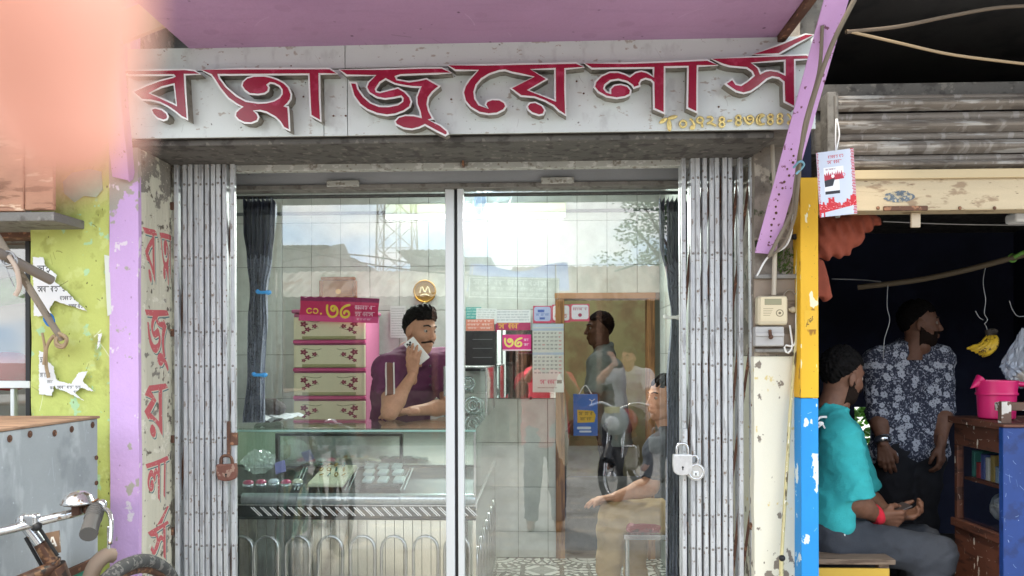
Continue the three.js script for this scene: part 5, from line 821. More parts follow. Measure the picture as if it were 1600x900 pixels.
// ---------- the open shop on the right ----------
{
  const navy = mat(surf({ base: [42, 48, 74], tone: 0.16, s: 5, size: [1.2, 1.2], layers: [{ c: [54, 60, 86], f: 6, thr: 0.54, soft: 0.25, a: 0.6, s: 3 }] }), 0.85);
  const xa = X(1252, 0.05), xb = 3.6, zb = -3.0, fl = 0.2, cl = 2.5, o0 = X(1335, zb), o1 = X(1368, zb), oy0 = Y(1350, 800, zb), oy1 = Y(1350, 636, zb);
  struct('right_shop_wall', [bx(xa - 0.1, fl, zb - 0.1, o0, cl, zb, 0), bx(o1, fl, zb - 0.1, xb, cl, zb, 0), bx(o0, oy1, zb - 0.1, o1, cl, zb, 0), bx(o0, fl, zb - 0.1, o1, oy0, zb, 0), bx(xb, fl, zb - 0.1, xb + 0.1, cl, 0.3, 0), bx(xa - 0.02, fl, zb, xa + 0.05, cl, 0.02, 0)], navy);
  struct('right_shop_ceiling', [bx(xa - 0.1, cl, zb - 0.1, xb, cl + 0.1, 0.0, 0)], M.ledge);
  struct('right_shop_floor', [bx(xa, fl - 0.12, zb - 0.1, xb, fl, 0.16, 0)], mat(surf({ base: [86, 78, 70], tone: 0.12, s: 5, size: [0.8, 0.8] }), 0.9));
  const recessGrey = mat(surf({ base: [84, 82, 82], tone: 0.15, s: 14, size: [1.2, 1.2], layers: [{ c: [60, 60, 62], f: 6, thr: 0.5, soft: 0.3, a: 0.8, s: 5 }] }), 0.9);  // dark grey with soft darker patches
  struct('shade_recess_wall', [bx(xa - 0.12, cl + 0.1, zb - 0.1, xb + 0.1, 3.1, zb, 0), bx(xa - 0.12, 2.6, zb, xa - 0.02, 3.1, -0.06, 0), bx(xb, cl, zb, xb + 0.1, 3.1, 1.2, 0)], recessGrey);  // deep recess shaped to keep the space above the shutter dark
  struct('right_shade_roof', [bx(0.94, 3.1, zb - 0.1, 5, 3.2, 1.5, 0)], recessGrey);  // unseen forward overhang added to block the sky over the recess
  // a back opening with leaves outside
  const shr = thing('shrub', 'green shrub seen through the small opening at the back of the dark shop', 'shrub', V((o0 + o1) / 2, 0.2, -4));
  const leaves = []; for (let i = 0; i < 1500; i++) { const g = new THREE.SphereGeometry(0.06, 5, 4); g.scale(1, 0.2, 0.5); g.rotateX(rnd(3)); g.rotateY(rnd(3)); g.rotateZ(rnd(3)); g.translate((o0 + o1) / 2 + rnd(-0.7, 0.7), rnd(0.25, 1.7), -4 + rnd(-0.4, 0.4)); leaves.push(uvm(g)); }
  part('foliage', leaves, mat([96, 150, 44], 0.6), shr); part('stem', cyl(V((o0 + o1) / 2, 0, -4), V((o0 + o1) / 2, 1.2, -4), 0.03), M.rust, shr);

  // rolling shutter
  const sh = thing('rolling_shutter', 'half rolled grey steel shutter smeared with white above the dark shop', 'shutter', V(2.3, Y(1450, 265, 0.08), 0.05));
  const sm = [7, 17, 27].map((s) => mat(surf({ w: 1024, h: 256, base: [128, 120, 112], tone: 0.12, freq: 4, s, size: [1.6, 0.25], layers: [{ c: [196, 195, 192], fx: 8, fy: 12, o: 7, thr: 0.6, soft: 0.08, a: 0.7, s: s + 1 }, { c: [92, 84, 78], fx: 24, fy: 6, thr: 0.56, soft: 0.2, a: 0.6, s: s + 2 }, { c: [172, 168, 164], fx: 70, fy: 4, thr: 0.6, soft: 0.1, a: 0.6, s: s + 4 }] }), 0.5, { metalness: 0.2 }));
  const rows = [143, 152, 171, 183, 204, 216, 238, 249, 264];
  const x0 = X(1308, 0.07), x1 = 3.55;
  for (let i = 0; i < rows.length - 1; i++) {
    const ya = Y(1450, rows[i], 0.08), yb = Y(1450, rows[i + 1], 0.08), h = ya - yb, out = i % 2 === 1, pts = [];
    for (let k = 0; k <= 6; k++) { const a = k / 6; pts.push([0.05 + (out ? 0.03 : 0.006) * Math.sin(a * Math.PI) + (out ? 0.008 : 0), yb + 0.001 + (h - 0.002) * a]); }
    const s = new THREE.Shape(); s.moveTo(pts[0][0], pts[0][1]); for (const p of pts.slice(1)) s.lineTo(p[0], p[1]); for (const p of pts.slice().reverse()) s.lineTo(p[0] - 0.006, p[1]); s.closePath();
    const g = new THREE.ExtrudeGeometry(s, { depth: x1 - x0, bevelEnabled: false }); g.rotateY(Math.PI / 2); g.scale(1, 1, -1); const ix = g.index; g.translate(0, 0, 0);
    const p = g.attributes.position; // x <- run, z <- profile
    const gg = g.toNonIndexed ? (g.index ? g.toNonIndexed() : g) : g; const q = gg.attributes.position; for (let k = 0; k < q.count; k++) { const X0 = q.getX(k), Z0 = q.getZ(k); q.setXYZ(k, x0 + X0 + 0.004 * Math.sin(X0 * 3 + i), q.getY(k) + 0.003 * Math.sin(X0 * 2 + i * 2), Math.abs(Z0)); }
    gg.computeVertexNormals(); part('slat', uvm(gg), sm[i % 3], sh);
  }
  part('guide_edge', [bx(x0 - 0.035, Y(1450, 268, 0.08), 0.0, x0 - 0.002, Y(1450, 140, 0.08), 0.075, 0.004)], M.moulding, sh);
  // beam
  const by0 = Y(1450, 329, 0.08), by1 = Y(1450, 268, 0.08), bm = thing('shutter_beam', 'cream painted steel beam with a blue grease stain below the shutter', 'beam', V(2.3, by0, 0.05));
  part('beam', bx(X(1283, 0.08), by0, 0.0, x1, by1, 0.085, 0.004), mat(surf({ w: 1024, h: 256, base: [198, 180, 148], tone: 0.07, s: 5, size: [2.4, 0.16], layers: [{ c: [140, 114, 88], fx: 40, fy: 6, thr: 0.6, soft: 0.14, a: 0.7, s: 3 }], specks: [{ c: [84, 60, 40], n: 90, r: 2.4 }], scratches: [{ c: [110, 84, 60], n: 30, len: 30, w: 1.2 }] }), 0.6), bm);
  part('beam_lip', bx(X(1330, 0.09), by1 - 0.03, 0.0855, x1, by1 + 0.004, 0.1, 0.003), mat([196, 176, 138], 0.6), bm);
  const stn = at(1406, 307, 0.09); part('grease_stain', [(() => { const s = new THREE.Shape(); for (let i = 0; i < 90; i++) { const a = i * Math.PI / 45, r = 0.75 + 0.5 * fbm(Math.cos(a) * 3 + 9, Math.sin(a) * 3 + 9, 4, 5); s[i ? 'lineTo' : 'moveTo'](stn.x + 0.055 * r * Math.cos(a), stn.y + 0.022 * r * Math.sin(a)); } const g = new THREE.ShapeGeometry(s); g.translate(0, 0, 0.0865); return uvm(g); })()], mat(surf({ base: [92, 104, 116], tone: 0.25, s: 3, size: [0.08, 0.06], layers: [{ c: [176, 164, 138], f: 10, thr: 0.5, soft: 0.16, s: 4 }] }), 0.7), bm);
  part('rust_plate', bx(X(1381, 0.09), by0 - 0.002, 0.0855, X(1450, 0.09), by0 + 0.016, 0.095, 0.003), M.rust, bm);
  for (const u of [1372, 1500, 1554]) part('bolt', ball(at(u, 325, 0.088), 0.007, 1, 1, 0.5, 8), M.rust, bm);
  const hk = at(1431, 343, 0.05); part('lock_tab', [bx(hk.x - 0.018, hk.y - 0.03, 0.04, hk.x + 0.018, by0 - 0.001, 0.052, 0.004)], mat([196, 180, 156], 0.6), bm);
  // lamp holder end at the frame edge
  const lh = at(1594, 341, -0.1); solo('tube_holder', [bx(lh.x - 0.04, lh.y - 0.02, -0.14, lh.x + 0.5, lh.y + 0.02, -0.06, 0.012)], M.white, 'white unlit lamp batten end under the cream beam', 'lamp batten');
  // hanging promotional card
  const cz = 0.34, c = at(1307, 286, cz), pc = thing('hanging_card', 'white promotional card with red city skyline border hung on a string', 'hanging sign', V(c.x, c.y - 0.12, cz));
  const art = canvasTex(320, 560, (k, w, h) => {
    k.fillStyle = '#c9d2e2'; k.fillRect(0, 0, w, h); k.fillStyle = '#b82434'; for (let i = 0; i < 46; i++) { k.fillRect(2, i * 13, 10 + (i * 7 % 9), 7); k.fillRect(w - 30 + (i * 5 % 8), i * 13, 28, 8); }
    bnScript(k, 100, 40, 130, 28, 3); bnScript(k, 90, 84, 150, 30, 8);
    k.fillStyle = '#eceef2'; k.fillRect(56, 138, 130, 216); k.fillRect(56, 138, 170, 60); k.fillStyle = '#6a2030'; bnScript(k, 72, 152, 90, 13, 5); k.fillStyle = '#b02038'; k.beginPath(); k.moveTo(58, 200); for (let i = 0; i < 10; i++) { k.lineTo(64 + i * 16, 192 - (i * 37 % 26)); k.lineTo(72 + i * 16, 210); } k.lineTo(228, 246); k.lineTo(58, 256); k.fill();
    k.fillStyle = '#22242e'; k.beginPath(); k.moveTo(58, 250); k.lineTo(150, 236); k.lineTo(128, 300); k.lineTo(60, 306); k.fill(); k.fillRect(60, 344, 126, 26); k.fillStyle = '#f4f4f6'; k.beginPath(); k.arc(132, 218, 14, 0, 7); k.fill(); k.strokeStyle = '#d4506a'; k.lineWidth = 5; k.beginPath(); k.arc(222, 214, 14, 0, 7); k.stroke();
    k.fillStyle = '#b8862e'; k.fillStyle = '#b02438'; bnScript(k, 80, 400, 60, 12, 6);
    k.fillStyle = '#c8202e'; k.beginPath(); k.moveTo(0, 470); const sky = [440, 450, 430, 456, 440, 400, 410, 396, 440, 450, 446, 470, 452, 446, 420, 430, 396, 388, 400, 404]; sky.forEach((y, i) => { k.lineTo(i * 17, y); k.lineTo(i * 17 + 13, y + 4); }); k.lineTo(w, 430); k.lineTo(w, 480); k.lineTo(0, 530); k.fill(); k.fillRect(0, 500, 12, 60); k.fillRect(36, 500, 12, 60);
    k.fillStyle = '#e8c4c8'; for (let i = 0; i < 60; i++) k.fillRect(rnd(w), rnd(430, 500), rnd(2, 14), rnd(2, 5));
  });
  part('card', sheet(V(c.x, c.y, cz), 0.118, 0.222, { ry: -0.28, rz: 0.055, t: 0.0025 }), mat(art, 0.4), pc);
  const s0 = at(1306, 238, cz + 0.002), s1 = at(1308, 186, cz - 0.06); part('string', [tube([s0, V((s0.x + s1.x) / 2 + 0.006, (s0.y + s1.y) / 2, cz - 0.02), s1], 0.0028, 14, 5), tube([s0, V((s0.x + s1.x) / 2 - 0.003, (s0.y + s1.y) / 2, cz - 0.03), V(s1.x - 0.004, s1.y, s1.z)], 0.0028, 14, 5)], M.white, pc);
  const hp = thing('card_hook_pipe', 'thin dark pipe behind the hanging card', 'pipe', at(1308, 190, 0.2)); part('pipe', cyl(at(1309, 340, 0.2), at(1306, 150, 0.2), 0.008), M.moulding, hp);
  // wooden glass-fronted counter
  const wb = mat(surf({ base: [92, 54, 40], tone: 0.12, s: 5, size: [0.5, 0.5], layers: [{ c: [60, 34, 26], fx: 3, fy: 12, thr: 0.56, soft: 0.1, s: 3 }, { c: [206, 196, 184], fx: 16, fy: 6, thr: 0.72, soft: 0.02, s: 8 }], specks: [{ c: [214, 206, 196], n: 60, r: 2 }], scratches: [{ c: [216, 206, 196], n: 36, len: 30, w: 2 }] }), 0.6);
  const kx = 1.87, k1 = 2.5, kz0 = -0.56, kz1 = -0.14, kt = 1.285, kb = 0.82, ct = thing('wooden_counter', 'worn brown wooden counter with a glazed side full of goods', 'counter', V(2.15, fl, -0.55));
  part('top', bx(kx - 0.03, kt - 0.03, kz0, k1, kt, kz1 + 0.005, 0.004), wb, ct); part('lower_side', bx(kx, fl, kz0, kx + 0.03, kb, kz1, 0.004), wb, ct); part('top_rail', bx(kx, kt - 0.13, kz0, kx + 0.03, kt - 0.031, kz1, 0.004), wb, ct);
  part('stile', bx(kx, kb + 0.001, kz1 - 0.03, kx + 0.03, kt - 0.131, kz1, 0.004), wb, ct); part('stile', bx(kx, kb + 0.001, kz0, kx + 0.03, kt - 0.131, kz0 + 0.025, 0.004), wb, ct);
  part('ledge', bx(kx - 0.018, kb - 0.03, kz0, kx - 0.001, kb + 0.006, kz1, 0.004), wb, ct); part('plinth_rail', bx(kx - 0.012, 0.5, kz0, kx - 0.001, 0.53, kz1, 0.003), wb, ct);
  part('side_pane', bx(kx + 0.012, kb + 0.001, kz0 + 0.025, kx + 0.016, kt - 0.131, kz1 - 0.03, 0), M.glass, ct); part('shelf', bx(kx + 0.035, 1.0, kz0 + 0.02, k1, 1.012, kz1 - 0.02, 0), wb, ct); part('back_board', bx(kx + 0.45, fl, kz0, kx + 0.47, kt - 0.031, kz1, 0), wb, ct); part('front_board', bx(kx + 0.031, fl, kz1 - 0.02, k1, kt - 0.031, kz1 - 0.001, 0.003), wb, ct);
  const goods = [[60, 120, 110], [150, 60, 60], [70, 84, 140], [190, 190, 186], [150, 130, 70], [120, 140, 160]];
  for (let i = 0; i < 9; i++) { const z = kz0 + 0.03 + i * 0.036, hh = rnd(0.07, 0.12); solo('goods_packet', bx(kx + 0.06, 1.013, z, kx + 0.16, 1.013 + hh, z + rnd(0.024, 0.032), 0.004), mat(goods[i % 6], 0.5), ['teal', 'dull red', 'slate blue', 'white', 'ochre', 'pale blue', 'second teal', 'second red', 'second slate blue'][i] + ' packet of goods on the shelf behind the counter glass', 'packet', 'packets in the wooden counter'); }
  const wbag = new THREE.IcosahedronGeometry(0.1, 4), wp = wbag.attributes.position; for (let i = 0; i < wp.count; i++) { const n = 0.8 + 0.4 * fbm(wp.getX(i) * 20 + 4, wp.getY(i) * 20 + wp.getZ(i) * 14 + 4, 3, 3); wp.setXYZ(i, wp.getX(i) * n, wp.getY(i) * n * 0.7, wp.getZ(i) * n * 1.3); } wbag.computeVertexNormals(); wbag.translate(kx + 0.16, kb + 0.075, -0.36); solo('white_bag', uvm(wbag), mat([150, 156, 162], 0.5), 'pale lumpy bag behind the lower counter glass', 'bag');
  // upper rail and post, mug, cabinet
  const chip = mat(surf({ base: [96, 72, 60], tone: 0.14, s: 5, size: [0.3, 0.3], layers: [{ c: [196, 192, 186], fx: 8, fy: 8, thr: 0.55, soft: 0.03, s: 3 }] }), 0.7);
  const rl = thing('wooden_rail', 'paint flaked wooden rail and post above the blue cabinet', 'rail', at(1565, 665, -0.12));
  const ry = Y(1580, 636, -0.12); part('rail', bx(X(1482, -0.12) + 0.2, ry - 0.016, -0.16, 2.9, ry + 0.018, -0.13, 0.004), chip, rl); part('post', bx(X(1560, -0.12), kt + 0.002, -0.128, X(1576, -0.12), Y(1568, 627, -0.12), -0.1, 0.004), chip, rl);
  const mg = at(1557, 656, -0.35), mug = thing('plastic_jug', 'bright pink plastic jug standing on the brown counter', 'jug', V(mg.x, kt, -0.35));
  const pk = mat([206, 36, 104], 0.35); const mh = 0.165;
  part('body', lathe([[0.001, 0.002], [0.066, 0.002], [0.07, 0.01], [0.074, mh * 0.62], [0.08, mh * 0.63], [0.08, mh * 0.68], [0.076, mh * 0.69], [0.08, mh * 0.96], [0.085, mh], [0.079, mh], [0.072, mh * 0.7], [0.064, 0.012], [0.001, 0.012]], V(mg.x, kt, -0.35), 32), pk, mug);
  part('spout', [(() => { const g = new THREE.ConeGeometry(0.03, 0.06, 12, 1, true); g.rotateZ(2.2); g.translate(mg.x - 0.085, kt + mh * 0.9, -0.35); return uvm(g); })()], pk, mug); part('handle', tube([V(mg.x + 0.075, kt + mh * 0.92, -0.35), V(mg.x + 0.125, kt + mh * 0.85, -0.35), V(mg.x + 0.125, kt + mh * 0.4, -0.35), V(mg.x + 0.078, kt + mh * 0.3, -0.35)], 0.011, 20, 8), pk, mug);
  const bl = thing('blue_cabinet', 'scratched blue painted cabinet front beside the brown counter', 'cabinet', V(2.4, fl, -0.05)); const bt = Y(1580, 668, -0.03);
  part('front', bx(X(1567, -0.03), fl, -0.06, 3.2, bt, -0.03, 0.004), mat(surf({ base: [22, 56, 122], tone: 0.1, s: 5, size: [0.4, 0.4], layers: [{ c: [18, 40, 90], f: 9, thr: 0.54, soft: 0.2, a: 0.7, s: 8 }], specks: [{ c: [206, 212, 222], n: 34, r: 2 }], scratches: [{ c: [196, 206, 222], n: 46, len: 34, w: 2.2 }, { c: [14, 26, 66], n: 20, len: 50, w: 2, ang: 1.57, dev: 0.5 }] }), 0.5), bl);
  part('top_edge', bx(X(1565, -0.03), bt + 0.001, -0.1, 3.2, bt + 0.012, -0.02, 0.003), wb, bl);
  // seat box
  const sb = thing('wooden_stool', 'low wooden stool with a yellow apron under the seated man', 'stool', V(X(1335, -0.25), fl, -0.25)); const sy = Y(1335, 872, -0.12);
  const plank = mat(surf({ base: [122, 104, 88], tone: 0.12, s: 5, size: [0.4, 0.2], layers: [{ c: [84, 68, 56], fx: 3, fy: 14, thr: 0.55, soft: 0.1, s: 3 }] }), 0.8);
  for (let k = 0; k < 3; k++) part('plank', bx(X(1262, -0.1), sy - 0.022, -0.44 + k * 0.115, X(1399, -0.1), sy + rnd(-0.002, 0.002), -0.33 + k * 0.115, 0.004), plank, sb);
  part('apron', bx(X(1266, -0.1), sy - 0.14, -0.13, X(1392, -0.1), sy - 0.04, -0.115, 0.003), mat([196, 160, 60], 0.7), sb); for (const u of [1270, 1384]) for (const z of [-0.42, -0.14]) part('leg', bx(X(u, -0.1) - 0.02, fl, z - 0.02, X(u, -0.1) + 0.02, sy - 0.023, z + 0.02, 0.003), plank, sb);
  // bamboo pole, hooks, bananas, polythene bag
  const pm = mat([96, 84, 66], 0.7); const bp = thing('bamboo_pole', 'long bamboo pole slung across the dark shop', 'pole', at(1470, 425, -0.7)); part('cane', tube([at(1340, 449, -1.0), at(1430, 438, -0.9), at(1500, 424, -0.8), at(1600, 398, -0.65), at(1700, 372, -0.5)], 0.014, 40, 8), pm, bp); part('green_tie', [torus(at(1582, 403, -0.68), 0.017, 0.006, 14, 6), tube([at(1584, 402, -0.66), at(1600, 394, -0.64), at(1620, 392, -0.62)], 0.01, 14, 6)], mat([96, 150, 60], 0.6), bp);
  const wireM = mat([150, 150, 150], 0.4, { metalness: 0.7 });
  [['thin bent wire hook beside the standing man', [[1387, 446], [1386, 480], [1390, 500], [1382, 530], [1380, 560]]], ['wavy wire hook above the bananas', [[1540, 416], [1536, 440], [1540, 470], [1538, 490], [1543, 500], [1538, 506]]], ['short curled wire hook near the wavy one', [[1524, 486], [1530, 496], [1536, 500]]], ['wire hook above the polythene bag', [[1577, 470], [1582, 484], [1590, 494], [1602, 494]]]].forEach(([l, p]) => solo('wire_hook', tube(p.map(([u, v]) => at(u, v, -0.75)), 0.0022, 24, 5), wireM, l, 'wire hook'));
  solo('sagging_wire', tube([at(1300, 436, -0.6), at(1340, 437, -0.7), at(1376, 440, -0.9)], 0.003, 14, 5), wireM, 'thin wire sagging below the brown cloth bundle', 'wire'); solo('stretched_wire', tube([at(1380, 346, -0.2), at(1480, 350, -0.2), at(1610, 352, -0.2)], 0.003, 14, 5), wireM, 'thin wire stretched under the cream beam', 'wire');
  const bn = at(1540, 528, -0.75), ba = thing('banana_bunch', 'small bunch of spotted bananas hanging in the dark shop', 'bananas', V(bn.x, bn.y - 0.1, bn.z)); const ym = mat(surf({ base: [206, 168, 44], tone: 0.1, s: 3, size: [0.1, 0.1], layers: [{ c: [92, 66, 26], f: 6, thr: 0.6, soft: 0.05, s: 6 }] }), 0.5);
  for (let i = 0; i < 5; i++) { const a = -0.9 + i * 0.35, pts = [], rr = 0.075; for (let k = 0; k <= 8; k++) { const t = k / 8; pts.push(V(bn.x + 0.02 + Math.sin(a) * 0.02 - t * 0.05 * (1 - i * 0.15) - 0.045 * t * t, bn.y + 0.01 - 0.11 * t + 0.05 * t * t * (1 - i * 0.2), bn.z + 0.03 * Math.sin(a + 1) + 0.03 * Math.sin(t * 3) * Math.cos(a))); } const g = new THREE.TubeGeometry(new THREE.CatmullRomCurve3(pts), 20, 0.014, 8); const p = g.attributes.position, uvA = g.attributes.uv; const cur = new THREE.CatmullRomCurve3(pts); for (let k = 0; k < p.count; k++) { const t = uvA.getX(k), c2 = cur.getPointAt(Math.min(1, Math.max(0, t))), s = Math.min(1, 0.35 + 3 * Math.min(t, 1 - t)); p.setXYZ(k, c2.x + (p.getX(k) - c2.x) * s, c2.y + (p.getY(k) - c2.y) * s, c2.z + (p.getZ(k) - c2.z) * s); } g.computeVertexNormals(); part('banana', uvm(g), ym, ba); }
  part('stalk', [cyl(V(bn.x + 0.02, bn.y, bn.z), V(bn.x + 0.01, bn.y + 0.04, bn.z), 0.02, 0.014, 8), ball(V(bn.x + 0.03, bn.y + 0.03, bn.z), 0.02, 1.4, 0.8, 1)], mat([44, 36, 28], 0.8), ba); part('string', tube([V(bn.x + 0.01, bn.y + 0.03, bn.z), V(bn.x, bn.y + 0.06, bn.z), at(1538, 506, -0.75)], 0.002, 8, 5), wireM, ba);
  const pb = at(1598, 570, -0.6), pg = new THREE.IcosahedronGeometry(1, 8), pp2 = pg.attributes.position; for (let i = 0; i < pp2.count; i++) { const v = V(pp2.getX(i), pp2.getY(i), pp2.getZ(i)), n = 0.62 + 0.8 * Math.abs(fbm(v.x * 3 + 6, v.y * 3 + v.z * 2.4 + 6, 4, 3) - 0.5); const tp = v.y > 0 ? 1 - 0.7 * v.y : 1; pp2.setXYZ(i, v.x * n * 0.11 * tp, v.y * (v.y > 0 ? 0.17 : 0.11), v.z * n * 0.1 * tp); } pg.computeVertexNormals(); pg.translate(pb.x, pb.y, pb.z);
  const pbg = thing('hanging_polythene_bag', 'clear polythene bag of bread hanging at the dark shop edge', 'bag', V(pb.x, pb.y - 0.1, pb.z)); part('film', uvm(pg), new THREE.MeshPhysicalMaterial({ color: new THREE.Color(0.85, 0.88, 0.95), transmission: 0.75, thickness: 0, roughness: 0.2 }), pbg); part('bread', ball(V(pb.x + 0.03, pb.y - 0.06, pb.z), 0.05, 1.2, 0.7, 1), mat([206, 170, 120], 0.8), pbg);
}

// ---------- bodies: joints with radii, blended and meshed ----------
function netMesh(val, nx, ny, nz, o, cell) { // surface nets over a grid of signed distances
  const idx = new Int32Array(nx * ny * nz).fill(-1), pos = [], tri = [], at3 = (i, j, k) => (k * ny + j) * nx + i;
  for (let k = 0; k < nz - 1; k++) for (let j = 0; j < ny - 1; j++) for (let i = 0; i < nx - 1; i++) {
    let m = 0, sx = 0, sy = 0, sz = 0, n = 0; const v = [];
    for (let c = 0; c < 8; c++) { const d = val[at3(i + (c & 1), j + (c >> 1 & 1), k + (c >> 2))]; v.push(d); if (d < 0) m |= 1 << c; }
    if (m === 0 || m === 255) continue;
    for (let a = 0; a < 8; a++) for (const b of [1, 2, 4]) { if (a & b) continue; const e = a | b; if ((v[a] < 0) === (v[e] < 0)) continue; const t = v[a] / (v[a] - v[e]); sx += (a & 1) + (b === 1 ? t : 0); sy += (a >> 1 & 1) + (b === 2 ? t : 0); sz += (a >> 2) + (b === 4 ? t : 0); n++; }
    idx[at3(i, j, k)] = pos.length / 3; pos.push(o.x + (i + sx / n) * cell, o.y + (j + sy / n) * cell, o.z + (k + sz / n) * cell);
  }
  const quad = (a, b, c, d, f) => { if (a < 0 || b < 0 || c < 0 || d < 0) return; f ? tri.push(a, b, c, a, c, d) : tri.push(a, c, b, a, d, c); };
  for (let k = 1; k < nz - 1; k++) for (let j = 1; j < ny - 1; j++) for (let i = 1; i < nx - 1; i++) {
    const d = val[at3(i, j, k)] < 0;
    if (d !== val[at3(i + 1, j, k)] < 0) quad(idx[at3(i, j - 1, k - 1)], idx[at3(i, j, k - 1)], idx[at3(i, j, k)], idx[at3(i, j - 1, k)], d);
    if (d !== val[at3(i, j + 1, k)] < 0) quad(idx[at3(i - 1, j, k - 1)], idx[at3(i - 1, j, k)], idx[at3(i, j, k)], idx[at3(i, j, k - 1)], d);
    if (d !== val[at3(i, j, k + 1)] < 0) quad(idx[at3(i - 1, j - 1, k)], idx[at3(i, j - 1, k)], idx[at3(i, j, k)], idx[at3(i - 1, j, k)], d);
  }
  const g = new THREE.BufferGeometry(); g.setAttribute('position', new THREE.Float32BufferAttribute(pos, 3)); g.setIndex(tri); g.computeVertexNormals(); return uvm(g);
}
// bones: [a, b, ra, rb, {n, f, cutA, cutB}]
function blob(bones, { K = 80, cell = 0.012, warp } = {}) {
  const lo = V(9e9, 9e9, 9e9), hi = V(-9e9, -9e9, -9e9), mg = 0.05;
  for (const [a, b, ra, rb] of bones) for (const [p, r] of [[a, ra], [b, rb]]) { lo.min(V(p.x - r - mg, p.y - r - mg, p.z - r - mg)); hi.max(V(p.x + r + mg, p.y + r + mg, p.z + r + mg)); }
  const nx = Math.ceil((hi.x - lo.x) / cell) + 2, ny = Math.ceil((hi.y - lo.y) / cell) + 2, nz = Math.ceil((hi.z - lo.z) / cell) + 2, acc = new Float32Array(nx * ny * nz);
  for (const [a, b, ra, rb, o = {}] of bones) {
    const R = Math.max(ra, rb) + mg, bx0 = b.x - a.x, by0 = b.y - a.y, bz0 = b.z - a.z, L2 = bx0 * bx0 + by0 * by0 + bz0 * bz0 || 1e-9, L = Math.sqrt(L2);
    const i0 = Math.max(0, Math.floor((Math.min(a.x, b.x) - R - lo.x) / cell)), i1 = Math.min(nx - 1, Math.ceil((Math.max(a.x, b.x) + R - lo.x) / cell));
    const j0 = Math.max(0, Math.floor((Math.min(a.y, b.y) - R - lo.y) / cell)), j1 = Math.min(ny - 1, Math.ceil((Math.max(a.y, b.y) + R - lo.y) / cell));
    const k0 = Math.max(0, Math.floor((Math.min(a.z, b.z) - R - lo.z) / cell)), k1 = Math.min(nz - 1, Math.ceil((Math.max(a.z, b.z) + R - lo.z) / cell));
    const n = o.n, f = (o.f || 1) - 1;
    for (let k = k0; k <= k1; k++) for (let j = j0; j <= j1; j++) for (let i = i0; i <= i1; i++) {
      let px = lo.x + i * cell - a.x, py = lo.y + j * cell - a.y, pz = lo.z + k * cell - a.z;
      const along = (px * bx0 + py * by0 + pz * bz0) / L2;
      const h = along < 0 ? 0 : along > 1 ? 1 : along; let qx = px - bx0 * h, qy = py - by0 * h, qz = pz - bz0 * h;
      if (n) { const q = (qx * n.x + qy * n.y + qz * n.z) * f; qx += n.x * q; qy += n.y * q; qz += n.z * q; }
      let d = Math.sqrt(qx * qx + qy * qy + qz * qz) - (ra + (rb - ra) * h);
      if (o.cutB) d = Math.max(d, (along - 1) * L); if (o.cutA) d = Math.max(d, -along * L);
      if (d < 0.12) acc[(k * ny + j) * nx + i] += Math.exp(-K * Math.max(d, -0.2));
    }
  }
  for (let k = 0, q = 0; k < nz; k++) for (let j = 0; j < ny; j++) for (let i = 0; i < nx; i++, q++) { let d = acc[q] > 1e-12 ? -Math.log(acc[q]) / K : 0.1; if (warp && d < 0.06) d += warp(lo.x + i * cell, lo.y + j * cell, lo.z + k * cell); acc[q] = d; }
  return netMesh(acc, nx, ny, nz, lo, cell);
}
function solid(fn, lo, hi, cell) {
  const nx = Math.ceil((hi.x - lo.x) / cell) + 2, ny = Math.ceil((hi.y - lo.y) / cell) + 2, nz = Math.ceil((hi.z - lo.z) / cell) + 2, v = new Float32Array(nx * ny * nz);
  for (let k = 0, q = 0; k < nz; k++) for (let j = 0; j < ny; j++) for (let i = 0; i < nx; i++, q++) v[q] = fn(lo.x + i * cell, lo.y + j * cell, lo.z + k * cell);
  return netMesh(v, nx, ny, nz, lo, cell);
}
const smin = (a, b, k) => { const h = Math.max(0, Math.min(1, 0.5 + 0.5 * (b - a) / k)); return b + (a - b) * h - k * h * (1 - h); };
const ell = (x, y, z, a, b, c) => { const k0 = Math.hypot(x / a, y / b, z / c), k1 = Math.hypot(x / a / a, y / b / b, z / c / c); return k1 < 1e-9 ? -Math.min(a, b, c) : k0 * (k0 - 1) / k1; };
const cap = (x, y, z, a, b, ra, rb = ra) => { const dx = b[0] - a[0], dy = b[1] - a[1], dz = b[2] - a[2], t = Math.max(0, Math.min(1, ((x - a[0]) * dx + (y - a[1]) * dy + (z - a[2]) * dz) / (dx * dx + dy * dy + dz * dz))); return Math.hypot(x - a[0] - dx * t, y - a[1] - dy * t, z - a[2] - dz * t) - ra - (rb - ra) * t; };
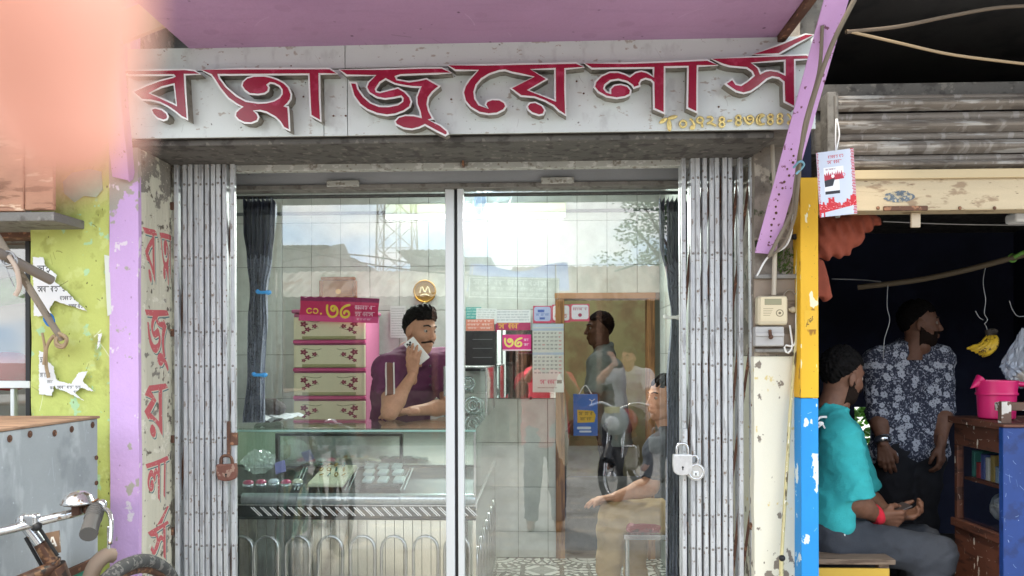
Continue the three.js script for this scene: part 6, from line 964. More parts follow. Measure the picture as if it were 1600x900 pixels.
function headFn(x, y, z) {
  const ax = Math.abs(x);
  let d = smin(ell(x, y - 0.03, z + 0.012, 0.074, 0.094, 0.094), ell(x, y + 0.035, z - 0.022, 0.06, 0.085, 0.066), 0.03);
  d = smin(d, cap(ax, y, z, [0, -0.1, 0.058], [0.034, -0.085, 0.03], 0.022, 0.02), 0.03);        // chin and jaw
  d = smin(d, cap(ax, y, z, [0.036, -0.03, 0.062], [0.05, -0.02, 0.035], 0.018, 0.016), 0.02);      // cheekbone
  d = smin(d, cap(ax, y, z, [0.008, 0.025, 0.083], [0.04, 0.028, 0.068], 0.009, 0.008), 0.014);     // brow
  d = Math.max(d, -smin(ell(ax - 0.031, y - 0.004, z - 0.094, 0.019, 0.012, 0.014), 1, 0.001));
  d = smin(d, cap(x, y, z, [0, 0.012, 0.086], [0, -0.032, 0.106], 0.008, 0.011), 0.012);            // nose
  d = smin(d, ell(ax - 0.011, y + 0.036, z - 0.094, 0.009, 0.008, 0.01), 0.008);
  d = smin(d, cap(ax, y, z, [0, -0.062, 0.09], [0.02, -0.064, 0.078], 0.0075, 0.005), 0.008);       // lips
  d = smin(d, cap(ax, y, z, [0, -0.073, 0.088], [0.018, -0.072, 0.078], 0.0075, 0.005), 0.008);
  d = smin(d, ell(ax - 0.077, y + 0.01, z + 0.012, 0.009, 0.032, 0.02), 0.008);                     // ear
  d = smin(d, cap(x, y, z, [0, -0.07, -0.02], [0, -0.2, -0.045], 0.052, 0.056), 0.03);              // neck
  return d;
}
const HEAD = solid(headFn, V(-0.11, -0.2, -0.13), V(0.11, 0.15, 0.135), 0.005);
function hairGeo(s, style) {
  return solid((x, y, z) => {
    const top = style === 'quiff' ? smin(ell(x, y - 0.04, z + 0.018, 0.08, 0.1, 0.1), ell(x, y - 0.1, z - 0.03, 0.062, 0.05, 0.055), 0.03) : ell(x, y - 0.036, z + 0.017, 0.079, 0.1, 0.098);
    const ax = Math.abs(x), hl = z > 0.03 ? 0.068 - ax * 0.2 : 0.068 + (z - 0.03) * (ax > 0.05 ? 0.95 : 1.1);
    return Math.max(top + (fbm(x * 150 + s, y * 150 + z * 120 + s, 3, s) - 0.5) * 0.024, hl - y, -0.085 - y);
  }, V(-0.1, -0.09, -0.135), V(0.1, 0.175, 0.12), 0.005);
}
const BEARD = solid((x, y, z) => {
  const d = headFn(x, y, z) - 0.0015 + (fbm(x * 140 + 3, y * 140 + z * 110 + 3, 3, 3) - 0.5) * 0.006;
  const jaw = Math.max(d, y + 0.06 - 0.75 * Math.max(0, 0.05 - z), -(z + 0.012), -(y + 0.13), -ell(x, y + 0.067, z - 0.095, 0.025, 0.014, 0.03));
  const mo = Math.max(d - 0.002, Math.abs(y + 0.05) - 0.007, -(z - 0.06));
  return Math.min(jaw, mo);
}, V(-0.1, -0.14, -0.03), V(0.1, 0.03, 0.13), 0.004);
const MOUSTACHE = solid((x, y, z) => Math.max(headFn(x, y, z) - 0.003 + (fbm(x * 140 + 3, y * 140 + z * 110 + 3, 3, 3) - 0.5) * 0.005, Math.abs(y + 0.05 + Math.abs(x) * 0.25) - 0.0048, -(z - 0.062)), V(-0.06, -0.08, 0.05), V(0.06, -0.03, 0.13), 0.003);
const FACIAL = { eye: join([-1, 1].map((s) => ball(V(0.031 * s, 0.003, 0.0715), 0.0115))), iris: join([-1, 1].map((s) => ball(V(0.031 * s, 0.003, 0.0795), 0.0062, 1, 1, 0.7, 8))), brow: join([-1, 1].map((s) => tube([V(0.014 * s, 0.028, 0.093), V(0.03 * s, 0.034, 0.086), V(0.048 * s, 0.028, 0.07)], 0.0042, 10, 5))) };
// a hand at the wrist: +y to the fingertips, palm to +z, thumb on +x (side = 1) or -x
function handGeo(side, curl = [0.4, 0.5, 0.55, 0.6, 0.65], spread = 0.06, thumbIn = 0) {
  const bones = [], P = (x, y, z) => V(x * side, y, z);
  const base = [[0.031, 0.088], [0.0105, 0.093], [-0.0105, 0.09], [-0.029, 0.08]], len = [0.072, 0.081, 0.075, 0.058];
  base.forEach(([x, y], i) => {
    bones.push([P(x * 0.55, 0.012, 0), P(x, y, 0), 0.0145, 0.0115]);
    let p = P(x, y, 0), a = 0; const sp = (1.5 - i) * spread;
    [0.45, 0.31, 0.24].forEach((f, k) => { a += curl[i + 1] * [0.75, 1.05, 0.7][k]; const L = len[i] * f, q = V(p.x + Math.sin(sp) * L * Math.cos(a) * side, p.y + Math.cos(a) * L, p.z + Math.sin(a) * L); bones.push([p, q, 0.0093 - k * 0.0009, 0.0085 - k * 0.0011]); p = q; });
  });
  const t0 = P(0.016, 0.022, 0.006), c = curl[0], t1 = P(0.042 - thumbIn * 0.015, 0.05, 0.014 + c * 0.014), t2 = P(0.055 - c * 0.02 - thumbIn * 0.03, 0.078, 0.02 + c * 0.03), t3 = P(0.058 - c * 0.035 - thumbIn * 0.04, 0.1, 0.024 + c * 0.045);
  bones.push([t0, t1, 0.0155, 0.012], [t1, t2, 0.0112, 0.0095], [t2, t3, 0.0098, 0.0078], [P(0, -0.035, 0), P(0, 0.02, 0), 0.0245, 0.023, { n: V(0, 0, 1), f: 1.25 }]);
  return blob(bones, { K: 320, cell: 0.0042 });
}
function place(geo, pos, yDir, zHint, scale = 1) { // puts a local part with its +y and +z axes along these directions
  const y = yDir.clone().normalize(), x = y.clone().cross(zHint).normalize(), z = x.clone().cross(y);
  const g = geo.clone(); g.applyMatrix4(new THREE.Matrix4().makeBasis(x.multiplyScalar(scale), y.multiplyScalar(scale), z.multiplyScalar(scale)).setPosition(pos)); return g;
}
const lerp = (a, b, t) => a.clone().lerp(b, t);
// j: joints; returns the thing. Sides L and R are the person's own.
function person(label, j, o) {
  const t = thing('person', label, 'person', V(j.pelvis.x, Math.min(j.aL ? j.aL.y : 9, j.aR ? j.aR.y : 9) - 0.07, j.pelvis.z));
  const f = o.fwd.clone().normalize(), S = o.size || 1, up = j.neck.clone().sub(j.pelvis).normalize();
  const side = f.clone().cross(V(0, 1, 0)).normalize(); // to the person's right
  const R = (k) => k * S, flat = { n: f, f: 1.45 };
  const hipL = j.hipL || j.pelvis.clone().addScaledVector(side, -0.09 * S), hipR = j.hipR || j.pelvis.clone().addScaledVector(side, 0.09 * S), chest = lerp(j.pelvis, j.neck, 0.68), belly = lerp(j.pelvis, j.neck, 0.3);
  const torso = (e, hem, sit) => {
    const b = [], w = (p, k) => [p.clone().addScaledVector(side, -k * S), p.clone().addScaledVector(side, k * S)];
    const [c0, c1] = w(chest, 0.085), [b0, b1] = w(belly, 0.07), [h0, h1] = w(sit ? lerp(j.pelvis, belly, 0.55) : j.pelvis, 0.075);
    b.push([c0, c1, R(0.118) + e, R(0.118) + e, flat], [b0, b1, R(0.112) + e, R(0.112) + e, flat], [h0, h1, R(0.118) + e, R(0.118) + e, flat], [c0, b0, R(0.115) + e, R(0.112) + e, flat], [c1, b1, R(0.115) + e, R(0.112) + e, flat], [b0, h0, R(0.112) + e, R(0.115) + e, flat], [b1, h1, R(0.112) + e, R(0.115) + e, flat]);
    b.push([j.sL, chest.clone().addScaledVector(side, -0.06 * S), R(0.062) + e, R(0.1) + e, { n: f, f: 1.2 }], [j.sR, chest.clone().addScaledVector(side, 0.06 * S), R(0.062) + e, R(0.1) + e, { n: f, f: 1.2 }], [j.sL, lerp(j.sL, j.neck, 0.75), R(0.055) + e, R(0.058) + e], [j.sR, lerp(j.sR, j.neck, 0.75), R(0.055) + e, R(0.058) + e]);
    if (hem) for (const p of [h0, h1, j.pelvis]) b.push([p, p.clone().addScaledVector(up, -hem), R(0.12) + e, R(0.128) + e, { ...flat, cutB: 1 }]);
    return b;
  };
  const headUp = (o.headUp || V(0, 1, 0)).clone().normalize(), headZ = o.face.clone().normalize();
  const headM = (g) => place(g, j.head, headUp, headZ, o.headScale || 1);
  const body = [...torso(0), [j.neck, j.head.clone().addScaledVector(headUp, -0.12), R(0.056), R(0.052)]];
  const hands = [];
  for (const k of ['L', 'R']) {
    if (!j['e' + k]) continue;
    body.push([j['s' + k], j['e' + k], R(0.052), R(0.04)], [j['e' + k], lerp(j['e' + k], j['w' + k], 0.3), R(0.041), R(0.042)], [lerp(j['e' + k], j['w' + k], 0.3), j['w' + k], R(0.042), R(0.027)]);
    const h = o['hand' + k]; if (h) hands.push(place(handGeo(k === 'R' ? h.flip ? -1 : 1 : h.flip ? 1 : -1, h.curl, h.spread, h.thumbIn), j['w' + k], h.dir || j['w' + k].clone().sub(j['e' + k]), h.palm, S * 1.02));
  }
  const legs = (e, cut) => {
    const b = [];
    for (const k of ['L', 'R']) { const kn = j['k' + k], an = j['a' + k]; if (!kn) continue; const hp = k === 'L' ? hipL : hipR; b.push([hp, kn, R(0.092) + e, R(0.06) + e], [kn, lerp(kn, an, 0.3), R(0.06) + e, R(0.06) + e], [lerp(kn, an, 0.3), an, R(0.06) + e, R(0.042) + e * (o.legFlare || 1.3), { cutB: cut }]); }
    return b;
  };
  const feet = []; for (const k of ['L', 'R']) if (j['a' + k]) { const a = j['a' + k], d = (o.toes || f).clone().setY(0).normalize(); feet.push([a.clone().add(V(0, -0.03, 0)).addScaledVector(d, -0.03), a.clone().add(V(0, -0.045, 0)).addScaledVector(d, 0.1), 0.036, 0.03], [a.clone().add(V(0, -0.045, 0)).addScaledVector(d, 0.1), a.clone().add(V(0, -0.05, 0)).addScaledVector(d, 0.16), 0.032, 0.022]); }
  const skin = mat(surf({ base: o.skin, size: [0.12, 0.12] }), 0.62, { bumpMap: BUMP.fine, bumpScale: 0.0012 }), cell = o.cell || 0.013;
  part('body', [blob([...body, ...legs(0), ...feet], { cell }), headM(HEAD), ...hands], skin, t);
  if (o.hair) part('hair', headM(hairGeo(o.hairSeed || 5, o.hair)), mat(o.hairC || [15, 13, 13], 0.8, { phys: true, specularIntensity: 0.25, bumpMap: BUMP.brushed, bumpScale: 0.004 }), t);
  if (o.beard) part(o.beard === 'lip' ? 'moustache' : 'beard', headM(o.beard === 'lip' ? MOUSTACHE : BEARD), mat([36, 27, 23], 0.9, { phys: true, specularIntensity: 0.2 }), t);
  part('eyes', headM(FACIAL.eye), mat([150, 138, 128], 0.4), t); part('irises', headM(FACIAL.iris), mat([26, 18, 14], 0.2), t); part('eyebrows', headM(FACIAL.brow), mat([22, 19, 18], 0.8), t);
  const folds = (amp, s) => (x, y, z) => { const q = x + z, r1 = 1 - Math.abs(2 * fbm(q * 5 + y * 9 + 30 + s, y * 13 - q * 8 + 40, 2, s) - 1), r2 = 1 - Math.abs(2 * fbm(q * 16 - y * 8 + 70 + s, y * 24 + q * 12 + 60, 2, s + 4) - 1); return (fbm(x * 9 + y * 5 + 30 + s, y * 8 + z * 10 + 30, 2, s + 9) - 0.5) * amp * 0.7 - (r1 * r1 * r1 - 0.35) * amp * 0.75 - (r2 * r2 * r2 - 0.35) * amp * 0.28; };
  if (o.shirt) {
    const sh = [...torso(0.016, o.hem ?? 0.1, o.hem === 0)];
    for (const k of ['L', 'R']) { const e = j['e' + k]; if (!e) continue; const fr = (o.sleeve || {})[k] ?? 0.6; if (fr <= 1) { sh.push([j['s' + k], lerp(j['s' + k], e, fr), R(0.068) + 0.006, R(o.sleeveR || 0.066), { cutB: 1 }]); } else { sh.push([j['s' + k], e, R(0.068), R(0.055)], [e, lerp(e, j['w' + k], fr - 1), R(0.055), R(0.046), { cutB: 1 }]); } }
    sh.push([j.neck, lerp(j.neck, j.head, 0.28), R(0.064), R(0.062), { cutB: 1 }]);
    part('shirt', blob(sh, { cell, warp: folds(o.fold || 0.014, 3) }), o.shirt, t);
    if (o.collar) { const c = lerp(j.neck, j.head, 0.2); part('collar', [torusLike(c, up, f, 0.066 * S)], o.collar, t); }
    if (o.extra) o.extra(t, { side, f, up, chest, belly });
  }
  if (o.trousers) part('trousers', blob([...legs(0.014, 1), [hipL, hipR, R(0.115), R(0.115), flat], [j.pelvis, belly, R(0.118), R(0.112), flat]], { cell, warp: folds(0.016, 8) }), o.trousers, t);
  return t;
}
function torusLike(c, up, f, r) { const g = new THREE.TorusGeometry(r, 0.014, 8, 28); g.scale(1, 1, 1.6); g.applyQuaternion(new THREE.Quaternion().setFromUnitVectors(V(0, 0, 1), up.clone().addScaledVector(f, 0.45).normalize())); g.translate(c.x, c.y, c.z); return uvm(g); }
const cloth = (t, r = 0.9) => mat(t, r, { bumpMap: BUMP.weave, bumpScale: 0.0015 });
const SK = { mid: [190, 138, 108], dark: [124, 85, 65], deep: [104, 70, 54] };

// ---------- the man on the phone behind the counter ----------
{
  const plum = cloth(surf({ base: [108, 50, 86], tone: 0.06, s: 3, size: [0.5, 0.5] }));
  const hd = at(657, 517, -1.2), sR = at(606, 578, -1.06), sL = at(692, 566, -1.4), eR = at(609, 656, -0.86), wR = at(645, 585, -0.98), eL = at(700, 640, -1.2), wL = at(640, 648, -0.98);
  eR.y = CTOP + 0.045; wL.y = CTOP + 0.04; eL.y = CTOP + 0.05;
  const fwd = V(0.72, -0.1, 0.7), neck = at(638, 558, -1.25), pel = V(-0.84, 0.98, -1.42);
  const j = { head: hd, neck, pelvis: pel, sL, sR, eR, wR, eL, wL, kL: V(-0.68, 0.68, -1.3), kR: V(-0.86, 0.66, -1.22), aL: V(-0.7, 0.28, -1.42), aR: V(-0.9, 0.28, -1.36) };
  const t = person('man in a plum polo shirt leaning on the counter with a phone at his ear', j, {
    fwd, face: V(0.78, -0.08, 0.6), headUp: V(0.1, 1, 0.04), skin: SK.mid, hair: 'quiff', beard: 'lip', hairSeed: 9, shirt: plum, sleeve: { L: 0.72, R: 0.62 }, sleeveR: 0.07, trousers: cloth([40, 42, 50]), cell: 0.01, size: 0.93,
    handR: { dir: V(0.02, 1, 0.02), palm: V(0.25, 0, -1), curl: [0.4, 0.3, 0.25, 0.25, 0.32], thumbIn: 0.3, spread: 0.09 }, handL: { dir: V(-0.9, 0, 0.35), palm: V(0, -1, 0), curl: [0.3, 0.3, 0.3, 0.35, 0.4] }, collar: cloth([130, 92, 84]),
    extra: (g, q) => { for (const [a, b, w, c] of [[sR, lerp(sR, eR, 0.6), 0.034, [118, 78, 66]]]) { const e0 = a.clone().add(V(0.024, 0.035, 0.072)), e1 = b.clone().add(V(0.022, 0.004, 0.08)); part('sleeve_stripe', bar(e0, e1, 0.034, 0.02, 0.006), cloth(c), g); for (const s of [-1, 1]) { const o2 = V(0.02 * s, 0, 0); part('stripe_piping', bar(e0.clone().add(o2), e1.clone().add(o2), 0.007, 0.022, 0.003), cloth([214, 206, 200]), g); } } for (const v of [572, 588, 602]) part('button', ball(at(672, v, -1.06).add(V(0, 0, 0)), 0.005), M.black, g); } });
  const ph = place(uvm(new RoundedBoxGeometry(0.066, 0.142, 0.008, 2, 0.0035)), at(651, 548, -1.05), V(-0.62, 0.78, 0.0), V(0.1, 0.05, 1)); const pt = thing('smartphone', 'white smartphone held to the ear of the man in plum', 'phone', at(664, 560, -1.07)); part('case', ph, mat([226, 224, 220], 0.25), pt);
  const cb = []; for (const [a, b] of [[-0.018, 0.055], [-0.018, 0.037], [0.0, 0.055], [0.0, 0.037], [-0.009, 0.046]]) { const g = new THREE.CylinderGeometry(0.006, 0.006, 0.003, 12); g.rotateX(Math.PI / 2); g.translate(a, b, 0.0055); cb.push(uvm(g)); }
  part('camera_lenses', place(join(cb), at(651, 548, -1.05), V(-0.62, 0.78, 0.0), V(0.1, 0.05, 1)), M.black, pt);
}
// ---------- standing man in the dark shop ----------
{
  const fl = canvasTex(512, 512, (c, w, h) => {
    c.fillStyle = '#343849'; c.fillRect(0, 0, w, h); const bloom = (x, y, r) => { for (const dx of [-w, 0, w]) for (const dy of [-h, 0, h]) { c.fillStyle = '#b9bdc8'; for (let i = 0; i < 6; i++) { c.beginPath(); c.ellipse(x + dx + Math.cos(i * 1.05 + r) * r * 0.55, y + dy + Math.sin(i * 1.05 + r) * r * 0.55, r * 0.55, r * 0.42, i * 1.05 + r, 0, 7); c.fill(); } c.fillStyle = '#4b4f60'; c.beginPath(); c.arc(x + dx, y + dy, r * 0.16, 0, 7); c.fill(); } };
    for (let i = 0; i < 300; i++) { c.strokeStyle = css([150, 154, 168], 0.7); c.lineWidth = rnd(1, 3); const x = rnd(w), y = rnd(h); c.beginPath(); c.moveTo(x, y); c.quadraticCurveTo(x + rnd(-16, 16), y + rnd(20), x + rnd(-14, 14), y + rnd(10, 36)); c.stroke(); }
    for (let i = 0; i < 900; i++) { c.fillStyle = css([176, 180, 192], rnd(0.4, 1)); c.beginPath(); c.ellipse(rnd(w), rnd(h), rnd(2, 12), rnd(2, 7), rnd(3), 0, 7); c.fill(); } for (let i = 0; i < 44; i++) bloom(rnd(w), rnd(h), rnd(10, 34)); for (let i = 0; i < 500; i++) { c.fillStyle = css([44, 48, 62], rnd(0.5, 1)); c.beginPath(); c.ellipse(rnd(w), rnd(h), rnd(1, 8), rnd(1, 4), rnd(3), 0, 7); c.fill(); }
  }, [0.34, 0.34]);
  const z = -1.3, J = (u, v, dz = 0) => at(u, v, z + dz), shirt = cloth(fl);
  const j = { head: J(1437, 506, 0.02), neck: J(1418, 548, -0.03), pelvis: J(1420, 703, -0.02), sL: J(1467, 562, -0.03), sR: J(1371, 566, 0.0), eL: J(1474, 640, 0.0), wL: J(1470, 694, 0.1), eR: J(1372, 648, 0.0), wR: J(1380, 694, 0.1), kL: J(1440, 815, 0.04), kR: J(1398, 815, 0.04), aL: J(1438, 922, -0.02), aR: J(1402, 922, -0.02) };
  person('bearded man in a dark floral shirt standing inside the dark shop', j, { fwd: V(0.12, 0, 1), face: V(1, -0.02, 0.28), skin: SK.dark, hair: 'short', beard: true, hairSeed: 4, shirt, hem: 0.02, sleeve: { L: 1.02, R: 1.02 }, trousers: cloth([28, 28, 34]), cell: 0.011, collar: shirt, handL: { palm: V(-0.7, 0, -0.7), dir: V(-0.02, -1, 0.1), curl: [0.4, 0.5, 0.55, 0.6, 0.6] }, handR: { palm: V(0.5, 0, -0.8), dir: V(0.1, -1, 0.1), curl: [0.3, 0.35, 0.4, 0.45, 0.5] },
    extra: (g) => { for (const k of ['L', 'R']) part('rolled_cuff', cyl(lerp(j['s' + k], j['e' + k], 0.8), lerp(j['e' + k], j['w' + k], 0.06), 0.058, 0.056, 18), cloth([150, 154, 164]), g); part('bracelet', torusLike(lerp(j.eR, j.wR, 0.86), V(0.1, -1, 0.1), V(0, 0, 1), 0.032), M.chrome, g); } });
}
// ---------- seated man in teal ----------
{
  const z = -0.36, J = (u, v, dz = 0) => at(u, v, z + dz), teal = cloth(surf({ base: [54, 180, 184], tone: 0.05, s: 3, size: [0.4, 0.4] })), jean = cloth(surf({ base: [58, 62, 70], tone: 0.12, freq: 16, s: 3, size: [0.3, 0.3] }));
  const j = { head: J(1316, 588, -0.06), neck: J(1296, 652, -0.06), pelvis: J(1275, 838, -0.04), sR: J(1312, 684, 0.1), sL: J(1318, 682, -0.26), eR: J(1334, 782, 0.12), wR: J(1374, 808, 0.03), eL: J(1350, 775, -0.28), wL: J(1392, 806, -0.1), hipR: J(1292, 842, 0.06), hipL: J(1292, 840, -0.14), kR: J(1462, 866, 0.1), kL: J(1440, 850, -0.16), aR: J(1420, 1010, 0.1), aL: J(1420, 1000, -0.16) };
  person('man in a teal shirt and dark jeans sitting sideways on the wooden stool', j, { fwd: V(1, 0, -0.12), face: V(0.94, -0.16, -0.38), headUp: V(0.18, 1, 0), skin: SK.dark, hair: 'short', beard: true, hairSeed: 12, shirt: teal, hem: 0, fold: 0.011, sleeve: { R: 0.95, L: 0.9 }, sleeveR: 0.085, trousers: jean, cell: 0.0085, handR: { dir: V(0.8, -0.1, -0.1), palm: V(0, 0.3, -1), curl: [0.6, 0.9, 0.95, 0.95, 0.95] }, handL: { dir: V(0.9, 0.1, 0.2), palm: V(0, 1, 0.2), curl: [0.4, 0.7, 0.8, 0.8, 0.8] }, toes: V(1, 0, 0),
    extra: (g) => { part('wrist_band', torusLike(lerp(j.eR, j.wR, 0.86), V(0.8, -0.2, -0.1), V(0, 1, 0), 0.032), cloth([196, 30, 50]), g); const e = at(1284, 656, z + 0.125); part('printed_emblem', [tube([V(e.x - 0.03, e.y - 0.02, e.z), V(e.x - 0.01, e.y + 0.01, e.z + 0.004), V(e.x + 0.02, e.y + 0.012, e.z)], 0.005, 12, 5), ball(V(e.x - 0.005, e.y - 0.015, e.z), 0.014, 1, 0.6, 0.4), tube([V(e.x - 0.02, e.y - 0.035, e.z), V(e.x, e.y - 0.02, e.z + 0.003), V(e.x + 0.012, e.y - 0.035, e.z)], 0.004, 12, 5)], M.white, g); part('pocket_label', [boxAt(at(1313, 836, z + 0.165), 0.04, 0.008, 0.004, 0.001)], M.white, g); } });
  const p = at(1394, 798, z - 0.01); const pt = thing('smartphone', 'dark smartphone in the hand of the seated man in teal', 'phone', V(p.x, p.y, p.z)); part('case', place(uvm(new RoundedBoxGeometry(0.072, 0.15, 0.009, 2, 0.004)), p, V(0.85, 0.32, -0.1), V(-0.3, 1, 0.1)), mat([70, 62, 60], 0.3), pt);
}
// ---------- seated man in khaki trousers inside the jewellery shop ----------
{
  const z = -1.28, J = (u, v, dz = 0) => at(u + (v < 800 ? 14 : 8), v, z + dz), khaki = cloth(surf({ base: [176, 150, 108], tone: 0.06, s: 3, size: [0.4, 0.4] }));
  const j = { head: J(1024, 622, 0), neck: J(1038, 682, 0), pelvis: J(1052, 806, 0), sL: J(1016, 704, 0.16), sR: J(1022, 704, -0.18), eL: J(1002, 760, 0.2), wL: J(948, 776, 0.16), hipL: J(1040, 812, 0.1), hipR: J(1040, 812, -0.1), kL: J(952, 800, 0.12), kR: J(978, 800, -0.1), aL: J(942, 900, 0.1), aR: J(985, 900, -0.06) };
  person('man in khaki trousers sitting on the cushioned stool behind the curtain', j, { fwd: V(-1, 0, 0.1), face: V(-0.9, -0.1, 0.4), skin: SK.mid, hair: 'short', hairSeed: 15, shirt: cloth([60, 62, 70]), hem: 0, sleeve: { L: 0.8, R: 0.8 }, trousers: khaki, legFlare: 1.8, cell: 0.011, handL: { dir: V(-1, -0.12, 0.1), palm: V(0, -1, 0.1), curl: [0.2, 0.3, 0.3, 0.35, 0.4] } });
}
// ---------- man in the back doorway ----------
{
  const z = -2.75, J = (u, v, dz = 0) => at(u, v, z + dz), sg = cloth(surf({ base: [150, 160, 154], tone: 0.06, s: 3, size: [0.4, 0.4] }));
  const j = { head: J(936, 514, 0), neck: J(946, 552, 0), pelvis: J(958, 668, 0), sL: J(934, 568, 0.14), sR: J(944, 568, -0.16), eL: J(926, 625, 0.22), wL: J(906, 655, 0.24), eR: J(940, 630, -0.16), wR: J(916, 650, -0.1), kL: J(950, 755, 0.06), kR: J(958, 755, -0.1), aL: J(948, 836, 0.06), aR: J(962, 836, -0.1) };
  person('man in a pale green grey shirt standing in the back doorway', j, { fwd: V(-1, 0, 0.25), face: V(-1, -0.1, 0.2), skin: SK.dark, hair: 'short', hairSeed: 21, shirt: sg, hem: 0.12, sleeve: { L: 0.85, R: 0.85 }, trousers: cloth([44, 46, 54]), cell: 0.014, collar: sg, handL: { dir: V(-0.5, -0.8, 0.1), palm: V(0, 0, -1), curl: [0.6, 0.8, 0.9, 0.9, 0.9] } });
  const a = at(896, 616, -2.42), b = at(934, 681, -2.42), bg = thing('blue_carrier_bag', 'blue carrier bag with a yellow label in the back doorway', 'bag', V((a.x + b.x) / 2, b.y, -2.45));
  const tx = canvasTex(256, 400, (c) => { c.fillStyle = '#1c6cc8'; c.fillRect(0, 0, 256, 400); c.fillStyle = '#dcb430'; c.beginPath(); c.moveTo(40, 150); c.lineTo(210, 160); c.lineTo(236, 200); c.lineTo(222, 270); c.lineTo(40, 276); c.fill(); c.fillStyle = '#4a3a14'; bnScript(c, 56, 172, 150, 34, 4); bnScript(c, 70, 226, 120, 30, 9); c.strokeStyle = '#e8eef6'; c.lineWidth = 7; c.beginPath(); c.moveTo(170, 50); c.lineTo(196, 66); c.lineTo(226, 48); c.moveTo(196, 66); c.lineTo(190, 90); c.stroke(); c.fillStyle = '#cfe0f4'; c.beginPath(); c.roundRect(36, 312, 150, 26, 12); c.fill(); c.beginPath(); c.roundRect(60, 350, 130, 18, 9); c.fill(); });
  part('bag', (() => { const g = new THREE.BoxGeometry(b.x - a.x, a.y - b.y, 0.05); g.translate((a.x + b.x) / 2, (a.y + b.y) / 2, -2.45); return g; })(), mat(tx, 0.5), bg); part('handle', tube([V(a.x + 0.04, a.y, -2.45), V((a.x + b.x) / 2, a.y + 0.06, -2.45), V(b.x - 0.04, a.y, -2.45)], 0.005, 16, 6), M.white, bg);
}
// ---------- motorcyclist and photographer: out in the street, seen in the glass ----------
{
  const red = cloth(surf({ base: [196, 44, 62], tone: 0.06, s: 3, size: [0.4, 0.4] })), x0 = 0.03, zc = 3.42;
  const j = { head: V(x0, 1.56, zc), neck: V(x0, 1.39, zc + 0.03), pelvis: V(x0, 0.9, zc + 0.03), sL: V(x0 - 0.19, 1.34, zc + 0.03), sR: V(x0 + 0.19, 1.34, zc + 0.03), eL: V(x0 - 0.22, 1.26, zc - 0.2), wL: V(x0 - 0.11, 1.47, zc - 0.33), eR: V(x0 + 0.27, 1.22, zc - 0.18), wR: V(x0 + 0.13, 1.47, zc - 0.33), kL: V(x0 - 0.11, 0.5, zc), kR: V(x0 + 0.11, 0.5, zc + 0.02), aL: V(x0 - 0.13, 0.08, zc + 0.03), aR: V(x0 + 0.12, 0.08, zc + 0.03) };
  person('photographer in a red shirt with a white scarf mirrored in the shop', j, { fwd: V(0, 0, -1), face: V(0, -0.03, -1), skin: SK.dark, hair: 'short', hairSeed: 31, shirt: red, hem: 0.14, sleeve: { L: 0.75, R: 0.75 }, trousers: cloth([78, 86, 106]), cell: 0.016, handR: { dir: V(-0.45, 0.7, -0.3), palm: V(-0.6, 0, -0.5), curl: [0.3, 0.5, 0.5, 0.5, 0.5] }, handL: { dir: V(0.45, 0.7, -0.3), palm: V(0.6, 0, -0.5), curl: [0.3, 0.5, 0.5, 0.5, 0.5] },
    extra: (g) => { part('white_scarf', [blob([[V(x0 + 0.14, 1.36, zc - 0.1), V(x0 + 0.16, 0.8, zc - 0.14), 0.05, 0.06, { n: V(0, 0, 1), f: 2 }], [V(x0 + 0.16, 0.8, zc - 0.14), V(x0 + 0.17, 0.62, zc - 0.13), 0.05, 0.03, { n: V(0, 0, 1), f: 2 }]], { cell: 0.014, warp: (x, y, z) => 0.012 * Math.sin(x * 90 + y * 6) })], cloth([222, 218, 206]), g); } });
}

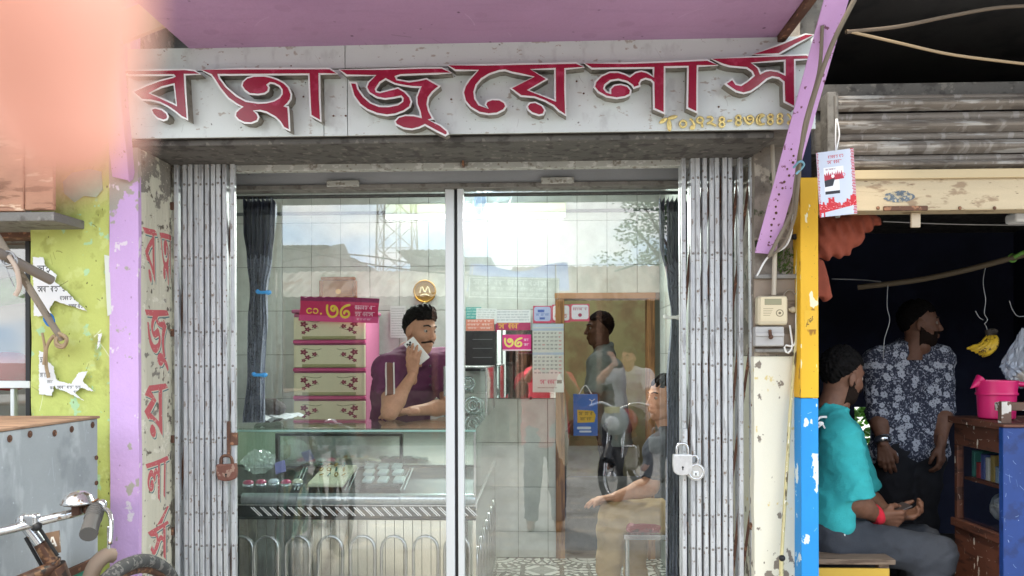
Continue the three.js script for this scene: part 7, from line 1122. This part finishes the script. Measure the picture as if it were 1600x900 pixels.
// ---------- the street behind the camera, mirrored in the glass ----------
{
  const gm = mat(surf({ w: 1024, h: 1024, base: [150, 149, 146], tone: 0.1, freq: 8, s: 3, size: [3, 3], layers: [{ c: [122, 118, 112], f: 8, thr: 0.56, soft: 0.1, a: 0.7, s: 5 }, { c: [176, 168, 154], f: 16, thr: 0.64, soft: 0.05, a: 0.7, s: 9 }], specks: [{ c: [96, 86, 76], n: 500, r: 2.5 }] }), 0.95, { bumpMap: BUMP.plaster, bumpScale: 0.01 });
  const gr = new THREE.PlaneGeometry(700, 700); gr.rotateX(-Math.PI / 2); gr.translate(0, 0, 0); struct('ground', uvm(gr), gm);
  struct('pavement', [bx(-8, -0.05, -0.24, 8, 0.193, 1.9, 0.01)], mat(surf({ base: [150, 144, 134], tone: 0.1, s: 5, size: [1.2, 1.2], layers: [{ c: [112, 104, 94], f: 5, thr: 0.56, soft: 0.08, a: 0.7, s: 5 }] }), 0.9));
  const path = (z) => z + 3.55, W = (u, z) => (u - 846) * path(z) / 1200, Hh = (v, z) => 1.55 + (560 - v) * path(z) / 1200;
  const TIN = surf({ base: [232, 230, 226], tone: 0.1, s: 3, size: [2, 2], layers: [{ c: [170, 164, 156], fx: 16, fy: 3, thr: 0.56, soft: 0.1, a: 0.8, s: 4 }, { c: [176, 124, 96], f: 5, thr: 0.62, soft: 0.06, a: 0.8, s: 5 }] }), MUD = surf({ base: [232, 230, 226], tone: 0.12, s: 13, layers: [{ c: [168, 164, 160], f: 4, thr: 0.56, soft: 0.08, s: 16 }] });
  const tin = (c) => mat({ base: c, tex: TIN }, 0.7);
  const corr = (x0, y0, z0, x1, y1, z1) => { const n = Math.round((x1 - x0) / 0.04), g = new THREE.PlaneGeometry(1, 1, n, 4), p = g.attributes.position; for (let i = 0; i < p.count; i++) { const s = p.getX(i) + 0.5, t = p.getY(i) + 0.5; p.setXYZ(i, x0 + (x1 - x0) * s, y0 + (y1 - y0) * t + 0.012 * Math.sin(s * n * Math.PI / 2), z0 + (z1 - z0) * t); } g.computeVertexNormals(); return uvm(g); };
  function stall(x0, x1, z, yl, yh, wallC, label, tinC, s) {
    const t = thing('tin_roof_shop', label, 'shop', V((x0 + x1) / 2, 0, z + 1.6)); const wm = mat({ base: wallC, tex: MUD }, 0.9);
    part('roof', corr(x0 - 0.1, yl, z - 0.9, x1 + 0.1, yh, z + 0.6), tin(tinC, s), t, 'sloping rusty tin awning roof'); part('roof', corr(x0 - 0.1, yh, z + 0.62, x1 + 0.1, yh - 0.5, z + 3.6), tin(tinC, s + 5), t);
    part('wall', [bx(x0, 0, z + 3, x1, yh - 0.5, z + 3.1, 0), bx(x0, 0, z + 0.1, x0 + 0.1, yh - 0.3, z + 3, 0), bx(x1 - 0.1, 0, z + 0.1, x1, yh - 0.3, z + 3, 0)], wm, t);
    const n = Math.max(2, Math.round((x1 - x0) / 1.3)); for (let i = 0; i <= n; i++) part('post', bx(x0 + (x1 - x0) * i / n - 0.05, 0, z - 0.75, x0 + (x1 - x0) * i / n + 0.05, yl + 0.08, z - 0.65, 0.005), M.rust, t);
    part('counter', bx(x0 + 0.2, 0, z - 0.5, x1 - 0.3, 0.95, z + 0.1, 0.01), wm, t); part('floor', bx(x0, -0.01, z - 0.8, x1, 0.1, z + 3, 0), wm, t);
    return t;
  }
  const z0 = 10;
  stall(W(805, z0), W(1200, z0), z0 + 0.9, Hh(470, z0), Hh(417, z0 + 1.5), [120, 84, 60], 'pinkish rusty tin roofed shop across the street', [170, 146, 136], 3);
  stall(W(430, z0), W(800, z0), z0 + 0.9, Hh(462, z0), Hh(422, z0 + 1.5), [96, 88, 80], 'grey tin roofed shop across the street beside the pinkish one', [168, 164, 156], 13);
  stall(W(60, z0), W(425, z0), z0 + 0.9, Hh(466, z0), Hh(424, z0 + 1.5), [110, 96, 80], 'brown walled tin shop at the left end across the street', [150, 146, 140], 23);
  stall(W(1210, z0), W(1620, z0), z0 + 0.9, Hh(466, z0), Hh(420, z0 + 1.5), [104, 96, 90], 'tin shop at the far right across the street', [160, 154, 146], 33);
  // tarpaulin and the black notice board
  const tp = new THREE.PlaneGeometry(W(890, z0 - 0.6) - W(728, z0 - 0.6), 1.1, 30, 10), p = tp.attributes.position; for (let i = 0; i < p.count; i++) p.setZ(i, 0.08 * Math.sin(p.getX(i) * 4 + p.getY(i) * 3) + 0.05 * fbm(p.getX(i) * 3 + 9, p.getY(i) * 3 + 9, 3, 3)); tp.rotateX(1.15); tp.computeVertexNormals(); tp.translate((W(890, z0 - 0.6) + W(728, z0 - 0.6)) / 2, Hh(428, z0 - 0.3), z0 - 0.1); solo('tarpaulin', uvm(tp), mat([40, 84, 170], 0.5, { side: THREE.DoubleSide }), 'blue tarpaulin slung over the shop across the street', 'tarpaulin');
  const bz = z0 - 0.8, bw = W(874, bz) - W(732, bz), nb = canvasTex(512, 128, (c) => { c.translate(512, 0); c.scale(-1, 1); c.fillStyle = '#20261f'; c.fillRect(0, 0, 512, 128); c.strokeStyle = '#e6e8e2'; c.lineWidth = 5; c.strokeRect(6, 6, 500, 116); c.fillStyle = '#eef0ea'; bnScript(c, 24, 20, 460, 34, 4); bnScript(c, 40, 62, 430, 20, 8); bnScript(c, 24, 94, 460, 20, 14); });
  const bt = thing('notice_board', 'black notice board with white lettering under the blue tarpaulin', 'sign', V((W(874, bz) + W(732, bz)) / 2, Hh(468, bz), bz)); const bg = new THREE.BoxGeometry(bw, 0.36, 0.03); bg.rotateY(Math.PI); bg.rotateZ(-0.03); bg.translate((W(874, bz) + W(732, bz)) / 2, Hh(450, bz), bz); part('board', bg, mat(nb, 0.6), bt); for (const s of [-0.7, 0.7]) part('hanger', cyl(V((W(874, bz) + W(732, bz)) / 2 + s, Hh(436, bz), bz), V((W(874, bz) + W(732, bz)) / 2 + s, Hh(425, bz) + 0.15, bz + 0.2), 0.01), M.rope, bt);
  // taller sheds behind
  const shed = (pts, z, d, c, label, s) => { const t = thing('tin_shed', label, 'shed', V(W(pts[0][0], z), 0, z)); part('gable_wall', [plate(pts.map(([u, v]) => [W(u, z), v > 900 ? 0 : Hh(v, z)]), z + 0.1, 0.1)], tin(c, s), t); const a = pts[0], b = pts[1]; part('roof', [corr(W(pts[1][0], z) - 0.3, Hh(pts[1][1], z) + 0.06, z - 0.4, W(pts[2][0], z) + 0.3, Hh(pts[2][1], z) + 0.1, z + d)], tin(c.map((q) => q * 0.8), s + 4), t); part('side_wall', bx(Math.min(...pts.map((q) => W(q[0], z))) + 0.05, 0, z + 0.12, Math.max(...pts.map((q) => W(q[0], z))) - 0.05, Hh(400, z), z + d, 0), tin(c, s + 2), t); return t; };
  shed([[400, 990], [400, 386], [500, 388], [520, 380], [535, 378], [552, 415], [552, 990]], 20, 5, [150, 152, 150], 'grey metal shed with a kinked roof ridge behind the shops', 43);
  shed([[640, 990], [640, 396], [700, 410], [770, 420], [770, 990]], 16, 4, [140, 144, 142], 'grey shed with a roof falling to one side below the tower', 53);
  // telecom tower
  const zt = 70, tb = thing('telecom_tower', 'tall lattice steel telecom tower beyond the shops', 'tower', V(W(620, zt), 0, zt)), cx = W(620, zt), steel = mat([150, 140, 132], 0.6, { metalness: 0.3 });
  const HT = 46, half = (y) => 2.0 * (1 - y / HT * 0.6); const corner = (i, y) => V(cx + half(y) * (i & 1 ? 1 : -1), y, zt + half(y) * (i & 2 ? 1 : -1));
  for (let i = 0; i < 4; i++) part('leg', cyl(corner(i, 0), corner(i, HT), 0.1, 0.07, 6), steel, tb); const order = [0, 1, 3, 2];
  for (let lv = 0; lv < 15; lv++) { const y0 = lv * 3, y1 = y0 + 3; const br = []; for (let e = 0; e < 4; e++) { const a = order[e], b = order[(e + 1) % 4]; br.push(cyl(corner(a, y0), corner(b, y1), 0.045, 0.045, 5), cyl(corner(b, y0), corner(a, y1), 0.045, 0.045, 5), cyl(corner(a, y1), corner(b, y1), 0.045, 0.045, 5)); } part('brace', br, steel, tb); }
  part('ladder', [cyl(V(cx + 0.3, 0, zt), V(cx + 0.3, HT, zt), 0.04), cyl(V(cx - 0.1, 0, zt), V(cx - 0.1, HT, zt), 0.04)], steel, tb); for (const y of [38, 42]) for (const s of [-1, 1]) part('antenna', bx(cx + s * 1.5 - 0.2, y, zt - 1.6, cx + s * 1.5 + 0.2, y + 2.2, zt - 1.4, 0.05), M.white, tb);
  // trees
  function tree(x, z, y0, R, H, c, label, n, leafS) {
    const t = thing('tree', label, 'tree', V(x, 0, z)), bark = mat([92, 78, 64], 0.9), limbs = [cyl(V(x, 0, z), V(x + 0.2, y0, z), R * 0.09, R * 0.06, 8)], lv = [];
    const clumps = []; for (let i = 0; i < 34; i++) { const a = rnd(6.28), e = rnd(-0.3, 1), r = R * rnd(0.35, 1); const q = V(x + Math.cos(a) * r * Math.cos(e * 0.9), y0 + H * 0.4 + Math.sin(e * 1.3) * H * 0.5, z + Math.sin(a) * r * Math.cos(e * 0.9)); clumps.push(q); if (i < 16) limbs.push(cyl(V(x + 0.2, y0 * rnd(0.8, 1), z), q, R * 0.03, R * 0.008, 5)); }
    part('trunk', limbs, bark, t); const lg = new THREE.CircleGeometry(leafS, 5); lg.scale(1, 0.45, 1);
    for (const q of clumps) for (let i = 0; i < n; i++) { const g = lg.clone(); g.rotateX(rnd(-1, 1)); g.rotateY(rnd(6.28)); g.rotateZ(rnd(-0.6, 0.6)); const u = rnd(-1, 1), th = rnd(6.28), rr = Math.cbrt(rnd()) * R * 0.3; g.translate(q.x + rr * Math.sqrt(1 - u * u) * Math.cos(th), q.y + rr * u * 0.6, q.z + rr * Math.sqrt(1 - u * u) * Math.sin(th)); lv.push(uvm(g)); }
    part('crown', lv, mat(c, 0.7, { side: THREE.DoubleSide }), t);
  }
  tree(W(1085, 22), 22, 3.6, 2.9, 4.2, [70, 96, 44], 'feathery green tree over the shops across the street', 150, 0.075);
  for (const [u, z, h, r, l] of [[850, 64, 5.4, 3.2, 'low round tree on the far skyline beside the tarpaulin'], [888, 60, 6.4, 3.6, 'tallest tree of the far skyline'], [925, 66, 5.2, 3.4, 'low round tree on the far skyline toward the feathery tree']]) tree(W(u, z), z, h * 0.55, r, h * 0.8, [72, 100, 48], l, 40, 0.3);
  // overhead wires
  [[[330, 430], [520, 395], [700, 420]], [[430, 380], [600, 415], [760, 432]], [[960, 425], [1040, 400], [1120, 372]]].forEach((w, i) => solo('overhead_wire', tube(w.map(([u, v]) => V(W(u, 7), Hh(v, 7), 7)), 0.012, 30, 5), M.black, ['overhead wire above the grey tin shop', 'lower overhead wire crossing before the tower', 'overhead wire near the feathery tree'][i], 'wire'));
  // motorcycle with its rider
  const mx = W(955, 4.6), mz = 4.6, mc = thing('motorcycle', 'parked motorcycle facing the shop with a grey headlamp cowl', 'motorcycle', V(mx + 0.2, 0, mz + 0.6)), qy = new THREE.Quaternion().setFromAxisAngle(V(0, 1, 0), Math.PI / 2 - 0.35);
  const D = V(Math.sin(0.35), 0, Math.cos(0.35)), F = V(mx, 0.3, mz), Rr = F.clone().addScaledVector(D, 1.28), md = mat([34, 34, 38], 0.4);
  for (const c of [F, Rr]) { const w = part('wheel', [torus(V(c.x, 0.3, c.z), 0.25, 0.05, 32, 10, qy)], M.black, mc); part('rim', [torus(V(c.x, 0.3, c.z), 0.2, 0.015, 28, 6, qy), ball(V(c.x, 0.3, c.z), 0.06)], M.chrome, w); }
  const ax = V(0, 0, 0).crossVectors(D, V(0, 1, 0)); const U = (f, y, s = 0) => F.clone().setY(y).addScaledVector(D, f).addScaledVector(ax, s);
  part('fork', [cyl(U(0, 0.3, 0.08), U(0.25, 0.95, 0.08), 0.02), cyl(U(0, 0.3, -0.08), U(0.25, 0.95, -0.08), 0.02)], M.chrome, mc); part('headlamp_cowl', [ball(U(0.14, 0.88), 0.15, 1, 1.05, 1)], mat([150, 156, 158], 0.3), mc); part('headlamp', [ball(U(0.04, 0.86), 0.085)], mat([214, 218, 220], 0.1), mc); part('number_plate', [boxAt(U(0.02, 1.0), 0.16, 0.07, 0.01, 0.004)], mat([214, 206, 150], 0.5), mc); part('mudguard', [tube([U(-0.24, 0.5), U(-0.1, 0.62), U(0.1, 0.62), U(0.24, 0.5)], 0.05, 14, 6)], md, mc);
  part('handlebar', [tube([U(0.42, 1.02, 0.36), U(0.3, 1.06, 0.18), U(0.26, 1.0, 0), U(0.3, 1.06, -0.18), U(0.42, 1.02, -0.36)], 0.014, 24, 6)], M.chrome, mc); part('tank', [ball(U(0.58, 0.84), 0.2, 0.75, 0.75, 1.3)], mat([140, 30, 40], 0.25), mc); part('seat', [ball(U(1.05, 0.78), 0.2, 0.7, 0.4, 1.9)], M.black, mc); part('engine', [boxAt(U(0.62, 0.45), 0.25, 0.3, 0.3, 0.05), tube([U(0.5, 0.35, 0.14), U(0.9, 0.22, 0.16), U(1.4, 0.3, 0.16)], 0.04, 16, 8)], M.chrome, mc); part('frame', [cyl(U(0.25, 0.85), U(0.5, 0.3), 0.025), cyl(U(0.5, 0.3), U(1.28, 0.3), 0.03), cyl(U(0.3, 0.85), U(1.3, 0.72), 0.025)], md, mc);
  const white = cloth(surf({ base: [206, 204, 208], tone: 0.04, s: 3, size: [0.2, 0.2] })), rp = U(0.98, 0.92);
  person('motorcyclist in a white shirt sitting on the parked motorcycle', { head: U(0.84, 1.55, 0.02), neck: U(0.88, 1.39), pelvis: rp, sL: U(0.84, 1.34, -0.19), sR: U(0.84, 1.34, 0.19), eL: U(0.62, 1.14, -0.28), wL: U(0.44, 1.05, -0.33), eR: U(0.62, 1.3, 0.3), wR: U(0.76, 1.5, 0.16), kL: U(0.58, 0.76, -0.22), kR: U(0.58, 0.76, 0.22), aL: U(0.72, 0.36, -0.2), aR: U(0.72, 0.36, 0.2) }, { fwd: D.clone().negate(), face: D.clone().negate().add(V(-0.4, -0.1, 0)), skin: SK.mid, hair: 'short', hairSeed: 41, shirt: white, hem: 0.02, sleeve: { L: 0.85, R: 0.85 }, trousers: cloth([54, 56, 66]), cell: 0.017, toes: D.clone().negate(), handL: { palm: V(0, -1, 0), curl: [0.6, 0.9, 0.9, 0.9, 0.9] }, handR: { dir: V(-0.3, 0.8, 0.2), palm: V(-0.6, 0, 0.6), curl: [0.4, 0.5, 0.5, 0.5, 0.5] } });
}
// ---------- bicycle leaning by the pillar ----------
{
  const gy = 0.195, Wc = at(200, 1010, 0.62); Wc.y = gy + 0.365; const dir = V(0.06, 0, -0.998).normalize(); // the way the bicycle points
  const bikeM = mat(surf({ base: [84, 58, 46], tone: 0.2, s: 3, size: [0.15, 0.15], layers: [{ c: [130, 96, 70], f: 6, thr: 0.58, soft: 0.08, s: 4 }, { c: [48, 38, 34], f: 5, thr: 0.6, soft: 0.06, s: 9 }] }), 0.55, { metalness: 0.4 }), oldChrome = mat(surf({ base: [196, 198, 200], tone: 0.06, s: 7, size: [0.1, 0.1], layers: [{ c: [140, 120, 104], f: 8, thr: 0.68, soft: 0.05, s: 4 }] }), 0.2, { metalness: 0.85 });
  const tyre = mat(surf({ base: [66, 66, 66], tone: 0.14, s: 3, size: [0.1, 0.1], layers: [{ c: [112, 110, 106], f: 6, thr: 0.6, soft: 0.05, s: 4 }] }), 0.85);
  const t = thing('bicycle', 'old rusty bicycle with chrome handlebar and bell before the cart box', 'bicycle', V(-1.3, gy, 0.9));
  const q = new THREE.Quaternion().setFromUnitVectors(V(1, 0, 0), dir), wheel = (c) => { const w = part('wheel', torus(c, 0.342, 0.023, 56, 10, q), tyre, t); part('rim', torus(c, 0.315, 0.012, 56, 8, q), bikeM, w); const sp = []; for (let i = 0; i < 32; i++) { const a = i * Math.PI / 16, n = dir.clone().cross(V(0, 1, 0)).multiplyScalar(i % 2 ? 0.03 : -0.03); sp.push(cyl(c.clone().add(n).add(V(0, Math.sin(a + 0.5) * 0.02, 0)).addScaledVector(dir, Math.cos(a + 0.5) * 0.02), c.clone().add(V(0, Math.sin(a) * 0.315, 0)).addScaledVector(dir, Math.cos(a) * 0.315), 0.0012, 0.0012, 4)); } part('spokes', sp, oldChrome, w); part('hub', cyl(c.clone().addScaledVector(dir.clone().cross(V(0, 1, 0)), -0.045), c.clone().addScaledVector(dir.clone().cross(V(0, 1, 0)), 0.045), 0.02), oldChrome, w); };
  wheel(Wc); const Rc = Wc.clone().addScaledVector(dir, -1.08); wheel(Rc);
  const stemTop = at(40, 822, 0.990), headLow = at(84, 885, 0.950), crown = at(100, 918, 0.930);
  part('head_tube', [cyl(at(62, 848, 0.975), headLow, 0.017, 0.019, 16), cyl(headLow, crown, 0.03, 0.026, 16), torus(at(80, 880, 0.952), 0.022, 0.005, 20, 6, new THREE.Quaternion().setFromUnitVectors(V(0, 0, 1), headLow.clone().sub(stemTop).normalize()))], bikeM, t);
  part('stem', [cyl(at(37, 815, 0.992), at(62, 848, 0.975), 0.0165, 0.0165, 16), ball(at(38, 814, 0.994), 0.021), boxAt(at(50, 812, 1.000), 0.04, 0.035, 0.03, 0.01)], oldChrome, t);
  part('fork', [cyl(crown, Wc.clone().add(V(0.03, 0, 0.04)), 0.014, 0.009, 10), cyl(crown, Wc.clone().add(V(-0.03, 0, -0.03)), 0.014, 0.009, 10)], bikeM, t);
  part('handlebar', [tube([at(-120, 845, 1.090), at(-20, 834, 1.060), at(35, 822, 1.010), at(80, 810, 0.980), at(118, 801, 0.950), at(134, 796, 0.960)], 0.0125, 40, 12)], oldChrome, t);
  const g0 = at(151, 792, 0.960), g1 = at(138, 835, 1.070); part('grip', [cyl(g0, g1, 0.019, 0.0215, 18), ...Array.from({ length: 6 }, (_, i) => { const c = lerp(g0, g1, 0.1 + i * 0.07); return torus(c, 0.02, 0.0022, 20, 5, new THREE.Quaternion().setFromUnitVectors(V(0, 0, 1), g1.clone().sub(g0).normalize())); })], mat([78, 76, 74], 0.7), t); part('grip_joint', [ball(at(142, 795, 0.960), 0.02)], bikeM, t);
  const bc = at(122, 778, 0.970), bell = part('bell', [lathe([[0.001, 0.02], [0.016, 0.018], [0.032, 0.008], [0.042, -0.008], [0.044, -0.014], [0.04, -0.013], [0.03, 0.002], [0.001, 0.008]], bc, 28)], oldChrome, t); part('bell_base', [lathe([[0.001, -0.014], [0.038, -0.013], [0.036, -0.018], [0.001, -0.02]], bc, 24), boxAt(V(bc.x - 0.003, bc.y - 0.032, bc.z), 0.022, 0.03, 0.022, 0.004), cyl(V(bc.x + 0.035, bc.y - 0.014, bc.z), V(bc.x + 0.062, bc.y - 0.001, bc.z + 0.01), 0.003)], bikeM, bell);
  part('brake_lever', [tube([at(158, 792, 0.960), at(170, 800, 0.990), at(174, 815, 1.020), at(172, 850, 1.050)], 0.006, 24, 6), ball(at(159, 788, 0.960), 0.014), boxAt(at(170, 840, 1.030), 0.008, 0.06, 0.006, 0.002)], oldChrome, t);
  part('brake_rod', [cyl(at(62, 826, 1.000), at(90, 868, 0.970), 0.0045), cyl(at(40, 840, 0.990), at(66, 886, 0.960), 0.0045), ball(at(58, 823, 1.005), 0.012)], M.black, t);
  const bd = at(83, 848, 0.935); const badge = canvasTex(64, 96, (c) => { c.fillStyle = '#7c6450'; c.fillRect(0, 0, 64, 96); c.fillStyle = '#e6e2da'; c.font = 'bold 60px sans-serif'; c.textAlign = 'center'; c.fillText('A', 32, 66); }); part('lamp_bracket', [sheet(bd, 0.04, 0.06, { rz: 0.2, t: 0.004, rx: -0.2 })], mat(badge, 0.6), t);
  const seatT = at(-220, 700, 1.3); const bbk = Rc.clone().lerp(Wc, 0.42).setY(gy + 0.3), st = Rc.clone().lerp(Wc, 0.26).setY(gy + 0.78);
  part('frame', [cyl(headLow, st, 0.016), cyl(crown, bbk, 0.017), cyl(bbk, st, 0.016), cyl(bbk, Rc, 0.012), cyl(st, Rc, 0.01)], bikeM, t); part('saddle', [ball(st.clone().setY(st.y + 0.1), 0.12, 0.9, 0.35, 1.1), cyl(st, st.clone().setY(st.y + 0.08), 0.013)], M.black, t); part('crank', [torus(bbk, 0.09, 0.006, 28, 6, q), cyl(bbk, bbk.clone().add(V(0, -0.16, 0.06)), 0.01), cyl(bbk, bbk.clone().add(V(0, 0.16, -0.06)), 0.01)], oldChrome, t);
  part('mudguard', [tube([at(140, 905, 0.670), at(150, 882, 0.650), at(166, 868, 0.620), at(176, 868, 0.600)], 0.024, 16, 8)], mat([150, 130, 112], 0.7), t);
}
// ---------- cloth bundle and hanging brown cloth in the dark shop ----------
{
  const bt = mat(surf({ base: [150, 74, 54], tone: 0.1, s: 3, size: [0.2, 0.2] }), 0.9), P = (u, v, z = -0.12) => at(u, v, z);
  const t = thing('cloth_bundle', 'rust brown cloth bundle rolled up under the cream beam', 'cloth', P(1310, 420));
  part('roll', blob([[P(1285, 355), P(1345, 346), 0.05, 0.045], [P(1290, 372), P(1330, 370), 0.05, 0.04], [P(1345, 346), P(1372, 344), 0.045, 0.012], [P(1284, 395), P(1318, 392), 0.03, 0.022], [P(1318, 392), P(1338, 376), 0.022, 0.016]], { cell: 0.007, K: 120, warp: (x, y, z) => 0.008 * Math.sin(x * 130 + y * 60) * Math.sin(y * 22) + (fbm(x * 30 + 5, y * 30 + z * 20 + 5, 3, 3) - 0.5) * 0.016 }), bt, t);
  part('flap', blob([[P(1279, 410), P(1281, 465), 0.02, 0.05, { cutB: 1, n: V(0, 0, 1), f: 2 }], [P(1280, 440), P(1292, 468), 0.025, 0.02, { n: V(0, 0, 1), f: 1.6, cutB: 1 }]], { cell: 0.007, K: 120, warp: (x, y, z) => 0.004 * Math.sin(x * 120) }), bt, t);
}
// ---------- the photographer's fingertip at the lens ----------
{
  const d = (u, v, r) => V((u - 800) / FOCAL, -(v - 560) / FOCAL, -1).applyQuaternion(camera.quaternion).multiplyScalar(r).add(camera.position);
  const tip = d(95, 185, 0.036), mid = d(40, -20, 0.034), root = d(-160, -420, 0.03), t = thing('fingertip', 'pink out of focus fingertip reaching over the camera lens', 'finger', tip);
  const g = blob([[tip, mid, 0.0032, 0.0042], [mid, root, 0.0042, 0.0055]], { K: 900, cell: 0.0006 }); part('finger', g, mat([236, 172, 150], 0.5), t);
}
renderer.render(scene, camera);
